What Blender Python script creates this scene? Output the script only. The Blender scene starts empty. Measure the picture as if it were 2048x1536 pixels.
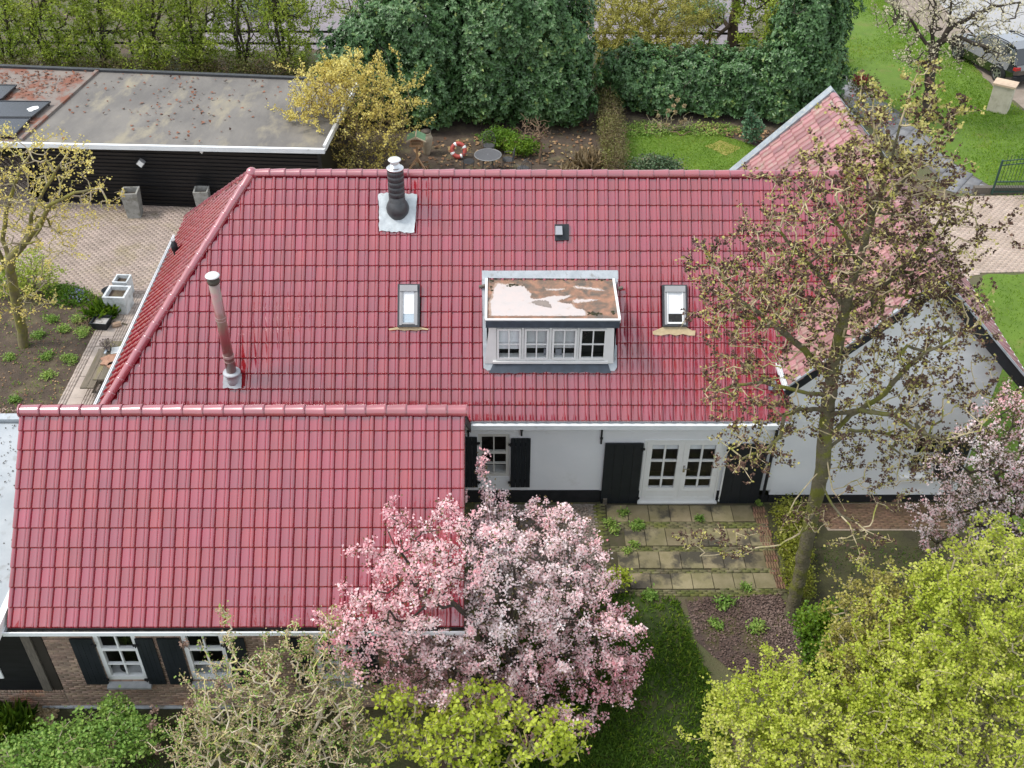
import bpy, bmesh, math, random
import numpy as np
from mathutils import Vector, Matrix

R_ = math.radians
rng = np.random.default_rng(7)
random.seed(7)
scene = bpy.context.scene
COL = scene.collection

# ------------------------------------------------------------------ camera, sky, sun, exposure
FPX, TH, PS, RO, CAMH = 2108.57, 0.6756544, -0.01537076, -0.0100240, 18.55
def _cam():
    c, s = math.cos, math.sin
    r = np.array([c(PS), s(PS), 0]); fh = np.array([-s(PS), c(PS), 0])
    f = fh*c(TH)-np.array([0, 0, 1])*s(TH); d = np.cross(f, r)
    return np.array([r*c(RO)+d*s(RO), -r*s(RO)+d*c(RO), f])
CM = _cam(); CC = np.array([0, 0, CAMH])
cam = bpy.data.cameras.new('camera'); camo = bpy.data.objects.new('camera', cam); COL.objects.link(camo)
cam.sensor_width = 36; cam.lens = FPX/2048*36; cam.clip_end = 600; cam.clip_start = .1
camo.matrix_world = Matrix(((CM[0][0], -CM[1][0], -CM[2][0], 0), (CM[0][1], -CM[1][1], -CM[2][1], 0),
                            (CM[0][2], -CM[1][2], -CM[2][2], CAMH), (0, 0, 0, 1)))
scene.camera = camo
SUN_EL, SUN_AZ = 56, 90          # elevation; degrees west of south
w = bpy.data.worlds.new('World'); scene.world = w; w.use_nodes = True
nt = w.node_tree; nt.nodes.clear()
sky = nt.nodes.new('ShaderNodeTexSky'); sky.sky_type = 'NISHITA'; sky.sun_disc = False
sky.sun_elevation = R_(SUN_EL); sky.sun_rotation = R_(180+SUN_AZ); sky.air_density = 1.2; sky.dust_density = 1.0; sky.ozone_density = 1
hs = nt.nodes.new('ShaderNodeHueSaturation'); hs.inputs['Saturation'].default_value = .5; hs.inputs['Value'].default_value = 1.0
bg = nt.nodes.new('ShaderNodeBackground'); bg.inputs[1].default_value = .15
wo = nt.nodes.new('ShaderNodeOutputWorld')
nt.links.new(sky.outputs[0], hs.inputs['Color']); mxs = nt.nodes.new('ShaderNodeMix'); mxs.data_type = 'RGBA'; mxs.inputs[0].default_value = .62; mxs.inputs[7].default_value = (4.3, 4.6, 5.0, 1)   # a thin even overcast in front of the clear sky
nt.links.new(hs.outputs[0], mxs.inputs[6]); nt.links.new(mxs.outputs[2], bg.inputs[0]); nt.links.new(bg.outputs[0], wo.inputs[0])
sl = bpy.data.lights.new('sun', 'SUN'); sl.energy = 1.5; sl.angle = R_(14); sl.color = (1, .95, .88)
so = bpy.data.objects.new('sun', sl); COL.objects.link(so)
sdir = Vector((-math.sin(R_(SUN_AZ))*math.cos(R_(SUN_EL)), -math.cos(R_(SUN_AZ))*math.cos(R_(SUN_EL)), math.sin(R_(SUN_EL))))
so.rotation_euler = sdir.to_track_quat('Z', 'Y').to_euler(); so.location = (0, 0, 40)
vs = scene.view_settings; vs.view_transform = 'Standard'; vs.look = 'None'; vs.gamma = 1; vs.exposure = 1.1
vs.use_curve_mapping = False

# ------------------------------------------------------------------ helpers: measured positions
def _ray(x, y): return CM.T@np.array([(x-1024)/FPX, (y-768)/FPX, 1])
def G(x, y, z=0.):                    # a measured point at height z
    d = _ray(x, y); return CC+d*((z-CAMH)/d[2])
def W(x, y, Y):                       # a measured point at distance Y from the lens, in plan
    d = _ray(x, y); return CC+d*(Y/d[1])
def PLN(x, y, p, n):
    d = _ray(x, y); p = np.array(p); n = np.array(n); return CC+d*(np.dot(p-CC, n)/np.dot(d, n))

# ------------------------------------------------------------------ helpers: objects
ORG = {}
def tag(o, label=None, cat=None, group=None, kind=None):
    if label: o['label'] = label
    if cat: o['category'] = cat
    if group: o['group'] = group
    if kind: o['kind'] = kind
    return o
def thing(name, label, cat, loc=(0, 0, 0), group=None):
    o = bpy.data.objects.new(name, None); COL.objects.link(o); o.location = Vector([float(a) for a in loc]); o.empty_display_size = .2
    ORG[o.name] = np.array([float(a) for a in loc])
    return tag(o, label, cat, group)
def link(o, parent):
    COL.objects.link(o)
    if parent is not None:
        o.parent = parent; ORG[o.name] = ORG[parent.name]
    else:
        ORG[o.name] = np.zeros(3)
    return o
def npmesh(name, V, F, mat, parent, smooth=False, rnd=None, kind=None, label=None):
    """V (n,3) world coordinates, F list of faces or (m,k) array"""
    V = np.asarray(V, float)
    if parent is not None: V = V-ORG[parent.name]
    me = bpy.data.meshes.new(name)
    F = np.asarray(F)
    n, k = F.shape
    me.vertices.add(len(V)); me.vertices.foreach_set('co', V.astype(np.float32).ravel())
    me.loops.add(n*k); me.loops.foreach_set('vertex_index', F.astype(np.int32).ravel())
    me.polygons.add(n); me.polygons.foreach_set('loop_start', np.arange(0, n*k, k, dtype=np.int32))
    if smooth: me.polygons.foreach_set('use_smooth', np.ones(n, bool))
    if rnd is not None:
        a = me.attributes.new('rnd', 'FLOAT', 'FACE'); a.data.foreach_set('value', np.asarray(rnd, np.float32))
    me.update(calc_edges=True)
    me.materials.append(mat)
    o = bpy.data.objects.new(name, me); link(o, parent)
    return tag(o, label, None, None, kind)

class MB:
    def __init__(s, M=None): s.v = []; s.f = []; s.M = M; s.r = None
    def add(s, vs_, fs):
        b = len(s.v)
        for p in vs_:
            p = Vector([float(a) for a in p])
            s.v.append(s.M@p if s.M else p)
        s.f += [[b+i for i in f] for f in fs]
        return s
    def box(s, x0, x1, y0, y1, z0, z1):
        return s.add([(x0, y0, z0), (x1, y0, z0), (x1, y1, z0), (x0, y1, z0), (x0, y0, z1), (x1, y0, z1), (x1, y1, z1), (x0, y1, z1)],
                     [(3, 2, 1, 0), (4, 5, 6, 7), (0, 1, 5, 4), (1, 2, 6, 5), (2, 3, 7, 6), (3, 0, 4, 7)])
    def hexa(s, a, b):      # two quads of four points
        return s.add(list(a)+list(b), [(3, 2, 1, 0), (4, 5, 6, 7), (0, 1, 5, 4), (1, 2, 6, 5), (2, 3, 7, 6), (3, 0, 4, 7)])
    def poly(s, pts): return s.add(pts, [tuple(range(len(pts)))])
    def slab(s, pts, vec):  # polygon pushed along vec
        n = len(pts); vec = Vector([float(a) for a in vec]); p = [Vector([float(a) for a in q]) for q in pts]
        return s.add(p+[q+vec for q in p], [tuple(range(n))[::-1], tuple(range(n, 2*n))]+[(i, (i+1) % n, n+(i+1) % n, n+i) for i in range(n)])
    def beam(s, p0, p1, w_, h_, up=(0, 0, 1)):
        p0 = Vector([float(a) for a in p0]); p1 = Vector([float(a) for a in p1]); d = (p1-p0).normalized(); up = Vector(up)
        sd = d.cross(up)
        if sd.length < 1e-4: sd = d.cross(Vector((1, 0, 0)))
        sd.normalize(); u = sd.cross(d)
        q = lambda p: [p-sd*w_/2-u*h_/2, p+sd*w_/2-u*h_/2, p+sd*w_/2+u*h_/2, p-sd*w_/2+u*h_/2]
        return s.hexa(q(p0), q(p1))
    def tube(s, pts, r, n=8, caps=True, closed=False):
        pts = [Vector([float(a) for a in p]) for p in pts]; m = len(pts)
        rr = r if isinstance(r, (list, tuple)) else [r]*m
        vs_ = []; ref = None
        for i, p in enumerate(pts):
            a = pts[i-1] if (i or closed) else p; b = pts[(i+1) % m] if (i < m-1 or closed) else p
            d = (b-a).normalized()
            if ref is None: ref = d.orthogonal().normalized()
            ref = (ref-d*ref.dot(d)).normalized(); bi = d.cross(ref)
            for k in range(n):
                t = 2*math.pi*k/n; vs_.append(p+ref*(rr[i]*math.cos(t))+bi*(rr[i]*math.sin(t)))
        fs = []
        for i in range(m if closed else m-1):
            j = (i+1) % m
            for k in range(n): fs.append((i*n+k, i*n+(k+1) % n, j*n+(k+1) % n, j*n+k))
        if caps and not closed: fs += [tuple(range(n))[::-1], tuple(range((m-1)*n, m*n))]
        return s.add(vs_, fs)
    def lathe(s, prof, c=(0, 0, 0), n=20):
        vs_ = []; m = len(prof)
        for r, z in prof:
            for k in range(n):
                t = 2*math.pi*k/n; vs_.append((c[0]+r*math.cos(t), c[1]+r*math.sin(t), c[2]+z))
        fs = [(i*n+k, i*n+(k+1) % n, (i+1)*n+(k+1) % n, (i+1)*n+k) for i in range(m-1) for k in range(n)]
        fs += [tuple(range(n))[::-1], tuple(range((m-1)*n, m*n))]
        return s.add(vs_, fs)
    def torus(s, c, R, r, nx=(1, 0, 0), ny=(0, 1, 0), a0=0, a1=2*math.pi, n=24, k=10):
        nx, ny = Vector(nx), Vector(ny); c = Vector([float(a) for a in c]); full = abs(a1-a0-2*math.pi) < 1e-4
        pts = [c+nx*(R*math.cos(a0+(a1-a0)*i/n))+ny*(R*math.sin(a0+(a1-a0)*i/n)) for i in range(n if full else n+1)]
        return s.tube(pts, r, k, True, full)
    def build(s, name, mat, parent=None, smooth=False, kind=None, label=None):
        me = bpy.data.meshes.new(name)
        o = ORG[parent.name] if parent is not None else np.zeros(3); o = Vector(o)
        me.from_pydata([v-o for v in s.v], [], s.f); me.materials.append(mat)
        if smooth: me.polygons.foreach_set('use_smooth', [True]*len(me.polygons))
        me.update()
        ob = bpy.data.objects.new(name, me); link(ob, parent)
        return tag(ob, label, None, None, kind)
def share(o, parent=None):            # a copy that shares the mesh
    c = o.copy(); link(c, parent if parent is not None else o.parent); return c
def copy_tree(o, dxyz=None, M=None):
    r = o.copy(); COL.objects.link(r); ORG[r.name] = ORG[o.name]
    for ch in list(o.children):
        c = ch.copy(); COL.objects.link(c); c.parent = r; ORG[c.name] = ORG[r.name]
        for g in list(ch.children):
            d = g.copy(); COL.objects.link(d); d.parent = c; ORG[d.name] = ORG[r.name]
    return r
def frame(o, yaw=0, pitch=0, roll=0, scale=1):
    return Matrix.Translation(Vector([float(a) for a in o]))@Matrix.Rotation(yaw, 4, 'Z')@Matrix.Rotation(pitch, 4, 'X')@Matrix.Rotation(roll, 4, 'Y')@Matrix.Scale(scale, 4)

# ------------------------------------------------------------------ helpers: materials
def mat(name, c1, c2=None, scale=3., rough=.6, spec=.5, metal=0., bump=0., bscale=40., coat=0., c3=None, scale3=.7, cut3=.58, var=0., stretch=(1, 1, 1), rvar=0., ior=1.5, soft3=.06, coatrough=.06, bdist=.02):
    m = bpy.data.materials.new(name); m.use_nodes = True; t = m.node_tree; N = t.nodes; L = t.links
    b = N['Principled BSDF']; b.inputs['Roughness'].default_value = rough; b.inputs['Metallic'].default_value = metal
    b.inputs['Specular IOR Level'].default_value = spec; b.inputs['IOR'].default_value = ior
    b.inputs['Coat Weight'].default_value = coat; b.inputs['Coat IOR'].default_value = 1.8; b.inputs['Coat Roughness'].default_value = coatrough
    col = None
    geo = N.new('ShaderNodeNewGeometry'); mp = N.new('ShaderNodeMapping'); mp.inputs['Scale'].default_value = stretch
    L.new(geo.outputs['Position'], mp.inputs[0])
    def noise(sc, det=5, ro=.6):
        n = N.new('ShaderNodeTexNoise'); n.inputs['Scale'].default_value = sc; n.inputs['Detail'].default_value = det; n.inputs['Roughness'].default_value = ro
        L.new(mp.outputs[0], n.inputs['Vector']); return n.outputs['Fac']
    def ramp(f, lo, hi):
        r = N.new('ShaderNodeMapRange'); r.inputs['From Min'].default_value = lo; r.inputs['From Max'].default_value = hi; L.new(f, r.inputs[0]); return r.outputs[0]
    def mix(f, a, c, kind='MIX'):
        x = N.new('ShaderNodeMix'); x.data_type = 'RGBA'; x.blend_type = kind
        if hasattr(f, 'links') or not isinstance(f, (int, float)): L.new(f, x.inputs[0])
        else: x.inputs[0].default_value = f
        for i, q in ((6, a), (7, c)):
            if isinstance(q, tuple): x.inputs[i].default_value = (*q, 1)
            else: L.new(q, x.inputs[i])
        return x.outputs[2]
    if c2: col = mix(ramp(noise(scale), .36, .64), c1, c2)
    else: col = mix(ramp(noise(scale), .3, .7), c1, tuple(x*.86 for x in c1))
    if c3: col = mix(ramp(noise(scale3, 6, .65), cut3-soft3, cut3+soft3), col, c3)
    if var:
        oi = N.new('ShaderNodeObjectInfo'); at = N.new('ShaderNodeAttribute'); at.attribute_name = 'rnd'
        ad = N.new('ShaderNodeMath'); ad.operation = 'ADD'; L.new(oi.outputs['Random'], ad.inputs[0]); L.new(at.outputs['Fac'], ad.inputs[1])
        fr = N.new('ShaderNodeMath'); fr.operation = 'FRACT'; L.new(ad.outputs[0], fr.inputs[0])
        h = N.new('ShaderNodeHueSaturation'); L.new(col, h.inputs['Color'])
        L.new(ramp(fr.outputs[0], 0, 1), h.inputs['Value']); r = h.inputs['Value'].links[0].from_node
        r.inputs['To Min'].default_value = 1-var; r.inputs['To Max'].default_value = 1+var
        m2 = N.new('ShaderNodeMath'); m2.operation = 'MULTIPLY'; m2.inputs[1].default_value = 7.31; L.new(fr.outputs[0], m2.inputs[0])
        f2 = N.new('ShaderNodeMath'); f2.operation = 'FRACT'; L.new(m2.outputs[0], f2.inputs[0])
        L.new(ramp(f2.outputs[0], 0, 1), h.inputs['Hue']); r = h.inputs['Hue'].links[0].from_node
        r.inputs['To Min'].default_value = .5-var*.04; r.inputs['To Max'].default_value = .5+var*.04
        col = h.outputs[0]
    L.new(col, b.inputs['Base Color'])
    if rvar:
        r = ramp(noise(scale*1.7), .3, .7); L.new(r, b.inputs['Roughness']); q = r.node
        q.inputs['To Min'].default_value = rough-rvar; q.inputs['To Max'].default_value = rough+rvar
    if bump:
        bu = N.new('ShaderNodeBump'); bu.inputs['Strength'].default_value = bump; bu.inputs['Distance'].default_value = bdist
        L.new(noise(bscale, 4, .6), bu.inputs['Height']); L.new(bu.outputs[0], b.inputs['Normal'])
    return m
def leafmat(name, cols, trans=.3, rough=.5, spec=.4, patch=.0):
    m = bpy.data.materials.new(name); m.use_nodes = True; t = m.node_tree; N = t.nodes; L = t.links
    b = N['Principled BSDF']; b.inputs['Roughness'].default_value = rough; b.inputs['Specular IOR Level'].default_value = spec
    at = N.new('ShaderNodeAttribute'); at.attribute_name = 'rnd'
    cr = N.new('ShaderNodeValToRGB'); e = cr.color_ramp.elements
    while len(e) < len(cols): e.new(.5)
    for i, c in enumerate(cols): e[i].position = i/(len(cols)-1); e[i].color = (*c, 1)
    L.new(at.outputs['Fac'], cr.inputs[0]); L.new(cr.outputs[0], b.inputs['Base Color'])
    if trans:
        tr = N.new('ShaderNodeBsdfTranslucent'); L.new(cr.outputs[0], tr.inputs[0])
        mx = N.new('ShaderNodeMixShader'); mx.inputs[0].default_value = trans
        L.new(b.outputs[0], mx.inputs[1]); L.new(tr.outputs[0], mx.inputs[2]); L.new(mx.outputs[0], N['Material Output'].inputs[0])
    return m
def glassmat():
    m = bpy.data.materials.new('window_glass'); m.use_nodes = True; t = m.node_tree; N = t.nodes; L = t.links; N.remove(N['Principled BSDF'])
    tr = N.new('ShaderNodeBsdfTransparent'); tr.inputs[0].default_value = (.97, .98, .98, 1)
    gl = N.new('ShaderNodeBsdfGlossy'); gl.inputs['Roughness'].default_value = .02
    lw = N.new('ShaderNodeLayerWeight'); pw = N.new('ShaderNodeMath'); pw.operation = 'POWER'; pw.inputs[1].default_value = 4; L.new(lw.outputs['Facing'], pw.inputs[0])
    fr = N.new('ShaderNodeMath'); fr.operation = 'MULTIPLY_ADD'; fr.inputs[1].default_value = .8; fr.inputs[2].default_value = .05; L.new(pw.outputs[0], fr.inputs[0])
    mx = N.new('ShaderNodeMixShader'); L.new(fr.outputs[0], mx.inputs[0]); L.new(tr.outputs[0], mx.inputs[1]); L.new(gl.outputs[0], mx.inputs[2])
    L.new(mx.outputs[0], N['Material Output'].inputs[0]); return m
GLASS = glassmat()
TILE = mat('glazed_red_tile', (.25, .010, .022), (.225, .008, .018), 2., rough=.14, spec=.75, coat=.75, ior=1.6, var=.12, coatrough=.09, rvar=.02)
RIDGE = mat('ridge_tile_red', (.27, .03, .045), (.24, .026, .038), 3., rough=.35, spec=.8, coat=.8, ior=1.6, var=.10, coatrough=.22)  # pinker than the roof tiles: bright sky reflection worked into the base colour
OLDTILE = mat('weathered_tile', (.34, .165, .165), (.27, .125, .12), 5., rough=.5, spec=.6, var=.25, c3=(.34, .27, .22), scale3=5, cut3=.6, soft3=.08, bump=.3, bscale=50)
DECK = mat('roof_underlay', (.05, .035, .03))
STUCCO = mat('white_render', (.78, .79, .80), (.74, .755, .77), 1.5, rough=.8, bump=.15, bscale=60, c3=(.66, .67, .66), scale3=1.1, cut3=.68)
WHITE = mat('white_paint', (.78, .78, .76), (.73, .73, .71), 3., rough=.4, c3=(.6, .59, .55), scale3=7, cut3=.7)
CREAM = mat('cream_paint', (.62, .61, .57), (.56, .55, .51), 3., rough=.45)
BLACK = mat('black_paint', (.012, .015, .018), (.017, .02, .024), 4., rough=.5, spec=.35, bump=.05)
TAR = mat('tar_plinth', (.012, .013, .014), (.02, .02, .022), 6, rough=.7, spec=.3, bump=.2)
BOARDBLACK = mat('black_stained_board', (.006, .006, .007), (.011, .011, .012), 5, rough=.4, spec=.45, var=.3, stretch=(.3, 1, 3))
LEAD = mat('lead_sheet', (.40, .43, .45), (.31, .34, .36), 4., rough=.5, spec=.6, c3=(.24, .24, .23), scale3=6, cut3=.62, bump=.25, bscale=9)
DARKLEAD = mat('slate_lead', (.055, .07, .09), (.04, .05, .065), 6, rough=.55, spec=.4, bump=.1)
ZINC = mat('white_gutter', (.74, .76, .76), (.66, .69, .70), 2.5, rough=.42, c3=(.42, .42, .38), scale3=3, cut3=.68)
DARKGUT = mat('gutter_inside', (.03, .028, .025), (.07, .06, .05), 6, rough=.8)
DARKFILL = mat('dark_fill', (.02, .02, .02), rough=.9)
ANTH = mat('anthracite_flashing', (.025, .027, .03), (.04, .042, .045), 8, rough=.5)
STEEL = mat('stainless_steel', (.62, .62, .62), (.52, .52, .52), 12, rough=.25, metal=1)
FLUEBLK = mat('black_flue', (.03, .032, .035), (.05, .05, .052), 9, rough=.45, c3=(.14, .10, .06), scale3=12, cut3=.7)
BRICK = mat('brick', (.33, .225, .16), (.24, .17, .125), 9., rough=.85, var=.28, bump=.3, bscale=70, c3=(.36, .17, .10), scale3=1.3, cut3=.62)
MORTAR = mat('mortar', (.42, .37, .30), (.33, .29, .23), 20, rough=.95)
OAK = mat('weathered_oak', (.13, .11, .085), (.09, .075, .06), 12, rough=.8, stretch=(3, 3, .4), bump=.3, bscale=30)
GREYSTONE = mat('grey_stone', (.33, .33, .33), (.26, .265, .27), 7, rough=.7)
CONC = mat('concrete', (.33, .325, .30), (.24, .235, .21), 6, rough=.85, bump=.25, bscale=40, c3=(.17, .16, .13), scale3=3, cut3=.62)
PAVER = mat('driveway_paver', (.36, .285, .24), (.29, .23, .19), 1.1, rough=.9, var=.10, bump=.25, bscale=50, c3=(.27, .22, .14), scale3=.7, cut3=.6, soft3=.1)
JOINT = mat('sand_joint', (.29, .235, .185), (.22, .18, .14), 8, rough=1)
SLABM = mat('path_slab', (.42, .35, .30), (.34, .28, .24), 2.5, rough=.9, var=.10, bump=.2, bscale=60)
MOSSLAB = mat('mossy_slab', (.22, .185, .11), (.15, .13, .065), 2.5, rough=.95, var=.25, bump=.3, bscale=40, c3=(.055, .048, .034), scale3=1.1, cut3=.545, soft3=.05)
MOSSBRK = mat('mossy_brick', (.15, .125, .08), (.12, .115, .05), 3, rough=.95, var=.3, bump=.35, bscale=50, c3=(.10, .11, .025), scale3=1.4, cut3=.52, soft3=.06)
BITUMEN = mat('bitumen_roof', (.17, .155, .135), (.115, .105, .095), .9, rough=.7, bump=.25, bscale=90, c3=(.24, .21, .15), scale3=.8, cut3=.60, soft3=.07, stretch=(1.2, .5, 1))
BITUMEN2 = mat('mossy_bitumen_roof', (.20, .165, .14), (.15, .125, .11), 1.5, rough=.8, bump=.25, bscale=90, c3=(.19, .075, .045), scale3=1.5, cut3=.53, soft3=.05)
SOIL = mat('garden_soil', (.085, .06, .042), (.055, .04, .028), 3, rough=1, bump=.7, bscale=18, c3=(.12, .10, .055), scale3=1.2, cut3=.57, bdist=.05)
GROUNDM = mat('rough_ground', (.10, .09, .045), (.07, .085, .028), 1.0, rough=1, bump=.7, bscale=14, c3=(.10, .072, .05), scale3=.6, cut3=.55, bdist=.05)
LAWNM = mat('lawn_base', (.10, .17, .015), (.075, .135, .012), 1.2, rough=1, bump=.6, bscale=40, c3=(.13, .15, .03), scale3=.9, cut3=.62)
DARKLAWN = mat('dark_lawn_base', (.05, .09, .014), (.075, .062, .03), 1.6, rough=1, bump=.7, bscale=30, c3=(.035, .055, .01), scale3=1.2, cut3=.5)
BARKM = mat('bark_mulch_base', (.09, .06, .05), (.06, .042, .034), 7, rough=1, bump=.8, bscale=30, c3=(.075, .07, .022), scale3=1.0, cut3=.56)
ROADM = mat('asphalt_road', (.34, .335, .33), (.29, .285, .28), 1.5, rough=.9, bump=.2, bscale=80)
VERGEM = mat('sandy_verge', (.26, .21, .17), (.19, .155, .12), 2, rough=1, bump=.4, bscale=20)
FIELDM = mat('fallow_field', (.24, .21, .23), (.18, .16, .17), 3, rough=1, bump=.5, bscale=8)
MOSSG = mat('mossy_ground', (.05, .05, .018), (.035, .032, .016), 2.5, rough=1, bump=.6, bscale=20)
BARK = mat('tree_bark', (.12, .10, .065), (.085, .07, .045), 9, rough=.95, bump=.6, bscale=25, c3=(.13, .125, .03), scale3=3, cut3=.55)
PALEBARK = mat('pale_twig', (.34, .29, .20), (.25, .21, .14), 9, rough=.9, c3=(.30, .29, .07), scale3=5, cut3=.56)
DARKBARK = mat('dark_bark', (.055, .042, .03), (.038, .03, .022), 9, rough=.95, bump=.5, bscale=25)
TWIG = mat('brown_twig', (.20, .13, .08), (.15, .10, .06), 9, rough=.9)

# ------------------------------------------------------------------ ground, drive, paths, patio
def inpoly(P, poly):
    P = np.asarray(P)[:, :2]; q = np.asarray(poly)[:, :2]; x, y = P[:, 0], P[:, 1]; ins = np.zeros(len(P), bool); j = len(q)-1
    for i in range(len(q)):
        c = ((q[i, 1] > y) != (q[j, 1] > y)) & (x < (q[j, 0]-q[i, 0])*(y-q[i, 1])/(q[j, 1]-q[i, 1]+1e-12)+q[i, 0]); ins ^= c; j = i
    return ins
def rough_edge(pts, step=.35, jit=.09):
    out = []
    for i in range(len(pts)):
        a = np.array(pts[i][:2], float); b = np.array(pts[(i+1) % len(pts)][:2], float); L = np.linalg.norm(b-a); n = max(1, int(L/step))
        for k in range(n):
            p = a+(b-a)*k/n
            if k: p = p+rng.normal(0, jit, 2)
            out.append(p)
    return out
def sheet(name, pts, z, mat, jit=.0, step=.35):
    P = rough_edge(pts, step, jit) if jit else [np.array(p[:2], float) for p in pts]
    bm = bmesh.new(); vs_ = [bm.verts.new((p[0], p[1], z)) for p in P]; f = bm.faces.new(vs_)
    if f.normal.z < 0: f.normal_flip()
    bmesh.ops.triangulate(bm, faces=[f])
    me = bpy.data.meshes.new(name); bm.to_mesh(me); bm.free(); me.materials.append(mat)
    o = bpy.data.objects.new(name, me); link(o, None); o['kind'] = 'structure'; return o
def brick_field(name, poly, bx, by, gap, z0, h, rot, mat, parent, stagger=.5, kind='stuff', jit=.003):
    q = np.asarray([p[:2] for p in poly]); c, s = math.cos(rot), math.sin(rot); Rm = np.array([[c, s], [-s, c]])
    l = q@Rm.T; lo, hi = l.min(0), l.max(0); pts = []
    for r in range(int((hi[1]-lo[1])/by)+1):
        off = (r % 2)*stagger*bx
        for k in range(-1, int((hi[0]-lo[0])/bx)+1): pts.append((lo[0]+off+(k+.5)*bx, lo[1]+(r+.5)*by))
    pts = np.array(pts); wpt = pts@Rm
    pts = pts[inpoly(wpt, q)]; n = len(pts)
    hx, hy, ch = bx/2-gap/2, by/2-gap/2, .006
    tz = z0+h+rng.normal(0, jit, n); tl = rng.normal(0, .012, (n, 2)); V = np.zeros((n, 8, 3))
    for i, (sx, sy) in enumerate(((-1, -1), (1, -1), (1, 1), (-1, 1))):
        for k, (dz, ins) in enumerate(((-h, 0), (0, ch))):
            px = sx*(hx-ins); py = sy*(hy-ins); xy = (pts+np.array([px, py]))@Rm
            V[:, k*4+i, :2] = xy; V[:, k*4+i, 2] = (z0 if k == 0 else tz+px*tl[:, 0]+py*tl[:, 1])
    F = np.array([(4, 5, 6, 7), (0, 1, 5, 4), (1, 2, 6, 5), (2, 3, 7, 6), (3, 0, 4, 7)])
    FF = (F[None]+(np.arange(n)*8)[:, None, None]).reshape(-1, 4)
    return npmesh(name, V.reshape(-1, 3), FF, mat, parent, rnd=np.repeat(rng.random(n), 5), kind=kind)

sheet('ground', [(-90, -15), (90, -15), (90, 160), (-90, 160)], 0, GROUNDM)
sheet('field', [(-14, 47.8), (11, 48.5), (14, 54), (8, 62), (-14, 58)], .004, FIELDM, .25, 1)
# drive on the left
drv = [(-26, 28.6), G(97, 566), G(203, 594), (-9.6, 27.55), (-6.5, 27.5), (-6.0, 33.1), G(400, 415), G(60, 396), (-18, 37), (-26, 37)]
d1 = sheet('driveway', drv, .004, JOINT)
brick_field('paving_brick', drv, .21, .105, .006, .004, .03, R_(-3), PAVER, d1, jit=.002)
# lawn and bed to the rear
sheet('garden_bed', [G(600, 345), G(640, 250), (-7.5, 44), (15, 44.5), (14.5, 38), G(1480, 345), G(1240, 352), G(700, 352), ], .004, SOIL, .08)
lawn_poly = [G(1240, 262), G(1300, 268), G(1360, 262), G(1430, 265), G(1490, 285), G(1530, 300), (11.5, 34), (4.4, 33.5)]
sheet('rear_lawn', lawn_poly, .010, LAWNM, .06)
patch = [G(1410, 293), G(1440, 281), G(1482, 295), G(1452, 312)]
sheet('yellowed_turf', patch, .016, mat('yellowed_turf', (.25, .22, .05), (.20, .19, .04), 6, rough=1, bump=.5), .02, .2)
# wide lawn, road, stone path on the right
rl = [G(1685, 0), G(1765, 0), G(1850, 60), G(1925, 105), G(1990, 180), G(2060, 232), (32, 36), (32, 33.6), (18.2, 33.7), G(1985, 375), G(1890, 315), G(1735, 215), G(1680, 150)]
rl = [(14, 62)]+[p for p in rl[1:]]
sheet('right_lawn', rl, .006, LAWNM, .05, .6)
rd = [G(1800, -30), G(1868, 30), G(1925, 78), G(2048, 165), (33, 38), (48, 50), (60, 66), (26, 75), (18, 75)]
sheet('sandy_verge', [G(1760, -20), G(1850, 58), G(1925, 103), G(1990, 178), G(2062, 230), (33, 36.5), (52, 50), (70, 66), (30, 85), (14, 78)], .009, VERGEM, .08, .6)
sheet('road', [G(1840, -40), G(1885, 12), G(1935, 60), G(2060, 130), (36, 44), (56, 58), (30, 85), (21, 75), G(1985, -10)], .014, ROADM, .03, .8)
sp = [G(1668, 140), G(1690, 150), G(1800, 225), G(1890, 318), G(1985, 376), G(1968, 392), G(1905, 385), G(1850, 330), G(1720, 232), G(1665, 175)]
s1 = sheet('stone_path', sp, .014, mat('stone_path_base', (.12, .11, .10), (.09, .085, .08), 6, rough=1))
brick_field('stone_slab', sp, .62, .46, .02, .016, .03, R_(52), mat('grey_path_stone', (.20, .20, .205), (.14, .14, .145), 3, rough=.85, var=.2, bump=.3, bscale=15), s1, jit=.006)
kb = MB(); kb.box(17.3, 26, 34.2, 34.4, 0, .28); kbo = kb.build('path_kerb', OAK); tag(kbo, 'low brown timber edging board below the green gate', 'edging')
# paved drive at the right
drr = [G(1880, 400), (17.4, 34.1), (27, 34.1), (27, 25.6), G(2048, 545), G(1965, 545), G(1925, 560), (12.3, 24), (12.3, 32)]
d2 = sheet('side_driveway', drr, .010, JOINT)
brick_field('paving_brick', drr, .21, .105, .008, .010, .03, R_(3), mat('pale_paver', (.42, .335, .275), (.34, .265, .21), 1.3, rough=.9, var=.10, bump=.25, bscale=50), d2)
sg = [G(1965, 552), G(2048, 548), (22, 24.8), (24, 15), (12.2, 15), (12.2, 23)]
sheet('side_lawn', sg, .007, LAWNM, .06)
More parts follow.
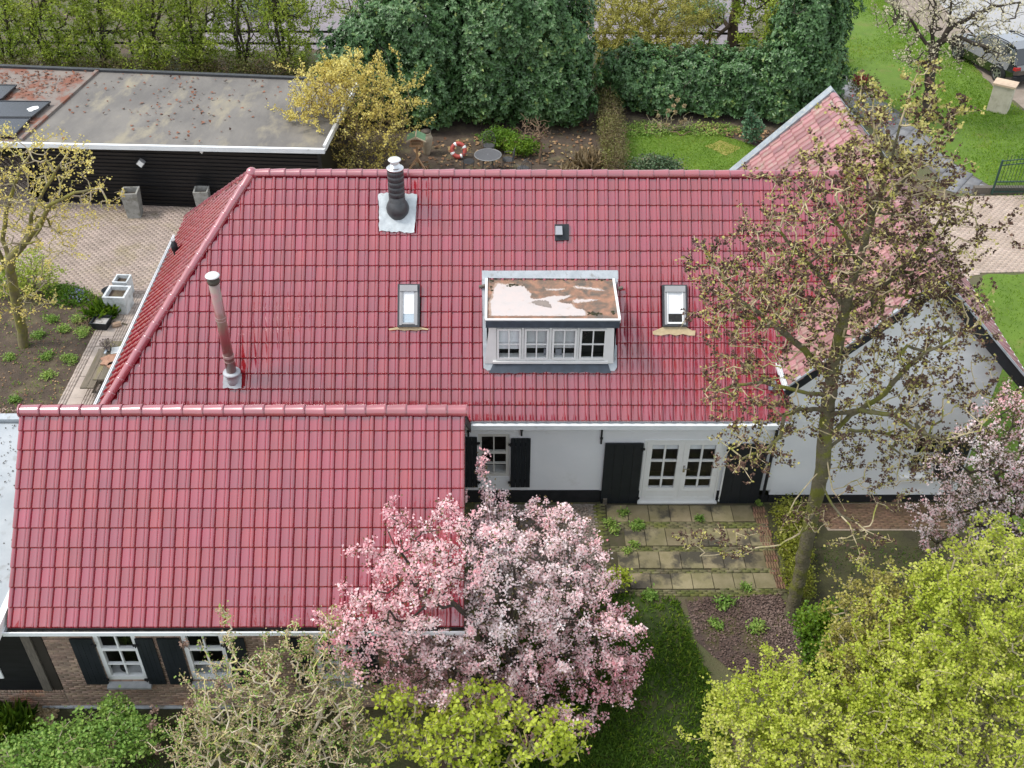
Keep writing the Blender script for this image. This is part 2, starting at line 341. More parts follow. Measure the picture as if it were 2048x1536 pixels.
# path beside the house
P_X0, P_X1, P_X2, P_X3, P_X4 = -11.88, -11.80, -11.42, -11.14, -10.55
pth = sheet('garden_path', [(-12.08, 21), (-9.3, 21), (-9.3, 27.6), (-11.9, 27.9), (-11.95, 26)], .008, JOINT)
vb = None
slabm = MB(); slabm.box(-.1925, .1925, -.235, .235, 0, .03); slab0 = None
for i in range(14):
    y = 21.3+i*.475
    for X, wd in ((-11.62, 1), (-10.86, 1.2), (-10.34, 1.2), (-9.83, 1.2)):
        o = slabm.build('paving_slab', SLABM, pth) if slab0 is None else share(slab0, pth)
        if slab0 is None: slab0 = o
        o.location = (X, y+rng.normal(0, .006), .008+rng.normal(0, .002)); o.rotation_euler = (rng.normal(0, .006), rng.normal(0, .006), rng.normal(0, .008)); o.scale = (wd*1.02, .985, 1)
brick_field('paving_brick', [(-12.06, 21), (-11.83, 21), (-11.83, 26.1), (-12.06, 26.1)], .075, .2, .008, .008, .03, 0, SLABM, pth, 0, jit=.004)
brick_field('paving_brick', [(-11.41, 21), (-11.11, 21), (-11.11, 27.7), (-11.41, 27.7)], .075, .2, .008, .008, .03, 0, SLABM, pth, .0, jit=.004)
sheet('left_bed', [(-26, 20), (-26, 28.5), G(95, 569), G(200, 597), (-11.98, 26.6), (-12.09, 21), (-12.09, 17.4), (-26, 17.4)], .004, SOIL, .0)
# patio
pat = sheet('patio', [(2.38, 18.42), (2.40, 16.2), (2.9, 15.72), (6.42, 15.50), (6.5, 18.42)], .006, mat('mossy_joint', (.05, .05, .02), (.07, .055, .035), 4, rough=1))
slab0 = None
prow = [(18.05, 2.62, 6.2, .56), (17.27, 2.98, 6.45, .56), (16.55, 2.75, 6.2, .52), (15.92, 2.98, 6.3, .46)]
for ri, (y, xa, xb, hh) in enumerate(prow):
    n = 7; ww = (xb-xa)/n
    for k in range(n):
        b = MB(); b.box(-.5, .5, -.5, .5, 0, .03)
        o = b.build('paving_slab', MOSSLAB, pat) if slab0 is None else share(slab0, pat)
        if slab0 is None: slab0 = o
        o.scale = (ww-.018, hh-.014, 1); o.location = (xa+(k+.5)*ww, y+rng.normal(0, .005), .006+rng.normal(0, .003)); o.rotation_euler = (rng.normal(0, .012), rng.normal(0, .012), rng.normal(0, .006))
for y0, y1, xa, xb in ((17.56, 17.76, 2.62, 6.42), (16.82, 16.98, 2.62, 6.42), (16.16, 16.28, 2.5, 6.3), (15.50, 15.68, 2.9, 6.4)):
    brick_field('paving_brick', [(xa, y0), (xb, y0), (xb, y1), (xa, y1)], .2, .058, .008, .008, .03, R_(-.6), MOSSBRK, pat, .5)
brick_field('paving_brick', [(2.40, 16.3), (2.6, 16.3), (2.6, 18.4), (2.40, 18.4)], .2, .06, .008, .008, .03, 0, MOSSBRK, pat, .5)
brick_field('paving_brick', [(6.22, 15.7), (6.5, 15.7), (6.5, 18.4), (6.22, 18.4)], .06, .2, .008, .008, .03, 0, mat('red_mossy_brick', (.20, .10, .07), (.14, .10, .05), 3, rough=.95, var=.25, bump=.35), pat, .5)
# front garden
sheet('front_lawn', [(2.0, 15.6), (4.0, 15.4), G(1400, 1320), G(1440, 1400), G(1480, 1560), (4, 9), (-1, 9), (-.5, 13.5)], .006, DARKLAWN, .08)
sheet('bark_bed', [G(1370, 1200), G(1560, 1190), G(1600, 1250), G(1640, 1330), G(1560, 1420), G(1460, 1340), G(1390, 1280)], .010, BARKM, .08)
sheet('gravel_bed', [(-.6, 18.4), (2.36, 18.4), (2.36, 15.9), (-.6, 15.2)], .007, mat('leaf_strewn_gravel', (.26, .23, .20), (.15, .12, .09), 12, rough=1, bump=.7, bscale=60), .04)
sheet('mossy_bed', [(6.55, 18.4), (13, 18.4), (13, 12), (7.2, 12.5), (6.5, 15.4)], .006, MOSSG, .08)
dk = sheet('brick_terrace', [(7.9, 17.5), (10.8, 17.5), (10.8, 18.42), (7.7, 18.42)], .012, JOINT)
brick_field('paving_brick', [(7.9, 17.55), (10.8, 17.55), (10.8, 18.4), (7.75, 18.4)], .21, .06, .006, .012, .03, 0, mat('brown_terrace_brick', (.17, .10, .065), (.12, .08, .045), 3, rough=.9, var=.2), dk, .5)
sheet('weedy_bed', [(-14, 12.62), (-3, 12.62), (-3, 9), (-14, 9)], .005, MOSSG, .05)

# ------------------------------------------------------------------ roof tiles
TW, TL = .24, .35
TPB = [(.0, -.012), (.007, .003), (.03, .0), (.124, .001), (.134, .008), (.145, -.012), (.156, .012), (.166, .028), (.182, .038), (.202, .040), (.219, .033), (.230, .020), (.240, -.014)]
TP = TPB
def tile_arrays(wd, ln, over=.035, t=.036, zs=1.):
    TP = [(x, z*zs) for x, z in TPB]; n = len(TP); k = wd/.24; V = []; st = ((-.004, t-.034), (.004, t-.020), (.016, t-.007), (.034, t-.001), (ln+over, 0.))
    for y, dz in st: V += [(x*k, y, z+dz) for x, z in TP]
    V += [(x*k, .008, z+t-.036) for x, z in TP]+[(x*k, -.004, z+t-.034) for x, z in TP]
    F = [(j*n+i, j*n+i+1, (j+1)*n+i+1, (j+1)*n+i) for j in range(4) for i in range(n-1)]
    F += [(5*n+i, 5*n+i+1, 6*n+i+1, 6*n+i) for i in range(n-1)]
    return np.array(V), np.array(F)
def lay_tiles(parent, org, ex, ey, poly, nrow, u0, u1, wd, ln, mat, n_single, clip=(), holes=(), key=None, skip=None, zs=1., tt=.036):
    """tiles on the plane org+u*ex+v*ey, kept where their middle is inside poly (u,v); clip: a*u+b*v+c>=0"""
    ex, ey = np.array(ex, float), np.array(ey, float); nz = np.cross(ex, ey); org = np.array(org, float)
    V, F = tile_arrays(wd, ln, .035, tt, zs); places = []; cut = []
    for r in range(nrow):
        for c in range(int(round((u1-u0)/wd))):
            u, v = u0+c*wd, r*ln
            if poly is not None and not inpoly([(u+wd/2, v+ln/2)], poly)[0]: continue
            if any(h[0] <= u+.02 and u+wd-.02 <= h[1] and h[2] <= v+.02 and v+ln-.02 <= h[3] for h in holes): continue
            if skip and skip(u, v): continue
            cs = [(u, v), (u+wd, v), (u, v+ln), (u+wd, v+ln)]
            st = [min(a*p+b*q+cc for p, q in cs) for a, b, cc in clip]; sx = [max(a*p+b*q+cc for p, q in cs) for a, b, cc in clip]
            if any(m < 0 for m in sx): continue
            (cut if any(m < -.01 for m in st) else places).append((u, v))
    me = bpy.data.meshes.new('roof_tile'); me.from_pydata([tuple(a) for a in V], [], [tuple(int(i) for i in f) for f in F]); me.materials.append(mat)
    me.polygons.foreach_set('use_smooth', [i < 4*(len(TP)-1) for i in range(len(F))]); me.update()
    porg = ORG[parent.name]
    wpos = lambda u, v: org+ex*u+ey*v
    if key is None: key = lambda p: np.dot(CM[2], wpos(*p)-CC)
    places.sort(key=key)
    for (u, v) in places[:n_single]:
        o = bpy.data.objects.new('roof_tile', me); link(o, parent)
        a = Matrix(((ex[0], ey[0], nz[0], 0), (ex[1], ey[1], nz[1], 0), (ex[2], ey[2], nz[2], 0), (0, 0, 0, 1)))
        p = wpos(u, v)-porg
        o.matrix_local = Matrix.Translation(Vector(p))@a@Matrix.Rotation(rng.normal(0, .006), 4, 'X')@Matrix.Rotation(rng.normal(0, .008), 4, 'Y')
    rest = places[n_single:]; VV = []; FF = []; RR = []; B = np.stack([ex, ey, nz])
    b = 0
    for (u, v) in rest:
        q = V.copy(); q[:, 2] += (q[:, 1]*rng.normal(0, .006)+(q[:, 0]-wd/2)*rng.normal(0, .008))
        VV.append(q@B+wpos(u, v)); FF.append(F+b); b += len(V); RR += [rng.random()]*len(F)
    for (u, v) in cut:
        bm = bmesh.new(); bv = [bm.verts.new((x+u, y+v, z)) for x, y, z in V]
        for f in F: bm.faces.new([bv[i] for i in f])
        for a, bb, cc in clip:
            nn = Vector((a, bb, 0)); co = -nn*cc/nn.length_squared
            bmesh.ops.bisect_plane(bm, geom=bm.verts[:]+bm.edges[:]+bm.faces[:], plane_co=co, plane_no=nn, clear_inner=True)
        bmesh.ops.triangulate(bm, faces=bm.faces[:]); bm.verts.index_update()
        if len(bm.faces):
            q = np.array([tuple(x.co) for x in bm.verts]); f = [[x.index for x in g.verts] for g in bm.faces]
            f4 = np.array([[a, c, d, d] for a, c, d in f]); rv = rng.random()
            cutV.append(q@B+org); cutF.append((np.array(f), rv))
        bm.free()
    if VV:
        o = npmesh('roof_tile', np.concatenate(VV), np.concatenate(FF), mat, parent, rnd=RR, kind='stuff')
        o.data.polygons.foreach_set('use_smooth', [(i % len(F)) < 4*(len(TP)-1) for i in range(len(o.data.polygons))])
    if cutV:
        off = 0; fl = []; rr = []
        for q, (f, rv) in zip(cutV, cutF): fl.append(f+off); off += len(q); rr += [rv]*len(f)
        npmesh('cut_tile', np.concatenate(cutV), np.concatenate(fl), mat, parent, rnd=rr, kind='stuff')
        cutV.clear(); cutF.clear()
cutV, cutF = [], []
def cap_run(parent, a, b, n, r, mat, name='ridge_tile', up=(0, 0, 1), flare=.014):
    """half-round capping tiles from a to b, each overlapping the next"""
    a, b = np.array(a, float), np.array(b, float); d = (b-a)/np.linalg.norm(b-a); L = np.linalg.norm(b-a)/n; up = np.array(up, float)
    s = np.cross(d, up); s /= np.linalg.norm(s); u = np.cross(s, d); K = 9; V = []; F = []
    for j, (x, rr, dz) in enumerate(((0, r, 0), (L*.96, r+flare*.7, .004), (L*1.06, r+flare, .006), (L*1.06, r+flare-.016, .006))):
        for k in range(K+1):
            t = math.pi*(-.06+1.12*k/K); V.append((x, math.cos(t)*rr, math.sin(t)*rr*.92+dz))
    for j in range(3):
        for k in range(K): F.append((j*(K+1)+k, j*(K+1)+k+1, (j+1)*(K+1)+k+1, (j+1)*(K+1)+k))
    me = bpy.data.meshes.new(name); me.from_pydata(V, [], F); me.materials.append(mat); me.polygons.foreach_set('use_smooth', [i < 2*K for i in range(3*K)]); me.update()
    for i in range(n):
        o = bpy.data.objects.new(name, me); link(o, parent); p = a+d*L*i-ORG[parent.name]
        o.matrix_local = Matrix(((d[0], s[0], u[0], p[0]), (d[1], s[1], u[1], p[1]), (d[2], s[2], u[2], p[2]), (0, 0, 0, 1)))@Matrix.Rotation(rng.normal(0, .008), 4, 'Z')@Matrix.Rotation(rng.normal(0, .01), 4, 'Y')

# ------------------------------------------------------------------ walls and windows (fronts face the camera side, -Y)
def wall(mb, x0, x1, z0, z1, y, holes, depth=.12):
    xs = sorted({x0, x1, *[h[0] for h in holes], *[h[1] for h in holes]}); zs = sorted({z0, z1, *[h[2] for h in holes], *[h[3] for h in holes]})
    for i in range(len(xs)-1):
        for j in range(len(zs)-1):
            cx, cz = (xs[i]+xs[i+1])/2, (zs[j]+zs[j+1])/2
            if any(h[0] < cx < h[1] and h[2] < cz < h[3] for h in holes): continue
            mb.poly([(xs[i], y, zs[j]), (xs[i+1], y, zs[j]), (xs[i+1], y, zs[j+1]), (xs[i], y, zs[j+1])])
    for a, b, c, d in holes:
        mb.poly([(a, y, c), (a, y+depth, c), (a, y+depth, d), (a, y, d)]); mb.poly([(b, y, c), (b, y, d), (b, y+depth, d), (b, y+depth, c)])
        mb.poly([(a, y, d), (a, y+depth, d), (b, y+depth, d), (b, y, d)]); mb.poly([(a, y, c), (b, y, c), (b, y+depth, c), (a, y+depth, c)])
def window(parent, x0, x1, z0, z1, y, zsplit, cols=2, fr=.07, mun=.028, mat=None, blind=None, sill=False, name='window', rail=None, top=None, bot=None):
    """outer frame, glazing bars, panes, a dark room behind; zsplit lists bar heights, rail a thick transom"""
    m = MB(); D = .07; top = top or fr; bot = bot or fr
    m.box(x0, x0+fr, y-.02, y+D, z0, z1); m.box(x1-fr, x1, y-.02, y+D, z0, z1)
    m.box(x0+fr, x1-fr, y-.02, y+D, z1-top, z1); m.box(x0+fr, x1-fr, y-.02, y+D, z0, z0+bot)
    zz = [z0+bot]+list(zsplit)+[z1-top]; xs = [x0+fr+(x1-x0-2*fr)*k/cols for k in range(cols+1)]
    for z in zsplit:
        hh = .075 if rail is not None and abs(z-rail) < 1e-4 else mun
        m.box(x0+fr, x1-fr, y-(.015 if hh > .05 else .002), y+.055, z-hh/2, z+hh/2)
    for x in xs[1:-1]:
        for a, b in zip(zz[:-1], zz[1:]): m.box(x-mun/2, x+mun/2, y+.001, y+.05, a+mun/2, b-mun/2)
    f = m.build(name, mat or WHITE, parent)
    for i in range(cols):
        for a, b in zip(zz[:-1], zz[1:]):
            g = MB(); g.poly([(xs[i], y+.03, a), (xs[i+1], y+.03, a), (xs[i+1], y+.03, b), (xs[i], y+.03, b)]); g.build('pane', GLASS, f)
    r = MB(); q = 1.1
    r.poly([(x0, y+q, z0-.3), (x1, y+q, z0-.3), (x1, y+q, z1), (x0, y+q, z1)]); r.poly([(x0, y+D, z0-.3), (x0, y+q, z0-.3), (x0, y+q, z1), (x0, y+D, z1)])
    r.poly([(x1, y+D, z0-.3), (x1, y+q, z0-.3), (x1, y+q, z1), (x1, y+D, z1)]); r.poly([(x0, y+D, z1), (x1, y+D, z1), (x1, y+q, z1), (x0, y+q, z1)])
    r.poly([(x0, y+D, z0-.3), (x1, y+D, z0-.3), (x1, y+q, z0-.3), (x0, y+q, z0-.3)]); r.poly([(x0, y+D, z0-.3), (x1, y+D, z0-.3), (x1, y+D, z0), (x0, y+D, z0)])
    r.build('dark_behind_glass', DARKFILL, f)
    if sill:
        s = MB(); s.box(x0+.01, x1-.01, y+D+.004, y+D+.26, z0+.02, z0+.05); s.build('inner_sill', WHITE, f)
    if blind:
        bz, bm_ = blind; s = MB()
        for k in range(12):
            a = bz+(z1-bz)*k/12; b2 = bz+(z1-bz)*(k+1)/12
            s.poly([(x0+.02, y+.10, a), (x1-.02, y+.10, a), (x1-.02, y+.115, b2), (x0+.02, y+.115, b2)])
        s.build('blind', bm_, f)
    return f
def shutter(parent, x0, x1, z0, z1, y, hinge_x, n=4, th=.035, mat=None, lean=0):
    m = MB()
    for z in (z0+.18, z1-.2): m.box(x0+.02, x1-.02, y-.012, y, z-.05, z+.05)
    s = m.build('shutter', mat or BLACK, parent)
    wd = (x1-x0)/n
    for k in range(n):
        b = MB(); b.box(x0+k*wd+.002, x0+(k+1)*wd-.002, y-.012-th-rng.random()*.002, y-.0125, z0, z1); b.build('board', mat or BLACK, s)
    for z in (z0+.18, z1-.16):
        h = MB(); h.box(min(hinge_x, hinge_x)-.05, hinge_x+.05, y-.075, y-.048, z-.025, z+.025); h.tube([(hinge_x, y-.075, z-.05), (hinge_x, y-.075, z+.05)], .014, 6); h.build('hinge', TAR, s)
    return s
BLINDW = mat('white_blind', (.82, .84, .85), rough=.7); BLINDG = mat('grey_blind', (.55, .56, .56), rough=.8)

# ------------------------------------------------------------------ the main house
WY = 18.5
house = thing('farmhouse', 'long white farmhouse with glossy wine red tiled hip roof, dormer and two flue pipes', 'house', (0, WY, 0))
A46 = R_(46); EAVE = np.array([0, 18.12, 2.94]); MEX = np.array([1., 0, 0]); MEY = np.array([0, math.cos(A46), math.sin(A46)]); MN = np.cross(MEX, MEY)
def roofpt(x, y, up=.03): return PLN(x, y, EAVE+MN*up, MN)
def onroof(X, v, up=0.): return EAVE+MEX*X+MEY*v+MN*up
RIDGE_Y, RIDGE_Z = 22.10, 7.06
SL = (RIDGE_Y-18.12)/math.cos(A46)
HX, HTOP = -9.15, -5.71           # left eave, left end of the ridge
BACKY = 27.2
m = MB(); WH = [(-.50, .24, .86, 2.22), (3.43, 5.33, .02, 2.04)]
wall(m, -.95, 6.64, .38, 2.98, WY, [(-.50, .24, .86, 2.22), (3.43, 5.33, .38, 2.04)])
m.poly([(-9.0, WY, 0), (-.95, WY, 0), (-.95, WY, 2.9), (-9.0, WY, 2.9)])
m.poly([(-9.0, WY, 0), (-9.0, BACKY-.2, 0), (-9.0, BACKY-.2, 2.85), (-9.0, WY, 2.85)]); m.poly([(-9.0, BACKY-.2, 0), (8, BACKY-.2, 0), (8, BACKY-.2, 2.85), (-9.0, BACKY-.2, 2.85)])
m.build('wall', STUCCO, house)
for a, b, t, h in ((-.95, 2.46, .03, .40), (6.37, 6.62, .03, .22), (2.46, 3.43, .012, .378), (5.33, 6.37, .012, .378)):
    m = MB(); m.box(a, b, WY-t, WY-.001, 0, h); m.build('plinth', TAR, house)
# roof deck
m = MB(); o_ = -MN*.03
m.poly([onroof(HX+.05, 0, -.03), onroof(6.6, 0, -.03), onroof(6.6, 1.72, -.03), onroof(8.6, 4.6, -.03), onroof(8.6, SL, -.03), onroof(HTOP, SL, -.03)])
m.poly([(HX, BACKY, 2.9), (HX+.02, 18.14, 2.9), (HTOP, RIDGE_Y, RIDGE_Z-.05)])
m.poly([(HX, BACKY, 2.9), (HTOP, RIDGE_Y, RIDGE_Z-.05), (8.6, RIDGE_Y, RIDGE_Z-.05), (8.6, BACKY, 2.9)])
m.build('roof_deck', DECK, house)
roof = MB(); roof.box(-9.0, 8.0, WY+.15, BACKY-.3, 2.7, 2.75); roof = roof.build('ceiling', DARKFILL, house)
rows = 16; ln = SL/rows*.995
hipA = (HX+.02, 0.0); hipB = (HTOP, SL)    # hip line on the main slope (u,v)
hn = (hipB[1]-hipA[1], -(hipB[0]-hipA[0])); hL = math.hypot(*hn); hipclip = (hn[0]/hL, hn[1]/hL, -(hn[0]*hipA[0]+hn[1]*hipA[1])/hL-.02)
vv = lambda p: float(np.dot(p-EAVE, MEY))
uvof = lambda x, y: (roofpt(x, y)[0], vv(roofpt(x, y)))
d0, d1_ = uvof(966, 541), uvof(1233, 741); DU0, DU1, DV0, DV1 = d0[0], uvof(1233, 741)[0], d1_[1], d0[1]
k0, k1 = uvof(795, 569), uvof(840, 658); S1 = (k0[0], k1[0], k1[1], k0[1])
k0, k1 = uvof(1325, 571), uvof(1373, 656); S2 = (k0[0], k1[0], k1[1], k0[1])
OFF = 6.60-.24*66
def vis(p):
    u, v = p
    hid = (u < -.8 and v < .35) or u > 6.4
    return (100 if hid else 0)+np.dot(CM[2], EAVE+MEX*u+MEY*v-CC)
lay_tiles(house, EAVE, MEX, MEY, None, rows, OFF, OFF+.24*74, .24, ln, TILE, 300, clip=[hipclip, (-1, 0, 8.5)],
          holes=[(DU0, DU1, DV0, DV1), (S1[0]-.0, S1[1], S1[2], S1[3]), (S2[0], S2[1], S2[2], S2[3])], key=vis,
          skip=lambda u, v: u > 6.55 and u+.12-6.6 > (v+ln/2-1.72)*.695)
# hip slope towards the left
hy = np.array([HTOP-HX, 0, RIDGE_Z-.03-2.94]); HSL = np.linalg.norm(hy); hy /= HSL; hx = np.array([0, -1., 0]); HO = np.array([HX, BACKY, 2.94])
uA = BACKY-RIDGE_Y; uB = BACKY-18.12
def halfplane(a, b, inside):
    n = (b[1]-a[1], -(b[0]-a[0])); L = math.hypot(*n); n = (n[0]/L, n[1]/L); c = -(n[0]*a[0]+n[1]*a[1])
    return (n[0], n[1], c) if n[0]*inside[0]+n[1]*inside[1]+c > 0 else (-n[0], -n[1], -c)
lay_tiles(house, HO, hx, hy, None, 16, 0, .24*38, .24, HSL/15.2, TILE, 0, zs=1.5, tt=.045,
          clip=[halfplane((0, 0), (uA, HSL), (uA, 1)), halfplane((uB, 0), (uA, HSL), (uA, 1))])
m = MB(); m.poly([(HX, BACKY, 2.95), (HTOP, RIDGE_Y, RIDGE_Z), (8.6, RIDGE_Y, RIDGE_Z), (8.6, BACKY, 2.95)])
m.build('rear_slope', RIDGE, house)
cap_run(house, (HTOP+.05, RIDGE_Y, RIDGE_Z+.01), (8.5, RIDGE_Y, RIDGE_Z+.01), 40, .105, RIDGE)
cap_run(house, (HX+.02, 18.10, 2.98), (HTOP-.02, RIDGE_Y-.02, RIDGE_Z+.0), 18, .10, RIDGE, 'hip_tile')
cap_run(house, (HX, BACKY, 2.98), (HTOP-.02, RIDGE_Y+.02, RIDGE_Z+.0), 19, .10, RIDGE, 'hip_tile')
m = MB(); m.lathe([(.135, -.10), (.13, .02), (.10, .085), (.05, .115), (.004, .125)], (HTOP-.01, RIDGE_Y, RIDGE_Z+.03), 16); m.build('hip_cap', RIDGE, house, True)
# gutters
m = MB(); gy0, gy1 = 17.99, 18.16
m.box(-.78, 6.6, gy0, gy0+.02, 2.80, 2.935); m.box(-.78, 6.6, gy0+.02, gy1, 2.86, 2.885); m.box(-.78, 6.6, gy1, WY, 2.78, 2.90); m.box(-.78, -.75, gy0+.02, gy1, 2.885, 2.93)
m.box(-.78, 6.6, gy0-.02, gy0-.001, 2.90, 2.94)
m.build('gutter', ZINC, house)
m = MB(); m.box(HX-.17, HX-.14, 18.0, BACKY-.9, 2.78, 2.93); m.box(HX-.14, HX+.03, 18.0, BACKY-.9, 2.78, 2.81); m.box(HX-.19, HX-.171, 18.0, BACKY-.9, 2.90, 2.945); m.build('gutter', ZINC, house)
# anchors
for px, y1 in ((1043, 871), (1202, 887), (937, 872)):
    p = W(px, y1, WY-.03); m = MB(); m.box(p[0]-.02, p[0]+.02, WY-.055, WY-.02, p[2], 2.80); m.box(p[0]-.035, p[0]+.035, WY-.07, WY-.0551, p[2]+.16, p[2]+.22)
    m.build('wall_anchor', TAR, house)
# small window with shutters
window(house, -.50, .24, .86, 2.22, WY+.03, [1.26, 1.62], 2, .085, .03, CREAM, rail=1.62, sill=True)
shutter(house, -1.02, -.52, .55, 2.16, WY-.02, -.50); shutter(house, .27, .74, .55, 2.12, WY-.02, .26)
# french doors
m = MB(); m.box(3.43, 3.49, WY-.02, WY+.08, .04, 2.04); m.box(5.27, 5.33, WY-.02, WY+.08, .04, 2.04); m.box(3.49, 5.27, WY-.02, WY+.08, 1.99, 2.04); m.box(3.40, 5.36, WY-.10, WY+.1, 0, .05)
m.build('door_frame', WHITE, house)
for i, (xa, xb) in enumerate(((3.495, 4.378), (4.382, 5.265))):
    dl = window(house, xa, xb, .06, 1.985, WY+.0, [.79, 1.36], 2, .13, .045, WHITE, blind=(1.66, BLINDW), name='door_leaf', top=.09, bot=.42)
    g = MB(); g.box(xa+.10, xb-.10, WY-.034, WY-.021, .16, .18); g.box(xa+.10, xb-.10, WY-.034, WY-.021, .40, .42); g.build('panel_moulding', WHITE, dl)
    if i == 1:
        g = MB(); g.box(4.415, 4.465, WY-.035, WY-.021, 1.02, 1.24); g.beam((4.44, WY-.07, 1.16), (4.57, WY-.07, 1.16), .02, .02); g.beam((4.44, WY-.03, 1.16), (4.44, WY-.075, 1.16), .02, .02); g.build('handle', STEEL, dl)
shutter(house, 2.49, 3.40, .02, 1.98, WY-.03, 3.39, 4, .045); shutter(house, 5.42, 6.36, .02, 1.95, WY-.03, 5.42, 4, .045)
m = MB(); m.tube([(5.40, WY-.09, .1), (5.40, WY-.09, 1.25)], .02, 8); m.build('door_stay', WHITE, house)
m = MB(); m.tube([(6.47, WY-.08, 2.6), (6.47, WY-.08, 1.5), (6.47, WY-.08, .05)], .04, 8); m.build('downpipe', TAR, house)

# dormer
DF = 18.97; dx0, dx1 = -.25, 2.56
dormer = MB(); dormer.poly([(dx0-.03, DF, 3.9), (dx0-.03, 20.4, 5.25), (dx0-.03, DF, 5.12)]); dormer.poly([(dx1+.03, DF, 3.9), (dx1+.03, 20.4, 5.25), (dx1+.03, DF, 5.12)])
dormer = dormer.build('dormer', DARKLEAD, house)
m = MB(); m.add([(dx0-.03, 18.86, 5.215), (dx1+.06, 18.86, 5.215), (dx1+.04, 20.38, 5.31), (dx0-.03, 20.38, 5.31), (dx0-.03, 18.86, 5.10), (dx1+.06, 18.86, 5.10), (dx1+.04, 20.38, 5.20), (dx0-.03, 20.38, 5.20)],
              [(0, 1, 2, 3), (7, 6, 5, 4), (4, 5, 1, 0), (1, 5, 6, 2), (0, 3, 7, 4)])
DROOF = mat('rusty_dormer_roof', (.33, .17, .105), (.17, .11, .075), 5., rough=.6, c3=(.10, .085, .068), scale3=3.4, cut3=.53, soft3=.09, bump=.3, bscale=30)
m.build('dormer_roof', DROOF, dormer)
# puddles on the roof, sky reflection painted in as pale irregular patches
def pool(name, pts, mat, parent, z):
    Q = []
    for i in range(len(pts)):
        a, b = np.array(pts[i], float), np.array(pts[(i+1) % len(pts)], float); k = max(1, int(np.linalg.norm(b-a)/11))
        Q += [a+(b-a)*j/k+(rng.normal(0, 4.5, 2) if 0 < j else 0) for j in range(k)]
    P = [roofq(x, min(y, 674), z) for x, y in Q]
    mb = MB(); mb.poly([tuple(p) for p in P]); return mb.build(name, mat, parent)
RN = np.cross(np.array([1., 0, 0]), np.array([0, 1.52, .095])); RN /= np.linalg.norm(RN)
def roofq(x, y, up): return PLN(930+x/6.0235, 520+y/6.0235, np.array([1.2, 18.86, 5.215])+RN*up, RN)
SKYPALE = mat('painted_sky_reflection', (.50, .43, .40), (.46, .42, .40), 5, rough=.3, spec=.5, c3=(.40, .32, .27), scale3=6, cut3=.66)  # pale colour stands in for the bright sky mirrored in the puddles
BIGP = [(318, 672), (305, 500), (340, 450), (350, 350), (390, 290), (430, 285), (500, 295), (580, 290), (640, 310), (710, 315), (735, 350), (790, 400), (795, 465), (860, 470), (960, 455), (1040, 437), (1180, 432), (1260, 420), (1262, 440), (1200, 465), (1110, 490), (1160, 515), (1285, 530), (1320, 575), (1420, 600), (1450, 630), (1445, 674)]
PUDRIM = mat('puddle_rim', (.36, .27, .21), (.28, .20, .15), 7, rough=.4)  # mid tone softening the edge of the painted reflections
pool('puddle_rim', [(820+(x-820)*1.045, 490+(y-490)*1.07) for x, y in BIGP], PUDRIM, dormer, .003); pool('puddle_rim', [(1290, 474), (1420, 464), (1640, 474), (1520, 504), (1400, 520), (1300, 524)], PUDRIM, dormer, .003)
pool('puddle_rim', [(1300, 312), (1440, 318), (1620, 338), (1700, 378), (1600, 374), (1450, 354), (1320, 344)], PUDRIM, dormer, .003); pool('puddle_rim', [(960, 342), (1060, 344), (1200, 336), (1205, 362), (1080, 372), (980, 368)], PUDRIM, dormer, .003)
pool('pale_puddle', [(318, 672), (305, 500), (340, 450), (350, 350), (390, 290), (430, 285), (500, 295), (580, 290), (640, 310), (710, 315), (735, 350), (790, 400), (795, 465), (860, 470), (960, 455), (1040, 437), (1180, 432), (1260, 420), (1262, 440), (1200, 465), (1110, 490), (1160, 515), (1285, 530), (1320, 575), (1420, 600), (1450, 630), (1445, 674)], SKYPALE, dormer, .006)
pool('pale_puddle', [(1300, 480), (1420, 472), (1600, 478), (1500, 497), (1400, 510), (1310, 515)], SKYPALE, dormer, .006)
pool('pale_puddle', [(1320, 322), (1440, 328), (1600, 345), (1680, 372), (1600, 366), (1450, 345), (1340, 335)], SKYPALE, dormer, .006)
pool('pale_puddle', [(980, 350), (1060, 352), (1180, 345), (1185, 355), (1080, 364), (1000, 360)], SKYPALE, dormer, .006)
pool('dark_patch', [(800, 505), (850, 485), (940, 488), (1000, 495), (1045, 560), (1040, 578), (960, 562), (870, 540)], mat('patch_grey', (.24, .20, .17), (.19, .16, .14), 6, rough=.6), dormer, .012)  # greyer patch laid over the pale one
pm = MB()
for _ in range(150):
    a = rng.random(); x, y = (rng.normal(560, 40), rng.normal(305, 8)) if a < .2 else (rng.normal(1560, 40), rng.normal(640, 12)) if a < .4 else (rng.normal(1790, 15), rng.normal(640, 20)) if a < .5 else (rng.normal(920, 50), rng.normal(215, 6)) if a < .65 else (rng.normal(320, 20), rng.normal(250, 50)) if a < .75 else (rng.uniform(330, 1700), rng.normal(228, 10))
    x = min(max(x, 312), 1790); y = min(max(y, 222), 672); p = roofq(x, y, .004); s = .012+.02*rng.random()
    pm.add([p+np.array([math.cos(t)*s*(1+.5*rng.random()), math.sin(t)*s, 0]) for t in (0, 1.2, 2.5, 3.8, 5)]+[p+np.array([0, 0, s*.8])], [(i, (i+1) % 5, 5) for i in range(5)])
pm.build('moss_clump', mat('dark_moss', (.035, .03, .02), (.05, .05, .02), 20, rough=1), dormer, kind='stuff')
m = MB()      # white rim
m.box(dx0-.06, dx1+.09, 18.83, 18.87, 5.222, 5.258)
m.hexa([(dx0-.07, 18.871, 5.14), (dx0-.02, 18.871, 5.14), (dx0-.02, 20.40, 5.25), (dx0-.07, 20.40, 5.25)], [(dx0-.07, 18.871, 5.255), (dx0-.02, 18.871, 5.255), (dx0-.02, 20.40, 5.35), (dx0-.07, 20.40, 5.35)])
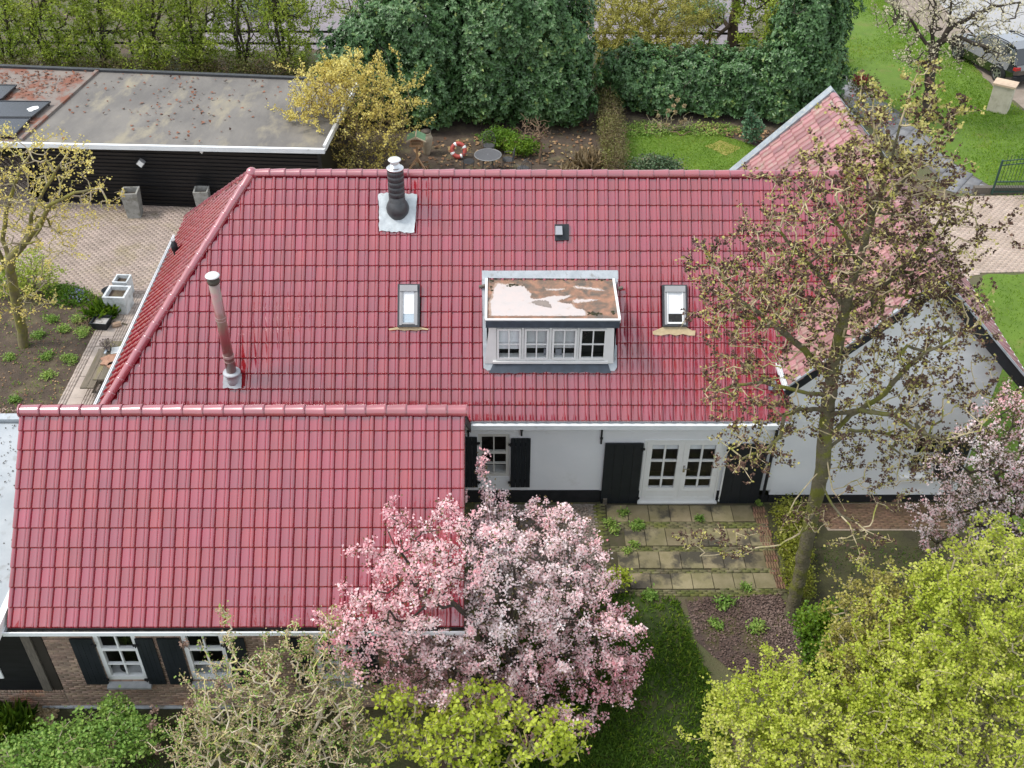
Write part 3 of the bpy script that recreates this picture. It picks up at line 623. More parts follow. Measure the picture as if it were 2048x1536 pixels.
m.hexa([(dx1+.05, 18.871, 5.14), (dx1+.10, 18.871, 5.14), (dx1+.08, 20.40, 5.25), (dx1+.03, 20.40, 5.25)], [(dx1+.05, 18.871, 5.255), (dx1+.10, 18.871, 5.255), (dx1+.08, 20.40, 5.35), (dx1+.03, 20.40, 5.35)])
m.build('roof_rim', WHITE, dormer)
m = MB(); m.box(dx0-.05, dx1+.08, 18.845, DF-.002, 5.03, 5.098); m.box(dx0-.05, dx1+.08, 18.836, 18.8449, 5.03, 5.2215); m.build('fascia', DARKLEAD, dormer)
m = MB()      # face boards around the sashes
zt, zb = 5.02, 3.98
xs = [W(998-5, 690, DF)[0], W(1043, 690, DF)[0], W(1048, 690, DF)[0], W(1098, 690, DF)[0], W(1103, 690, DF)[0], W(1154, 690, DF)[0], W(1158, 690, DF)[0], W(1213, 690, DF)[0]]
hx_ = [(xs[0], xs[1], 4.06, 4.93), (xs[2], xs[3], 4.06, 4.93), (xs[4], xs[5], 4.06, 4.93), (xs[6], xs[7], 4.06, 4.93)]
wall(m, dx0+.01, dx1-.02, zb, zt, DF, hx_, .05)
m.slab([(dx0-.09, DF-.012, zb-.03), (dx0+.17, DF-.012, zb-.03), (dx0+.17, DF-.012, zt), (dx0+.03, DF-.012, zt)], (0, .01, 0))
m.slab([(dx1-.19, DF-.012, zb-.03), (dx1+.03, DF-.012, zb-.03), (dx1-.02, DF-.012, zt), (dx1-.19, DF-.012, zt)], (0, .01, 0))
m.box(dx0+.10, dx1-.10, DF-.05, DF-.013, 3.97, 4.03)
m.build('face_board', WHITE, dormer)
for i, (xa, xb, za, zb2) in enumerate(hx_):
    # sash frames and glass are parts of the dormer
    s = MB(); fr = .055; y = DF-.01
    s.box(xa+.008, xa+fr, y-.02, y+.04, za+.008, zb2-.008); s.box(xb-fr, xb-.008, y-.02, y+.04, za+.008, zb2-.008); s.box(xa+fr, xb-fr, y-.02, y+.04, za+.008, za+fr); s.box(xa+fr, xb-fr, y-.02, y+.04, zb2-fr, zb2-.008)
    xm, zm = (xa+xb)/2, za+(zb2-za)*.49; s.box(xm-.014, xm+.014, y-.004, y+.03, za+fr, zb2-fr); s.box(xa+fr, xm-.0141, y-.002, y+.028, zm-.014, zm+.014); s.box(xm+.0141, xb-fr, y-.002, y+.028, zm-.014, zm+.014)
    s.build('sash', WHITE, dormer)
    for a, b in ((xa+fr, xm-.014), (xm+.014, xb-fr)):
        for c, d in ((za+fr, zm-.014), (zm+.014, zb2-fr)):
            g = MB(); g.poly([(a, y+.015, c), (b, y+.015, c), (b, y+.015, d), (a, y+.015, d)]); g.build('pane', GLASS, dormer)
    bz = [za+.24, za+.30, za+.30, None][i]
    if bz:
        g = MB(); nb = 14
        for k in range(nb):
            a, b = bz+(zb2-bz)*k/nb, bz+(zb2-bz)*(k+1)/nb; g.poly([(xa+.03, DF+.075, a), (xb-.03, DF+.075, a), (xb-.03, DF+.09, b), (xa+.03, DF+.09, b)])
        if i in (1, 2): g.box(xa+.03, xb-.03, DF+.07, DF+.10, bz-.03, bz)
        g.build('blind', BLINDW if i == 0 else BLINDG, dormer)
    g = MB(); g.box(xa, xb, DF+.06, DF+.20, za-.01, za+.03); g.build('inner_sill', WHITE if i < 3 else DARKFILL, dormer)
m = MB(); m.box(dx0+.02, dx1-.02, DF+.26, DF+.28, 3.9, 5.1); m.build('dark_behind_glass', DARKFILL, dormer)
m = MB()
for px, w_ in ((1092, .10), (1117, .14)):
    p = W(px, 705, DF+.12); m.box(p[0]-w_/2, p[0]+w_/2, DF+.12, DF+.18, 4.09, 4.09+.17)
m.build('folded_cloth', mat('grey_cloth', (.32, .33, .36), rough=.9), dormer)
# lead flashings round the dormer
def roofquad(name, pts, mat, parent, up=.055, sub=1, wav=0.):
    P = [roofpt(x, y, up) for x, y in pts]; mb = MB(); mb.slab([tuple(p) for p in P], tuple(-MN*.012)); return mb.build(name, mat, parent)
roofquad('flashing', [(965, 541.5), (1235, 540.5), (1234, 557.5), (978, 556)], LEAD, dormer, .075)
roofquad('flashing', [(964, 541), (976, 541), (977, 700), (966, 712)], LEAD, dormer, .072)
roofquad('flashing', [(1230, 541), (1236, 541), (1236.5, 560), (1233, 570), (1231, 712), (1227, 700)], LEAD, dormer, .072)
roofquad('flashing', [(966, 690), (980, 690), (991, 726), (991, 739), (975, 741), (967, 736)], LEAD, dormer, .078)
roofquad('flashing', [(1222, 690), (1234, 690), (1234, 735), (1229, 742), (1215, 741), (1206, 739), (1206, 726)], LEAD, dormer, .078)
pts = [(988, 724)]+[(1215, 724)]
low = []
for k in range(20):
    x = 1222-k*(1222-978)/19; low.append((x, 744+(2.5 if k % 2 else 0)+rng.normal(0, .8)))
roofquad('apron', pts+low, DARKLEAD, dormer, .085)
for xa, xb, y in ((958, 974, 572), (1236, 1246, 576)):
    p0, p1 = roofpt(xa, y+2, .10), roofpt(xb, y-1, .12); m = MB(); m.beam(p0, p1, .07, .05); m.build('outlet_pipe', OAK, dormer)

# roof windows
for (xa, ya, xb, yb, fl, dark) in ((795.5, 569.5, 840, 655, [(777, 657.5), (795, 654), (840, 654), (857, 657.5), (856, 660), (845, 659), (832, 661), (820, 660), (808, 661), (796, 659), (779, 660.5)], False),
                             (1324.5, 571, 1373, 654, [(1305, 663), (1326, 654), (1372, 654), (1384, 661), (1391, 661), (1390, 671), (1378, 671), (1366, 668), (1352, 671), (1338, 668), (1322, 671), (1306, 669)], True)):
    c0, c1 = uvof(xa, yb), uvof(xb, ya); U0, V0, U1, V1 = c0[0], c0[1], c1[0], c1[1]
    Mx = Matrix(((1, 0, 0, EAVE[0]), (0, MEY[1], MN[1], EAVE[1]), (0, MEY[2], MN[2], EAVE[2]), (0, 0, 0, 1)))
    m = MB(Mx); t = .055
    for b in ((U0, U0+t, V0, V1), (U1-t, U1, V0, V1), (U0+t, U1-t, V0, V0+.05), (U0+t, U1-t, V1-.02, V1)): m.box(b[0], b[1], b[2], b[3], -.02, .125)
    rw = m.build('roof_window', ANTH, house)
    g = MB(Mx); g.box(U0+.045, U0+.10, V0+.04, V1-.14, .1251, .14); g.box(U1-.10, U1-.045, V0+.04, V1-.14, .1251, .14); g.box(U0+.05, U1-.05, V1-.17, V1-.03, .1255, .165); g.build('cladding', mat('grey_cladding', (.30, .30, .30), rough=.45), rw)
    g = MB(Mx); g.box(U0+.10, U0+.125, V0+.06, V1-.17, .09, .132); g.box(U1-.125, U1-.10, V0+.06, V1-.17, .09, .132); g.box(U0+.125, U1-.125, V0+.06, V0+.10, .09, .13); g.build('sash', WHITE if dark else GREYSTONE, rw)
    sp_ = V0+.10+(V1-V0-.27)*(.28)
    g = MB(Mx); g.poly([(U0+.125, V0+.10, .118), (U1-.125, V0+.10, .118), (U1-.125, V1-.17, .118), (U0+.125, V1-.17, .118)]); g.build('pane', GLASS, rw)
    g = MB(Mx); g.box(U0+.12, U1-.12, sp_, V1-.165, .085, .108); g.build('blind', mat('bright_blind', (.80, .80, .80), rough=.8), rw)
    g = MB(Mx); g.box(U0+.12, U1-.12, V0+.09, sp_-.001, .08, .10); g.build('dark_behind_glass' if dark else 'lower_tint', DARKFILL if dark else mat('pale_blue_tint', (.46, .54, .60), rough=.8), rw)  # lower part: tint painted in, dark on the right for a tree reflection
    roofquad('flashing', fl, mat('tan_flashing', (.48, .38, .23), (.40, .31, .18), 9, rough=.8), rw, .068)

# big black flue
fb = roofpt(796, 428, 0); flue = MB(); Z0 = fb[2]
cx, cy = W(795.3, 415, fb[1])[0], fb[1]; zb_ = W(795, 416, cy)[2]; zt_ = W(791, 337, cy)[2]
prof = [(.10, -.35), (.19, -.22), (.255, -.08), (.265, .02), (.235, .12), (.195, .19)]
z = .20
while z < zt_-zb_-.05: prof += [(.187, z), (.187, z+.115), (.178, z+.122), (.178, z+.128)]; z += .13
prof += [(.187, zt_-zb_-.03), (.187, zt_-zb_)]
flue.lathe(prof, (cx, cy, zb_), 24); flue = flue.build('flue', FLUEBLK, house, True)
m = MB(); m.lathe([(.195, -.01), (.20, .015), (.19, .03), (.15, .045), (.11, .05), (.105, .12)], (cx, cy, zt_), 24); m.build('steel_collar', STEEL, flue, True)
m = MB(); m.lathe([(.095, .10), (.10, .16), (.105, .2)], (cx, cy, zt_), 20); m.lathe([(.14, .20), (.15, .215), (.13, .235), (.06, .25), (.004, .252)], (cx, cy, zt_), 24); m.build('rain_cap', mat('bright_steel', (.72, .72, .72), rough=.35, metal=.5), flue, True)
def wavy(name, c4, mat, parent, up, n=14, amp=.012):
    a, b, c, d = [np.array(roofpt(*p)) for p in c4]; V = []; F = []
    for j in range(n+1):
        for i in range(n+1):
            s, t = i/n, j/n; p = (a*(1-s)+b*s)*(1-t)+(d*(1-s)+c*s)*t
            e = rng.normal(0, 1)*amp; V.append(p+MN*(up+abs(e))+np.array([0, 0, 0])+(MEX*rng.normal(0, amp*.6) if i in (0, n) else 0)+(MEY*rng.normal(0, amp) if j in (0, n) else 0))
    for j in range(n):
        for i in range(n): F.append((j*(n+1)+i, j*(n+1)+i+1, (j+1)*(n+1)+i+1, (j+1)*(n+1)+i))
    return npmesh(name, V, F, mat, parent, True)
BRLEAD = mat('bright_lead', (.46, .50, .51), (.37, .40, .41), 6, rough=.42, spec=.7, bump=.6, bscale=9, c3=(.34, .34, .32), scale3=7, cut3=.68)
wavy('flashing', [(757.5, 388), (835, 389), (829, 466.5), (759, 464)], BRLEAD, flue, .055)
# slim red flue
fb = roofpt(465, 765, 0); cx, cy = fb[0], fb[1]+.02
cx = W(463, 742, cy)[0]; zl = W(463, 745, cy)[2]; zt_ = W(428, 566, cy)[2]; r = .112
OLDFLUE = mat('weathered_red_flue', (.27, .075, .08), (.22, .09, .085), 2, rough=.35, spec=.8, coat=.4, c3=(.17, .15, .10), scale3=2.2, cut3=.57, soft3=.1)
f2 = MB(); f2.lathe([(r, 0), (r, zt_-zl)], (cx, cy, zl), 20); f2 = f2.build('flue', OLDFLUE, house, True)
m = MB()
for zz, rr, h in ((W(456, 713, cy)[2], r+.012, .06), (W(455, 720, cy)[2]-.02, r+.006, .02), (W(444, 640, cy)[2], r+.006, .018), (W(443, 634, cy)[2], r+.006, .018)): m.lathe([(rr-.012, -.001), (rr, 0), (rr, h), (rr-.012, h+.001)], (cx, cy, zz), 20)
m.build('clamp', mat('dull_clamp', (.40, .30, .28), (.30, .2, .18), 9, rough=.5), f2)
m = MB(); m.lathe([(.16, -.34), (.145, -.15), (.135, -.03), (.19, -.02), (.20, .0), (.19, .03), (.12, .045)], (cx, cy, zl), 22); m.build('collar', LEAD, f2, True)
m = MB(); m.lathe([(r+.01, 0), (r+.02, .02), (r+.02, .08), (r+.005, .09), (r-.01, .17)], (cx, cy, zt_), 20); m.build('neck', mat('sooty_neck', (.05, .045, .03), rough=.8), f2, True)
m = MB(); m.lathe([(.15, .17), (.155, .185), (.13, .21), (.06, .225), (.004, .228)], (cx, cy, zt_), 22); m.build('rain_cap', mat('grey_white_cap', (.66, .68, .66), rough=.4), f2, True)
wavy('flashing', [(448, 748), (485, 748), (484, 778), (447, 776)], LEAD, f2, .055, 8, .008)
# vents in the roof
m = MB(); P = [roofpt(x, y, .08) for x, y in ((1109, 448.5), (1138, 448), (1138, 480), (1110, 481))]; m.slab([tuple(p) for p in P], tuple(-MN*.05)); vent = m.build('vent_tile', BLACK, house)
def hood(px, py, s, mat, parent):
    p = roofpt(px, py, .05); M_ = Matrix(((1, 0, 0, p[0]), (0, MEY[1], MN[1], p[1]), (0, MEY[2], MN[2], p[2]), (0, 0, 0, 1))); q = MB(M_)
    q.hexa([(-.09*s, -.11*s, 0), (.09*s, -.11*s, 0), (.09*s, .12*s, 0), (-.09*s, .12*s, 0)], [(-.085*s, -.12*s, .13*s), (.085*s, -.12*s, .13*s), (.075*s, .10*s, .10*s), (-.075*s, .10*s, .10*s)]); return q.build('hood', mat, parent)
hood(1117.5, 462, .95, mat('grey_plastic', (.30, .31, .33), rough=.4), vent)
m = MB(); P = [roofpt(x, y, .05) for x, y in ((1532, 757), (1562, 757), (1562, 787), (1532, 787))]; m.slab([tuple(p) for p in P], tuple(-MN*.05)); vent = m.build('vent_tile', TILE, house)
hood(1544, 771, .95, mat('blue_grey_plastic', (.16, .19, .23), rough=.4), vent)
hn3 = np.cross(hx, hy); p = PLN(353, 512, HO, hn3); q = W(347, 478, p[1]); m = MB()
m.lathe([(.085, 0), (.085, .02), (.06, .05), (.06, .22), (.085, .24), (.085, .42), (.06, .44), (.055, .52)], (p[0], p[1], p[2]-.05), 14); vp = m.build('vent_pipe', BLACK, house, True)
m = MB(); m.lathe([(.058, .52), (.058, .55), (.004, .555)], (p[0], p[1], p[2]-.05), 12); m.build('vent_cap', GREYSTONE, vp)

# ------------------------------------------------------------------ gabled wing on the right
wing = thing('gable_wing', 'white boarded gable wing with black barge boards behind the tall cone bearing tree', 'building', (9, 18.5, 0))
WR, WRZ, WEX, WEZ = 9.10, 6.78, 6.40, 3.98
c46, s46 = math.cos(R_(46)), math.sin(R_(46))
m = MB(); HW = [(9.80, 10.48, .92, 2.18)]
wall(m, 6.64, 11.24, .22, 2.60, WY-.004, HW); m.poly([(6.64, WY-.004, .22), (6.64, 27.2, .22), (6.64, 27.2, 4.0), (6.64, WY-.004, 4.0)])
m.poly([(11.24, WY-.004, .22), (11.24, 27.2, .22), (11.24, 27.2, 4.2), (11.24, WY-.004, 4.2)])
m.poly([(6.64, 27.2, .22), (11.24, 27.2, .22), (11.24, 27.2, 4.2), (9.1, 27.2, 6.6), (6.64, 27.2, 4.1)])
m.poly([(6.64, WY+.01, 2.6), (11.24, WY+.01, 2.6), (11.24, WY+.01, 4.2), (9.0, WY+.01, 6.5), (6.64, WY+.01, 4.1)])
m.build('wall', STUCCO, wing)
m = MB(); m.box(6.64, 11.26, WY-.03, WY-.005, 0, .235); m.build('plinth', TAR, wing)
z = 2.60
GB = mat('white_gable_board', (.77, .78, .78), (.73, .745, .75), 2, rough=.55, var=.03)
while z < 6.4:
    h = .118; zz = z+h
    xa = max(6.64, WEX+(zz-WEZ)*c46/s46+.08); xb = min(11.24, 2*WR-WEX-(zz-WEZ)*c46/s46-.08)
    if xb-xa < .15: break
    b = MB(); segs = [(xa, xb)] if not (3.60 < z+h/2 < 3.98) else [(xa, 9.16), (9.56, xb)]
    for p, q in segs: b.hexa([(p, WY-.012, z), (q, WY-.012, z), (q, WY+.008, z), (p, WY+.008, z)], [(p, WY-.004, zz-.004), (q, WY-.004, zz-.004), (q, WY+.008, zz-.004), (p, WY+.008, zz-.004)])
    b.build('wall_board', GB, wing); z = zz
m = MB(); m.box(9.14, 9.58, WY-.03, WY-.013, 3.56, 3.62); m.box(9.14, 9.19, WY-.03, WY-.013, 3.62, 3.98); m.box(9.53, 9.58, WY-.03, WY-.013, 3.62, 3.98); m.box(9.14, 9.58, WY-.03, WY-.013, 3.98, 4.03); aw = m.build('attic_window', WHITE, wing)
m = MB(); m.poly([(9.19, WY+.02, 3.6), (9.53, WY+.02, 3.6), (9.53, WY+.02, 4.0), (9.19, WY+.02, 4.0)]); m.build('pane', GLASS, aw)
m = MB(); m.box(9.17, 9.55, WY+.0, WY+.009, 3.6, 4.0); m.build('dark_behind_glass', DARKFILL, aw)
window(wing, 9.80, 10.48, .92, 2.18, WY+.02, [1.56], 2, .08, .03, WHITE, sill=True)
m = MB(); m.box(9.70, 10.62, WY-.12, WY-.006, .78, .90); m.box(9.70, 10.62, WY-.07, WY-.006, .66, .76); m.build('window_sill', WHITE, wing)
shutter(wing, 10.50, 11.16, .80, 2.14, WY-.02, 10.51)
m = MB()
m.poly([(WEX, 27.5, WEZ-.05), (WEX, 18.12, WEZ-.05), (WR, 18.12, WRZ-.06), (WR, 27.5, WRZ-.06)]); m.poly([(2*WR-WEX, 27.5, WEZ-.05), (2*WR-WEX, 18.12, WEZ-.05), (WR, 18.12, WRZ-.06), (WR, 27.5, WRZ-.06)])
m.build('roof_deck', DECK, wing)
vl = (WR-WEX)/c46; wl = vl/11
lay_tiles(wing, (WEX, 27.42, WEZ), (0, -1, 0), (c46, 0, s46), [(-1, -1), (50, -1), (50, 9), (-1, 9)], 11, 0, .24*39, .24, wl, OLDTILE, 240, key=lambda p: p[0]-p[1]*.3)
lay_tiles(wing, (2*WR-WEX, 18.12, WEZ), (0, 1, 0), (-c46, 0, s46), [(-1, -1), (50, -1), (50, 9), (-1, 9)], 11, 0, .24*38, .24, wl, OLDTILE, 0)
cap_run(wing, (WR, 27.25, WRZ+.0), (WR, 18.1, WRZ+.0), 31, .105, OLDTILE)
V = MB()
for i in range(150):
    y = rng.uniform(18.2, 27); sd = rng.choice([-1, 1]); r = rng.uniform(.03, .06); p = np.array([WR+sd*(.10+rng.normal(0, .02)), y, WRZ-.06+rng.normal(0, .015)])
    V.lathe([(r*.7, -r*.6), (r, 0), (r*.7, r*.6), (.004, r*.8)], p, 6)
V.build('mortar_bed', mat('lichen_mortar', (.42, .38, .30), (.22, .20, .16), 14, rough=1), wing, kind='stuff')
m = MB(); bd = .36
for sx in (1, -1):
    e = lambda d, y: (WR-sx*(WR-WEX+.02)+sx*d*0, y, 0)
    a = np.array([WR-sx*(WR-WEX+.06), 18.10, WEZ-.02]); b = np.array([WR, 18.10, WRZ+.03])
    m.slab([tuple(a), tuple(b), tuple(b-np.array([0, 0, bd])), tuple(a-np.array([0, 0, bd]))], (0, .04, 0))
    m.slab([tuple(a+np.array([0, .041, -.2])), tuple(b+np.array([0, .041, -.2])), tuple(b+np.array([0, .38, -.2])), tuple(a+np.array([0, .38, -.2]))], (0, 0, .02))
m.build('barge_board', BLACK, wing)
m = MB()
for sx in (1, -1):
    a = np.array([WR-sx*(WR-WEX+.05), 0, WEZ+.02]); b = np.array([WR, 0, WRZ+.07])
    m.hexa([a+(0, 18.06, 0), b+(0, 18.06, 0), b+(0, 18.06, -.06), a+(0, 18.06, -.06)], [a+(0, 18.14, 0), b+(0, 18.14, 0), b+(0, 18.14, -.06), a+(0, 18.14, -.06)])
m.build('verge_trim', LEAD, wing)
m = MB()
for sx in (1, -1):
    a = np.array([WR-sx*(WR-WEX+.05), 0, WEZ+.06]); b = np.array([WR, 0, WRZ+.12])
    m.hexa([a+(0, 27.36, 0), b+(0, 27.36, 0), b+(0, 27.36, -.10), a+(0, 27.36, -.10)], [a+(0, 27.66, 0), b+(0, 27.66, 0), b+(0, 27.66, -.10), a+(0, 27.66, -.10)])
m.build('verge_flashing', mat('mottled_lead', (.27, .31, .34), (.20, .23, .25), 5, rough=.6, c3=(.40, .38, .30), scale3=14, cut3=.6), wing)
for X, nm in ((WEX-.05, 1), (2*WR-WEX+.05, 1)):
    m = MB(); m.box(X-.05, X-.035, 18.1, 27.3, WEZ-.12, WEZ-.03); m.box(X+.035, X+.05, 18.1, 27.3, WEZ-.12, WEZ-.03); m.box(X-.035, X+.035, 18.1, 27.3, WEZ-.12, WEZ-.10); m.build('gutter', ZINC, wing)
m = MB(); m.box(6.60, 6.64, WY-.04, WY+.5, 2.98, 3.96); m.build('corner_board', WHITE, wing)

# ------------------------------------------------------------------ brick annex in front
AY = 12.65
annex = thing('brick_annex', 'low brick annex with glossy wine red tiled saddle roof and black shuttered windows', 'building', (-5, AY, 0))
A44 = R_(44); AE = np.array([0, 12.25, 3.05]); AEY = np.array([0, math.cos(A44), math.sin(A44)]); ARY, ARZ = 15.08, 5.80; ASL = (ARY-12.25)/math.cos(A44)
wins = [(-7.70, -6.90, .94, 2.40), (-6.04, -5.24, .94, 2.40), (-3.55, -2.75, .94, 2.40)]
m = MB(); wall(m, -8.66, -.85, 0, 2.9, AY, wins, .1); m.poly([(-8.66, AY, 0), (-8.66, 17.9, 0), (-8.66, 17.9, 2.7), (-8.66, ARY, 5.6), (-8.66, AY, 3.0)]); m.poly([(-.85, AY, 0), (-.85, 18.4, 0), (-.85, 18.4, 2.6), (-.85, ARY, 5.6), (-.85, AY, 3.0)])
m.build('wall', MORTAR, annex)
def brick_wall(parent, x0, x1, z0, z1, y, holes, soldier=False):
    bw, bh, th = (.22, .0625, .014) if not soldier else (.0625, .1, .014); V = []; F = []; R = []; nr = int((z1-z0)/bh+.01); b = 0
    for r in range(nr):
        x = x0-(0 if r % 2 else bw/2)
        while x < x1:
            a, c = max(x, x0)+.005, min(x+bw, x1)-.005; lo, hi = z0+r*bh+.005, z0+(r+1)*bh-.005; x += bw
            if c-a < .03: continue
            mid = (lo+hi)/2; segs = [(a, c)]
            for h in holes:
                if h[2]-.02 < mid < h[3]+.02:
                    n2 = []
                    for p, q in segs:
                        if q <= h[0] or p >= h[1]: n2.append((p, q)); continue
                        if p < h[0]: n2.append((p, h[0]))
                        if q > h[1]: n2.append((h[1], q))
                    segs = n2
            for p, q in segs:
                if q-p < .02: continue
                t = th+rng.normal(0, .002); e = .003
                V += [(p, y, lo), (q, y, lo), (q, y, hi), (p, y, hi), (p+e, y-t, lo+e), (q-e, y-t, lo+e), (q-e, y-t, hi-e), (p+e, y-t, hi-e)]
                F += [[b+i for i in f] for f in ((4, 5, 6, 7), (0, 1, 5, 4), (1, 2, 6, 5), (2, 3, 7, 6), (3, 0, 4, 7))]; R += [rng.random()]*5; b += 8
    npmesh('brick', V, F, BRICK, parent, rnd=R, kind='stuff')
brick_wall(annex, -8.66, -.85, .0, 2.88, AY, [(a-.0, b+.0, c, d) for a, b, c, d in wins])
m = MB(); m.poly([(-8.9, 12.26, 3.0), (-.64, 12.26, 3.0), (-.64, ARY, ARZ-.06), (-8.9, ARY, ARZ-.06)]); m.poly([(-8.9, 18.1, 2.86), (-.64, 18.1, 2.86), (-.64, ARY, ARZ-.06), (-8.9, ARY, ARZ-.06)]); m.build('roof_deck', DECK, annex)
aw_ = .2412
lay_tiles(annex, AE, (1, 0, 0), AEY, None, 11, -9.085, -9.085+aw_*35, aw_, ASL/11, TILE, 300, clip=[(1, 0, 8.935)])
lay_tiles(annex, (-.643, 18.1, 2.88), (-1, 0, 0), (0, -math.cos(A44), math.sin(A44)), [(-1, -1), (9, -1), (9, 9), (-1, 9)], 11, 0, .24*34, .243, ASL/11*1.06, TILE, 0)
cap_run(annex, (-8.92, ARY, ARZ+.02), (-.62, ARY, ARZ+.02), 22, .115, RIDGE, flare=.018)
m = MB(); m.tube([(-8.925, ARY, ARZ+.02), (-8.90, ARY, ARZ+.02)], .13, 16); m.build('ridge_end', RIDGE, annex)
m = MB(); m.box(-.84, -.64, 12.5, 12.54, 2.7, 2.95)
m.slab([(-.66, 12.27, 2.98), (-.66, ARY, ARZ-.08), (-.66, ARY, ARZ-.30), (-.66, 12.27, 2.76)], (.02, 0, 0)); m.slab([(-.66, 18.0, 2.93), (-.66, ARY, ARZ-.08), (-.66, ARY, ARZ-.30), (-.66, 18.0, 2.71)], (.02, 0, 0)); m.build('verge_board', TAR, annex)
m = MB(); m.box(-9.0, -.62, 12.135, 12.15, 2.95, 3.055); m.box(-9.0, -.62, 12.12, 12.1349, 3.03, 3.065); m.box(-9.0, -8.97, 12.15, 12.30, 2.93, 3.055); m.build('gutter', ZINC, annex)
m = MB(); m.box(-8.969, -.62, 12.1501, 12.40, 2.93, 2.96); m.box(-8.969, -.62, 12.401, 12.62, 2.86, 2.99); m.build('gutter_bed', DARKGUT, annex)
m = MB()
for i in range(90):
    x = rng.uniform(-8.9, -1) if i > 40 else rng.uniform(-8.9, -7.2); r = rng.uniform(.012, .03); m.lathe([(r, -.005), (r*.8, r*.5), (.003, r*.7)], (x, rng.uniform(12.16, 12.24), 2.962), 5)
m.build('moss_clump', mat('gutter_moss', (.06, .05, .03), (.10, .09, .06), 20, rough=1), annex, kind='stuff')
for i, (a, b, c, d) in enumerate(wins):
    window(annex, a, b, c, d, AY+.02, [1.40, 1.87], 2, .085, .032, WHITE, rail=1.87, sill=True, bot=.10)
    s = MB(); s.hexa([(a-.02, AY-.13, c-.15), (b+.04, AY-.13, c-.15), (b+.04, AY-.005, c-.15), (a-.02, AY-.005, c-.15)], [(a-.02, AY-.13, c-.10), (b+.04, AY-.13, c-.10), (b+.04, AY-.005, c-.045), (a-.02, AY-.005, c-.045)]); s.build('window_sill', GREYSTONE, annex)
for a, b, h in ((-8.13, -7.70, -7.695), (-6.90, -6.56, -6.905), (-6.49, -6.06, -6.055), (-5.23, -4.84, -5.235), (-4.00, -3.57, -3.565), (-2.74, -2.34, -2.745)): shutter(annex, a, b, .86, 2.27, AY-.02, h, 4, .03)
# timber front left of the brickwork
m = MB(); m.box(-9.03, -8.86, AY-.06, AY+.1, .64, 2.80); m.build('post', OAK, annex)
for k in range(14):
    b = MB(); z = .64+k*.155; b.hexa([(-8.859, AY-.03, z), (-8.665, AY-.03, z), (-8.665, AY, z), (-8.859, AY, z)], [(-8.859, AY-.012, z+.15), (-8.665, AY-.012, z+.15), (-8.665, AY, z+.15), (-8.859, AY, z+.15)]); b.build('wall_board', mat('brown_black_board', (.022, .016, .01), rough=.7) if k == 0 else bpy.data.materials['brown_black_board'], annex)
pot = thing('flower_pot', 'dark round pot on the inner sill of the leftmost brick annex window', 'pot', (-7.42, AY+.2, .99)); m = MB(); m.lathe([(.05, 0), (.075, .08), (.07, .14), (.05, .15), (.045, .1)], (-7.42, AY+.19, .992), 14); m.build('bowl', BLACK, pot, True)
m = MB(); m.lathe([(.046, .12), (.047, .13), (.003, .135)], (-7.42, AY+.19, .992), 14); m.build('potting_soil', SOIL, pot)
bsk = thing('bundle_of_cloth', 'crumpled grey and white bundle behind the second annex window', 'bundle', (-5.5, AY+.2, .99)); m = MB()
for i in range(9):
    c = (-5.45+rng.normal(0, .09), AY+.19+rng.normal(0, .02), 1.03+abs(rng.normal(0, .05))); r = rng.uniform(.03, .06); m.lathe([(r*.5, -r), (r, -.2*r), (r*.9, .4*r), (.004, r)], c, 7)
m.build('cloth', mat('crumpled_cloth', (.35, .36, .38), (.08, .09, .10), 25, rough=.9), bsk)
# flat roofed extension
ext = thing('flat_roof_extension', 'black boarded extension with pale wet flat roof and white edge trim', 'building', (-11, AY, 0))
EZ = 3.22; yb = G(20, 842, EZ)[1]; xr = -8.98; yf = G(3, 1270, EZ)[1]-.02
m = MB(); m.box(-15, xr-.10, yf+.05, yb-.05, EZ-.12, EZ-.03)
m.build('flat_roof', mat('wet_pale_roofing', (.36, .38, .39), (.29, .315, .33), 1.2, rough=.2, spec=.6, rvar=.08, c3=(.22, .22, .21), scale3=1.7, cut3=.62), ext)
m = MB(); m.box(xr-.13, xr, yf, yb, EZ-.20, EZ+.02); m.box(-15, xr-.131, yf, yf+.12, EZ-.20, EZ+.02); m.build('edge_trim', WHITE, ext)
m = MB(); m.box(-15, xr, yb, yb+.20, EZ-.1, EZ+.05); m.build('rear_trim', LEAD, ext)
m = MB(); m.box(-15, -9.03, AY, yb-.1, .62, EZ-.2); m.build('wall', TAR, ext)
for k in range(15):
    z = .64+k*.155; b = MB(); b.hexa([(-15, AY-.03, z), (-9.035, AY-.03, z), (-9.035, AY-.001, z), (-15, AY-.001, z)], [(-15, AY-.012, z+.15), (-9.035, AY-.012, z+.15), (-9.035, AY-.001, z+.15), (-15, AY-.001, z+.15)]); b.build('wall_board', BOARDBLACK, ext)
m = MB(); m.box(-15, -8.665, AY-.001, AY+.2, 0, .635); m.build('plinth', MORTAR, ext)
brick_wall(ext, -15, -8.665, 0, .50, AY-.0011, []); brick_wall(ext, -15, -8.665, .51, .63, AY-.0011, [], True)
pz = W(10, 1352, AY)[2]; px_ = W(10, 1352, AY)[0]
m = MB(); m.box(px_-.08, px_, AY-.06, AY-.031, pz, pz+1.2); m.box(px_-1, px_-.08, AY-.06, AY-.031, pz, pz+.09); m.box(px_-1, px_-.08, AY-.06, AY-.031, pz+1.1, pz+1.2); ew = m.build('window', WHITE, ext); m = MB(); m.poly([(px_-1, AY-.045, pz+.09), (px_-.08, AY-.045, pz+.09), (px_-.08, AY-.045, pz+1.1), (px_-1, AY-.045, pz+1.1)]); m.build('pane', GLASS, ew)

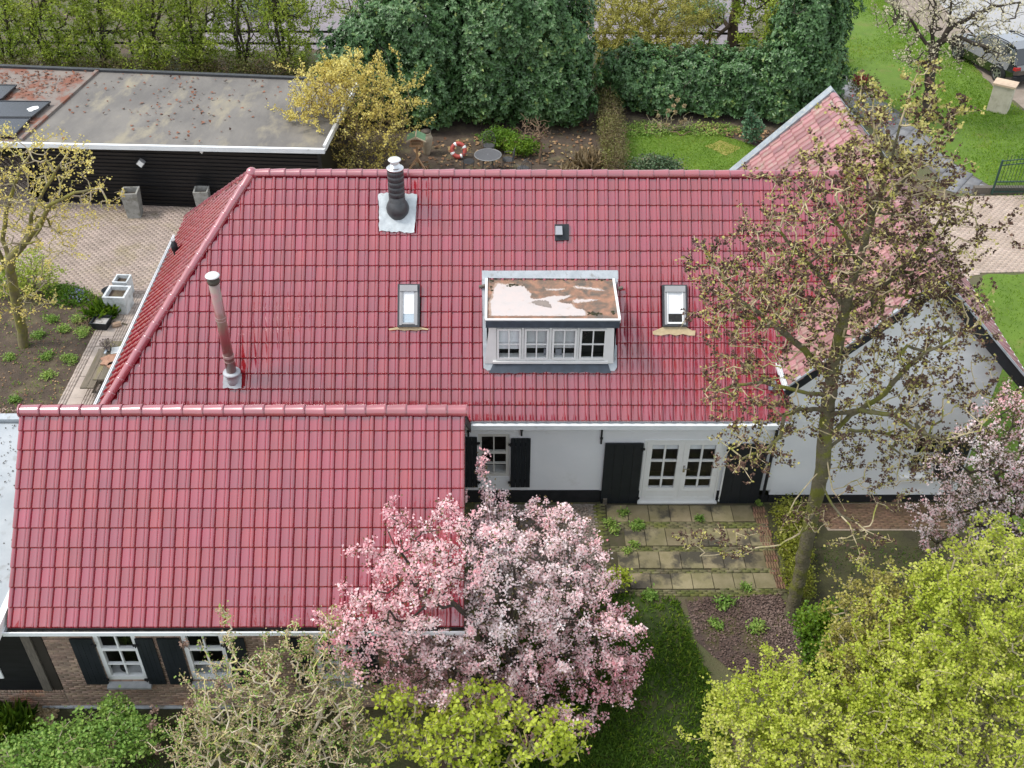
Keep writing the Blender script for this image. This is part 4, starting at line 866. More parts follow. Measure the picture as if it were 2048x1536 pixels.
# ------------------------------------------------------------------ shed at the back left
shed = thing('black_shed', 'long black boarded shed with stained flat bitumen roof and white gutter', 'shed', (-12, 33, 0))
SZ = 2.5
A, B = G(0, 284, SZ), G(645, 297, SZ); C_, D_ = G(712, 165, SZ), G(0, 136, SZ); sep0, sep1 = G(40, 284.5, SZ), G(196.5, 143, SZ)
ext_l = lambda p, q, X: p+(q-p)*((X-p[0])/(q[0]-p[0]))
A2, D2 = ext_l(A, B, -25), ext_l(D_, C_, -25)
m = MB(); m.slab([tuple(sep0), tuple(B), tuple(C_), tuple(sep1)], (0, 0, -.15)); m.build('roof', BITUMEN, shed)
m = MB(); m.slab([tuple(A2), tuple(sep0-(.02, 0, 0)), tuple(sep1-(.02, 0, 0)), tuple(D2)], (0, 0, -.15)); m.build('roof', BITUMEN2, shed)
m = MB(); m.beam(sep0+(0, .1, .03), sep1+(0, 0, .03), .13, .12); m.build('roof_ridge', BITUMEN2, shed)
m = MB(); m.beam(D2+(0, .08, .02), C_+(0, .08, .02), .18, .14); m.build('rear_edge', ANTH, shed)
m = MB(); m.beam(B+(.05, .1, -.03), C_+(.05, 0, -.03), .10, .2); m.build('end_trim', WHITE, shed)
m = MB(); u = (B-A2)/np.linalg.norm(B-A2); m.beam(A2+(0, -.06, -.06), B+(.08, -.06, -.06), .15, .14); m.beam(A2+(0, -.145, -.04), B+(.08, -.145, -.04), .03, .16); m.build('gutter', ZINC, shed)
f0, f1 = G(89, 405, 0), G(396, 416, 0); fu = (f1-f0)/np.linalg.norm(f1-f0); f1 = f0+fu*((B[0]-.15-f0[0])/fu[0]); Ls = np.linalg.norm(f1-f0); fn = np.array([fu[1], -fu[0], 0])
m = MB(); m.slab([tuple(f0), tuple(f1), tuple(f1+(0, 0, 2.34)), tuple(f0+(0, 0, 2.34))], tuple(-fn*.1)); m.slab([tuple(f1), tuple(C_*(1, 1, 0)+(-.15, -.2, 0)), tuple(C_*(1, 1, 0)+(-.15, -.2, 2.34)), tuple(f1+(0, 0, 2.34))], (-.1, 0, 0))
m.slab([tuple(f0), tuple(sep1*(1, 1, 0)+(-1, -.2, 0)), tuple(sep1*(1, 1, 0)+(-1, -.2, 2.34)), tuple(f0+(0, 0, 2.34))], (-.1, 0, 0)); m.slab([tuple(D2*(1, 1, 0)+(0, -.2, 0)), tuple(C_*(1, 1, 0)+(-.3, -.2, 0)), tuple(C_*(1, 1, 0)+(-.3, -.2, 2.3)), tuple(D2*(1, 1, 0)+(0, -.2, 2.3))], (0, -.1, 0)); m.build('wall', BOARDBLACK, shed)
split = (G(190, 390, 0)-f0)@fu; nb = 17; bh = 2.34/nb
for k in range(nb):
    for a, b, dz in ((0, split-.01, .03), (split+.01, Ls, 0)):
        z = k*bh+dz; z2 = min(z+bh-.004, 2.34); q = MB(); p0, p1 = f0+fu*a, f0+fu*b
        q.hexa([p0+fn*.008+(0, 0, z), p1+fn*.008+(0, 0, z), p1+fn*.001+(0, 0, z), p0+fn*.001+(0, 0, z)], [p0+fn*.04+(0, 0, z2), p1+fn*.04+(0, 0, z2), p1+fn*.001+(0, 0, z2), p0+fn*.001+(0, 0, z2)]); q.build('wall_board', BOARDBLACK, shed)
for a in (0, Ls): m = MB(); p = f0+fu*a; m.beam(p+fn*.02, p+fn*.02+(0, 0, 2.3), .12, .09, (0, 1, 0)); m.build('corner_post', BOARDBLACK, shed)
for px, py, s in ((284, 323, 1.), (405, 301, .45)):
    t = (_ray(px, py)); k = np.dot(f0-CC, fn)/np.dot(t, fn); p = CC+t*k+fn*.08
    lp = thing('wall_lamp', ['square white lamp on the black shed wall', 'tiny grey lamp fixed under the shed gutter'][s < .9], 'lamp', p); M_ = frame(p, math.atan2(fu[1], fu[0]))@Matrix.Rotation(R_(42), 4, 'Y')
    q = MB(M_); q.box(-.11*s, .11*s, -.10*s, .08, -.11*s, .11*s); q.build('housing', GREYSTONE, lp); q = MB(M_); q.box(-.09*s, .09*s, -.115*s, -.1005*s, -.09*s, .09*s); q.build('lens', WHITE, lp)
# solar panels resting on the shed roof
PV = mat('solar_glass', (.012, .015, .02), (.018, .02, .026), 3, rough=.25, spec=.6)
for (c4, lab) in ((((-95, 201), (101, 203), (63, 234), (-140, 233)), 'dark solar panel with a bird dropping on the shed roof, nearer the ridge'),
                  (((-142, 235), (61, 236), (27, 271), (-185, 270)), 'dark solar panel on the shed roof closest to the white gutter'),
                  (((-160, 168), (33, 170), (2, 198), (-200, 197)), 'dark solar panel farthest from the shed gutter, cut by the frame')):
    P = [G(x, y, SZ+.14) for x, y in c4]; t = thing('solar_panel', lab, 'solar panel', P[2]*(1, 1, 0)+(0, 0, SZ), 'solar panels on the shed roof')
    q = MB(); q.slab([tuple(p) for p in P], (0, 0, -.04)); q.build('panel', PV, t)
    q = MB()
    for i in range(4): q.beam(P[i]+(0, 0, -.01), P[(i+1) % 4]+(0, 0, -.01), .03, .055)
    q.build('panel_frame', ANTH, t); q = MB()
    for i in range(4): q.beam(P[i]*(1, 1, 0)*.98+P.__getitem__((i+2) % 4)*(1, 1, 0)*.02+(0, 0, SZ), P[i]*(.98, .98, 0)+P[(i+2) % 4]*(.02, .02, 0)+(0, 0, SZ+.10), .05, .05, (0, 1, 0))
    q.build('mount', ANTH, t)
    if 'dropping' in lab:
        q = MB(); c = G(66, 217, SZ+.1445); q.poly([c+np.array([math.cos(a)*r*.22, math.sin(a)*r*.3, 0]) for a, r in zip(np.linspace(0, 6, 12), rng.uniform(.5, 1, 12))]); q.build('bird_dropping', WHITE, t)

# ------------------------------------------------------------------ things in the yard and the gardens
def planter_tall(px, py, h, wtop, wbot, yaw, label, mt, name='concrete_planter', grp=None):
    p = G(px, py); t = thing(name, label, 'planter', p, grp); M_ = frame(p, yaw); m = MB(M_); a, b, th = wbot/2, wtop/2, .05*wtop/.5
    o = [(-1, -1), (1, -1), (1, 1), (-1, 1)]
    lo = [(x*a, y*a, 0) for x, y in o]; hi = [(x*b, y*b, h) for x, y in o]; hi2 = [(x*(b-th), y*(b-th), h) for x, y in o]; lo2 = [(x*(b-th)*.97, y*(b-th)*.97, h*.72) for x, y in o]
    m.add(lo+hi+hi2+lo2, [(3, 2, 1, 0)]+[(i, (i+1) % 4, 4+(i+1) % 4, 4+i) for i in range(4)]+[(4+i, 4+(i+1) % 4, 8+(i+1) % 4, 8+i) for i in range(4)]+[(8+i, 8+(i+1) % 4, 12+(i+1) % 4, 12+i) for i in range(4)])
    m.build('tub', mt, t); m = MB(M_); q = (b-th)*.985
    m.poly([(x*q, y*q, h*.8) for x, y in o]); m.build('potting_soil', SOIL, t); return t, p
planter_tall(272, 432, 1.0, .56, .44, R_(4), 'tall tapered grey concrete planter standing free before the shed wall', CONC)
planter_tall(411, 424, .9, .50, .42, R_(4), 'grey concrete planter half hidden behind the hip roof corner', CONC)
ZTUB = mat('weathered_white_tub', (.58, .60, .61), (.46, .49, .50), 4, rough=.6, c3=(.36, .37, .36), scale3=4, cut3=.6)
planter_tall(243, 619, .66, .68, .60, R_(-3), 'large cube planter of weathered white sheet on the garden path', ZTUB, 'cube_planter')
planter_tall(252, 590, .62, .46, .42, R_(-3), 'smaller white planter tucked behind the cube planter', ZTUB, 'cube_planter')
p = G(224, 597); t = thing('bucket', 'black bucket tipped against the cube planter', 'bucket', p); m = MB(frame(p, 0, 0, R_(-14))); m.lathe([(.12, 0), (.17, .36), (.155, .36), (.14, .2), (.003, .2)], (0, 0, 0), 14); m.build('body', BLACK, t, True); m = MB(frame(p, 0, 0, R_(-14))); m.torus((0, 0, .36), .165, .012, k=5); m.build('rim', BLACK, t)
p = G(206, 655); t = thing('mortar_tub', 'black square tub with dry pale residue beside the daffodil clump', 'tub', p); M_ = frame(p, R_(-6))
o = [(-1, -1), (1, -1), (1, 1), (-1, 1)]; m = MB(M_); lo = [(x*.19, y*.17, 0) for x, y in o]; hi = [(x*.26, y*.24, .30) for x, y in o]; hi2 = [(x*.235, y*.215, .30) for x, y in o]; lo2 = [(x*.22, y*.20, .20) for x, y in o]
m.add(lo+hi+hi2+lo2, [(3, 2, 1, 0)]+[(j*4+i, j*4+(i+1) % 4, (j+1)*4+(i+1) % 4, (j+1)*4+i) for j in range(3) for i in range(4)]); m.build('body', BLACK, t)
m = MB(M_); m.poly([(x*.218, y*.198, .215) for x, y in o]); m.build('residue', mat('pale_residue', (.42, .40, .38), (.33, .31, .29), 8, rough=.9), t)
for k, (dx, dy, r, L, a, lab) in enumerate(((.42, .02, .09, .26, .4, 'short split log lying right of the black square tub'), (.24, .20, .055, .16, 1.3, 'small pale stump end behind the split log'), (.62, .12, .035, .18, 2.6, 'thin dark stick beside the split log'))):
    c = p+np.array([dx, dy, 0]); t2 = thing('log', lab, 'log', c); d = np.array([math.cos(a), math.sin(a), 0])*L/2; m = MB(); m.tube([tuple(c-d+(0, 0, r)), tuple(c+(0, 0, r*1.05)), tuple(c+d+(0, 0, r))], [r*.9, r, r*.95], 8); m.build('wood', [mat('split_wood', (.36, .25, .18), (.26, .18, .12), 12, rough=.9), OAK, BARK][k], t2)
p = G(207, 641); t = thing('plastic_lid', 'small pale plastic lid leaning on the black tub rim', 'lid', p+(0.02, .17, .3)); m = MB(frame(p+(.02, .20, .27), R_(-6), R_(35))); m.box(-.11, .11, -.09, .09, 0, .02); m.build('plate', WHITE, t)
# watering can
p = G(238, 708); t = thing('watering_can', 'dark green plastic watering can with a round handle on the path', 'watering can', p); m = MB(); m.lathe([(.15, 0), (.165, .05), (.17, .30), (.15, .36), (.10, .37), (.09, .36), (.08, .28), (.003, .28)], p, 18)
CANM = mat('dark_green_plastic', (.012, .03, .028), (.016, .036, .033), 6, rough=.35); m.build('body', CANM, t, True)
m = MB(); m.torus(p+(-.17, 0, .27), .13, .018, (1, 0, 0), (0, 0, 1), R_(50), R_(310), 16, 6); m.build('handle', CANM, t); m = MB(); m.tube([p+(.13, 0, .06), p+(.30, 0, .26), p+(.40, 0, .40)], [.03, .022, .018], 8); m.build('spout', CANM, t)
# picnic table
p0 = np.array([-11.0, 22.41, 0]); t = thing('picnic_table', 'weathered grey wooden picnic table with attached bench by the gutter', 'table', p0+(.4, .9, 0))
PLK = mat('grey_weathered_plank', (.20, .165, .12), (.14, .12, .085), 7, rough=.9, var=.2, stretch=(3, .4, 3), bump=.3, bscale=30, c3=(.20, .18, .07), scale3=2, cut3=.6)
for i in range(5): m = MB(); x = p0[0]+i*.148; m.box(x, x+.14, p0[1], p0[1]+1.75, .70+rng.normal(0, .002), .74); m.build('table_plank', PLK, t)
for xb in (-11.41, -10.05):
    for i in range(2): m = MB(); x = xb+i*.19; m.box(x, x+.18, p0[1], p0[1]+1.75, .41, .45+rng.normal(0, .002)); m.build('bench_plank', PLK, t)
for y in (p0[1]+.3, p0[1]+1.45):
    m = MB(); m.beam((-11.25, y, .02), (-10.82, y, .70), .05, .09, (0, 1, 0)); m.build('leg', OAK, t); m = MB(); m.beam((-10.05, y, .02), (-10.45, y, .70), .05, .09, (0, 1, 0)); m.build('leg', OAK, t); m = MB(); m.box(-11.41, -9.72, y+.05, y+.09, .30, .409); m.build('cross_beam', OAK, t)
BURL = mat('reddish_wood_slice', (.40, .23, .15), (.28, .15, .10), 9, rough=.8)
for (px, py, s, lab) in ((219, 721, .30, 'larger reddish wood slice lying on the picnic table'), (226, 733, .20, 'smaller reddish wood slice overlapping the picnic table edge planks')):
    c = G(px, py, .745); q = [(math.cos(a)*s*r, math.sin(a)*s*r*1.1, 0) for a, r in zip(np.linspace(0, 5.9, 13), rng.uniform(.55, 1, 13))]; m = MB(); m.slab([tuple(c+np.array(v)) for v in q], (0, 0, .04)); o = m.build('wood_slice', BURL); tag(o, lab, 'wood slice')
c = G(224, 702, .745); m = MB(frame(c, .2)); m.box(-.02, .24, -.14, .16, 0, .012); tag(m.build('white_board', WHITE), 'white square board lying behind the wood slices on the picnic table', 'board')
c = G(213, 705, .745); m = MB(); m.beam(c+(0, -.12, .05), c+(0, .12, .08), .05, .03); tag(m.build('knife_sheath', mat('pale_blue_plastic', (.5, .56, .62), rough=.5)), 'narrow pale blue object lying at the table end by the dried plant', 'tool')
# bird feeder
p = G(836, 342); t = thing('bird_feeder', 'wooden bird table with small green gabled roof in the rear bed', 'bird feeder', p); PW = mat('pine_wood', (.42, .25, .13), (.33, .19, .10), 7, rough=.8); PW2 = mat('pale_trim', (.55, .43, .28), rough=.8)
m = MB(); m.box(p[0]-.04, p[0]+.04, p[1]-.04, p[1]+.04, .35, 1.08); m.build('post', PW, t)
for a in (200, 330, 80): m = MB(); m.beam(p+(0, 0, .55), p+(math.cos(R_(a))*.42, math.sin(R_(a))*.42, .02), .06, .06); m.build('leg', PW, t)
m = MB(); m.box(p[0]-.24, p[0]+.24, p[1]-.2, p[1]+.2, 1.081, 1.11); m.box(p[0]-.26, p[0]+.26, p[1]-.22, p[1]-.201, 1.08, 1.16); m.box(p[0]-.26, p[0]+.26, p[1]+.201, p[1]+.22, 1.08, 1.16); m.build('tray', PW, t)
for sx in (-1, 1):
    for sy in (-1, 1): m = MB(); m.box(p[0]+sx*.2-.015, p[0]+sx*.2+.015, p[1]+sy*.16-.015, p[1]+sy*.16+.015, 1.111, 1.36); m.build('upright', PW, t)
    m = MB(); m.slab([p+(0, -.28, 1.50), p+(0, .28, 1.50), p+(sx*.34, .28, 1.33), p+(sx*.34, -.28, 1.33)], (0, 0, .025)); m.build('roof', mat('green_felt', (.17, .30, .16), (.14, .25, .13), 8, rough=.9), t)
    m = MB(); m.beam(p+(0, -.30, 1.51), p+(sx*.37, -.30, 1.325), .03, .07, (0, 1, 0)); m.build('roof_trim', PW2, t)
m = MB(); m.box(p[0]-.02, p[0]+.02, p[1]-.3, p[1]+.3, 1.525, 1.55); m.build('ridge_strip', PW2, t)
p = G(854, 308); t = thing('garden_urn', 'tall beige clay urn standing beside the bird table', 'urn', p); m = MB(); m.lathe([(.12, 0), (.13, .04), (.22, .45), (.25, .66), (.20, .80), (.15, .84), (.19, .90), (.17, .90), (.12, .84), (.003, .7)], p, 18); m.build('body', mat('beige_clay', (.40, .34, .24), (.31, .26, .18), 5, rough=.8), t, True)
m = MB(); m.lathe([(.185, .66), (.215, .70), (.15, .86), (.2, .92)], p+(0, .08, 0), 14); m.build('neck_band', mat('dark_clay', (.09, .07, .05), rough=.8), t, True)
# life ring leaning in the bed
c = W(917, 299, 37.1); c[2] = max(c[2], .30); t = thing('life_ring', 'red and white life ring standing upright in the rear bed', 'life ring', (c[0], c[1], 0)); nx, ny = Vector((1, 0, 0)), Vector((0, .42, .908)); RED = mat('faded_red', (.42, .075, .055), (.36, .06, .045), 5, rough=.5)
zc = .33; cc = (c[0], 37.0, zc)
for k in range(4):
    a = R_(28+k*90); m = MB(); m.torus(cc, .245, .083, nx, ny, a+.17, a+math.pi/2-.17, 14, 10); m.build('red_section', RED, t, True); m = MB(); m.torus(cc, .245, .085, nx, ny, a-.17, a+.17, 5, 10); m.build('white_band', WHITE, t, True)
# garden table and chairs
IRON = mat('dark_iron', (.05, .05, .052), (.07, .07, .072), 9, rough=.5)
p = G(976, 345); t = thing('garden_table', 'round dark metal garden table among wire chairs', 'table', p); m = MB(); m.lathe([(.49, .70), (.50, .71), (.50, .73), (.47, .735), (.003, .735)], p, 28); m.build('table_top', mat('iron_table_top', (.12, .12, .125), (.09, .09, .095), 30, rough=.5, bump=.4, bscale=60), t)
m = MB(); m.torus(p+(0, 0, .725), .497, .016, n=28, k=6); m.build('rim', mat('grey_rim', (.26, .26, .26), rough=.4), t); m = MB(); m.lathe([(.02, .735), (.02, .755), (.003, .757)], p, 8); m.build('umbrella_cap', GREYSTONE, t)
for k in range(4): a = R_(45+90*k); d = np.array([math.cos(a), math.sin(a), 0]); m = MB(); m.tube([p+d*.30+(0, 0, .70), p+d*.20+(0, 0, .40), p+d*.34+(0, 0, .02)], .015, 6); m.build('leg', IRON, t)
m = MB(); m.torus(p+(0, 0, .40), .2, .012, n=16, k=5); m.build('ring_brace', IRON, t)
def chair(px, py, yaw, label):
    p = G(px, py); t = thing('garden_chair', label, 'chair', p, 'dark wire garden chairs'); M_ = frame(p, yaw); m = MB(M_)
    m.lathe([(.22, .43), (.225, .44), (.21, .455), (.003, .45)], (0, 0, 0), 16); m.build('seat', mat('iron_mesh', (.06, .06, .062), rough=.6) if 'iron_mesh' not in bpy.data.materials else bpy.data.materials['iron_mesh'], t)
    for sx in (-1, 1):
        for sy in (-1, 1): m = MB(M_); m.tube([(sx*.17, sy*.16, .44), (sx*.20, sy*.2, .02)], .012, 5); m.build('leg', IRON, t)
    m = MB(M_); pts = [(.23*math.cos(a), .2+.05*math.sin(a), .44+.48*max(0, math.sin(a))**.6) for a in np.linspace(0, math.pi, 15)]; m.tube(pts, .013, 5); pts = [(.16*math.cos(a), .2+.04*math.sin(a), .44+.38*max(0, math.sin(a))**.6) for a in np.linspace(0, math.pi, 13)]; m.tube(pts, .008, 5)
    for x in np.linspace(-.14, .14, 6): m.tube([(x, .2, .44), (x*1.25, .235, .44+.44*(1-(x/.26)**2))], .006, 4)
    m.build('backrest', IRON, t)
    m = MB(M_)
    for sx in (-1, 1): m.tube([(sx*.225, .2, .62), (sx*.25, 0, .66), (sx*.23, -.17, .62), (sx*.2, -.17, .45)], .01, 5)
    m.build('armrest', IRON, t)
chair(978, 312, 0, 'dark wire garden chair behind the round table, under the bright green bush')
chair(1016, 340, R_(-100), 'dark wire garden chair turned sideways right of the round table')
chair(938, 344, R_(95), 'dark wire garden chair between the life ring and the round table')
chair(1046, 358, R_(-150), 'dark wire garden chair farthest right, partly hidden by the ridge')
# pollarded stump behind the wing
p = G(1622, 238); t = thing('pollarded_stump', 'pale sawn off branches of a cut shrub beside the wing roof', 'stump', p)
for a, b, r in (((1628, 215), (1598, 168), .10), ((1640, 212), (1612, 172), .10), ((1655, 200), (1668, 170), .06)):
    m = MB(); q0, q1 = W(*a, p[1]), W(*b, p[1]); m.tube([tuple(q0-(0, 0, .8)), tuple(q0), tuple((q0+q1)/2+(.03, 0, .02)), tuple(q1)], [r*1.1, r, r*.9, r*.85], 8); m.build('limb', mat('pale_cut_wood', (.36, .27, .15), (.26, .20, .11), 9, rough=.9) if 'pale_cut_wood' not in bpy.data.materials else bpy.data.materials['pale_cut_wood'], t)
m = MB(); q = W(1610, 200, p[1]-.1); m.lathe([(.05, -.1), (.16, -.04), (.17, .05), (.08, .14), (.003, .15)], q, 9); m.build('dried_head', mat('dry_flower_tan', (.46, .36, .24), (.34, .26, .17), 20, rough=1), t)
# pillar on the lawn
p = G(1995, 221); t = thing('stone_pillar', 'square pale rendered gate pillar with flat cap on the lawn', 'pillar', p); M_ = frame(p, R_(-33)); m = MB(M_); ph = W(2003, 165, p[1])[2]
m.box(-.40, .40, -.30, .30, 0, ph-.08); m.build('shaft', mat('pale_render', (.50, .46, .36), (.42, .38, .29), 4, rough=.9, c3=(.36, .33, .25), scale3=4, cut3=.6, bump=.2), t); m = MB(M_); m.box(-.45, .45, -.35, .35, ph-.08, ph); m.build('cap_stone', mat('sandy_cap', (.56, .42, .30), (.46, .35, .25), 6, rough=.9), t)
# green iron gate
p0 = G(1981, 391); gx = p0[0]; gy = p0[1]; hgt = W(2005, 320, gy)[2]; gate = thing('iron_gate', 'dark green wrought iron driveway gate with arched top rail', 'gate', (gx+1.4, gy, 0)); GM = mat('gate_green', (.014, .045, .035), (.018, .055, .042), 6, rough=.4)
M_ = frame((gx, gy, 0), R_(2)); m = MB(M_); m.box(0, .06, -.03, .03, .05, hgt); m.build('gate_post', GM, gate); m = MB(M_); m.box(2.9, 2.96, -.03, .03, .05, hgt); m.build('gate_post', GM, gate)
arch = lambda x, z: z+.10*math.sin(math.pi*x/2.9)
for z in (hgt-.05, hgt-.22): m = MB(M_); m.tube([(x, 0, arch(x, z)) for x in np.linspace(.05, 2.9, 15)], .02, 6); m.build('top_rail', GM, gate)
for z in (.14, .55): m = MB(M_); m.box(.06, 2.9, -.02, .02, z-.02, z+.02); m.build('rail', GM, gate)
for i in range(22):
    x = .19+i*.124; m = MB(M_); m.tube([(x, 0, .12), (x, 0, arch(x, hgt+.08)), (x, 0, arch(x, hgt+.16))], [.010, .010, .003], 5); m.build('bar', GM, gate)
for i in range(22): x = .13+i*.124; m = MB(M_); m.tube([(x, 0, .12), (x, 0, .55)], .008, 5); m.build('short_bar', GM, gate)
# black car
a, b = G(1991, 163), G(1916, 121); d = (b-a)*(1, 1, 0); d /= np.linalg.norm(d); wb = 2.72; lft = np.array([-d[1], d[0], 0])
car = thing('parked_car', 'black sport utility car parked at the lawn edge, tail towards the pillar', 'car', a+d*1.3-lft*.85)
Mc = Matrix(((d[0], lft[0], 0, a[0]-lft[0]*.85), (d[1], lft[1], 0, a[1]-lft[1]*.85), (0, 0, 1, 0), (0, 0, 0, 1)))
CARP = mat('black_car_paint', (.008, .009, .011), rough=.2, spec=.8, coat=1.); CGL = mat('tinted_glass', (.012, .014, .016), rough=.06, spec=.9)
st = [(-.86, .42, .80, .60), (-.80, .34, .98, .82), (-.45, .30, 1.02, .90), (.4, .28, 1.02, .92), (1.6, .28, 1.00, .92), (2.4, .28, .98, .91), (3.1, .30, .94, .88), (3.5, .34, .82, .78), (3.66, .42, .66, .55)]
m = MB(Mc); V = []
for x, zb, zt, hw in st: V += [(x, -hw*.92, zb), (x, -hw, (zb+zt)*.52), (x, -hw*.9, zt), (x, hw*.9, zt), (x, hw, (zb+zt)*.52), (x, hw*.92, zb)]
n = len(st); m.add(V, [(j*6+i, j*6+(i+1) % 6, (j+1)*6+(i+1) % 6, (j+1)*6+i) for j in range(n-1) for i in range(6)]+[tuple(range(6))[::-1], tuple(range((n-1)*6, n*6))]); m.build('body', CARP, car, False)
cab = [(-.72, .97, .80, .97, .80), (-.42, 1.0, .80, 1.56, .62), (.2, 1.01, .81, 1.64, .64), (1.2, 1.0, .82, 1.62, .64), (1.75, .99, .82, 1.50, .60), (2.55, .95, .80, .97, .78)]
V = []
for x, zb, hw, zt, ht in cab: V += [(x, -hw, zb), (x, -ht, zt-.001), (x, ht, zt-.001), (x, hw, zb)]
n = len(cab); m = MB(Mc); m.add(V, [(j*4+i, j*4+i+1, (j+1)*4+i+1, (j+1)*4+i) for j in range(n-1) for i in (0, 2)]); m.build('side_window', CGL, car)
m = MB(Mc); m.add(V, [(0, 1, 2, 3), (0, 1, 5, 4), (1, 2, 6, 5), (2, 3, 7, 6)]); m.build('rear_window', CGL, car); m = MB(Mc); k = 4*4; m.add(V, [(k+1, k+2, k+6, k+5)]); m.build('windscreen', CGL, car)
m = MB(Mc); q = V[4:20]; m.add([(x, y, z+.012) for x, y, z in q], [(j*4+1, j*4+2, (j+1)*4+2, (j+1)*4+1) for j in range(3)]); m.build('roof', mat('grey_black_roof', (.05, .055, .06), rough=.18, spec=.9, coat=1.), car)
for s in (-1, 1): m = MB(Mc); m.tube([(-.3, s*.6, 1.60), (.2, s*.62, 1.69), (1.1, s*.62, 1.68), (1.5, s*.6, 1.58)], .022, 6); m.build('roof_rail', BLACK, car)
for s in (-1, 1):
    m = MB(Mc); m.tube([(-.72, s*.79, .99), (-.42, s*.70, 1.30), (-.25, s*.69, 1.5), (.5, s*.68, 1.56), (1.4, s*.68, 1.50), (2.4, s*.79, 1.0)], .014, 5); m.build('window_trim', STEEL, car)
    m = MB(Mc); m.box(-.90, -.74, s*.70-.14, s*.70+.14, .80, .92); m.build('tail_light', mat('tail_red', (.35, .01, .015), rough=.2, spec=.8) if 'tail_red' not in bpy.data.materials else bpy.data.materials['tail_red'], car)
    m = MB(Mc); m.beam((-.78, s*.78, 1.0), (-.30, s*.66, 1.53), .06, .05); m.build('pillar', CARP, car); m = MB(Mc); m.beam((.75, s*.815, 1.0), (.75, s*.64, 1.6), .05, .07); m.build('pillar', CARP, car)
m = MB(Mc); m.box(-.92, -.80, -.55, .55, .78, .80); m.build('chrome_strip', STEEL, car); m = MB(Mc); m.box(-.93, -.79, -.8, .8, .30, .52); m.build('bumper', TAR, car)
TY = mat('tyre_rubber', (.012, .012, .012), rough=.85); RIM = mat('alloy_rim', (.38, .37, .36), rough=.35, metal=.8)
for x in (0, wb):
    for s in (-1, 1):
        Mw = Mc@Matrix.Translation((x, s*.80, .355))@Matrix.Rotation(R_(90)*-s, 4, 'X'); m = MB(Mw); m.lathe([(.22, -.1), (.33, -.11), (.355, -.07), (.355, .07), (.33, .11), (.24, .115), (.235, .08)], (0, 0, 0), 22); wh = m.build('wheel', TY, car, True)
        m = MB(Mw); m.torus((0, 0, .10), .225, .018, n=22, k=5)
        for k in range(5): an = 2*math.pi*k/5; m.beam((.04*math.cos(an), .04*math.sin(an), .105), (.22*math.cos(an), .22*math.sin(an), .105), .075, .03)
        m.lathe([(.05, .10), (.05, .125), (.003, .13)], (0, 0, 0), 10); m.build('rim', RIM, wh); m = MB(Mw); m.lathe([(.22, .05), (.003, .052)], (0, 0, 0), 16); m.build('brake_shadow', DARKFILL, wh)
        m = MB(Mc); m.torus((x, s*.885, .37), .40, .05, (1, 0, 0), (0, 0, 1), R_(-8), R_(188), 14, 6); m.build('wheel_arch', TAR, car)
m = MB(Mc); m.beam((2.0, .92, 1.0), (2.0, 1.06, 1.05), .16, .14); m.build('mirror', CARP, car); m = MB(Mc); m.beam((2.0, -.92, 1.0), (2.0, -1.06, 1.05), .16, .14); m.build('mirror', CARP, car)
# drain pipe lying along the annex foot
p0, p1 = G(88, 1416), G(315, 1417); m = MB(); m.tube([tuple(p0+(0, 0, .05)), tuple(p0+(.4, 0, .055)), tuple((p0+p1)/2+(0, 0, .05)), tuple(p1+(1.5, 0, .05))], .045, 10); o = m.build('drain_pipe', mat('grey_pvc_pipe', (.40, .42, .44), (.28, .29, .30), 5, rough=.5, c3=(.16, .14, .11), scale3=4, cut3=.6), None, True); tag(o, 'long grey plastic pipe lying on the ground along the annex wall', 'pipe')
# wooden trough beside the patio
p = G(1232, 1178); t = thing('wooden_trough', 'small wooden trough with yellow green leaves at the patio corner', 'trough', p); m = MB(frame(p, .1)); m.box(-.22, .22, -.17, -.14, 0, .34); m.box(-.22, .22, .14, .17, 0, .34); m.box(-.22, -.19, -.14, .14, 0, .34); m.box(.19, .22, -.14, .14, 0, .34); m.build('side_boards', OAK, t); m = MB(frame(p, .1)); m.box(-.19, .19, -.14, .14, .2, .27); m.build('potting_soil', SOIL, t)
m = MB(); q = G(1209, 1008); m.box(q[0]-.05, q[0]+.05, q[1]-.05, q[1]+.05, 0, .2); o = m.build('wooden_stub', OAK); tag(o, 'short square wooden stub by the left barn shutter foot', 'post')
for px, py, lab in ((1175, 1040, 'pinkish loose brick at the left edge of the gravel bed'), (1181, 1090, 'loose brick lying lower beside the patio edge')):
    q = G(px, py); m = MB(frame(q, rng.random())); m.box(-.1, .1, -.05, .05, 0, .06); o = m.build('loose_brick', BRICK); tag(o, lab, 'brick')
# fence posts and rail far behind
fz = thing('field_fence', 'dark post and rail fence at the edge of the fallow field', 'fence', (0, 47.3, 0)); FW = mat('dark_fence_wood', (.02, .018, .016), rough=.8)
for x in np.arange(-24, 12, 2.4): m = MB(); m.box(x-.05, x+.05, 47.25, 47.35, 0, 1.25); m.build('post', FW, fz)
for z in (.55, 1.1): m = MB(); m.box(-24.5, 11.5, 47.20, 47.245, z-.05, z+.05); m.build('rail', FW, fz)
p = G(1788, 40); m = MB(); q = W(1797, -20, p[1]); m.tube([tuple(p), tuple(q)], .05, 6); o = m.build('marker_post', OAK); tag(o, 'thin grey post on the far lawn by the road', 'post')

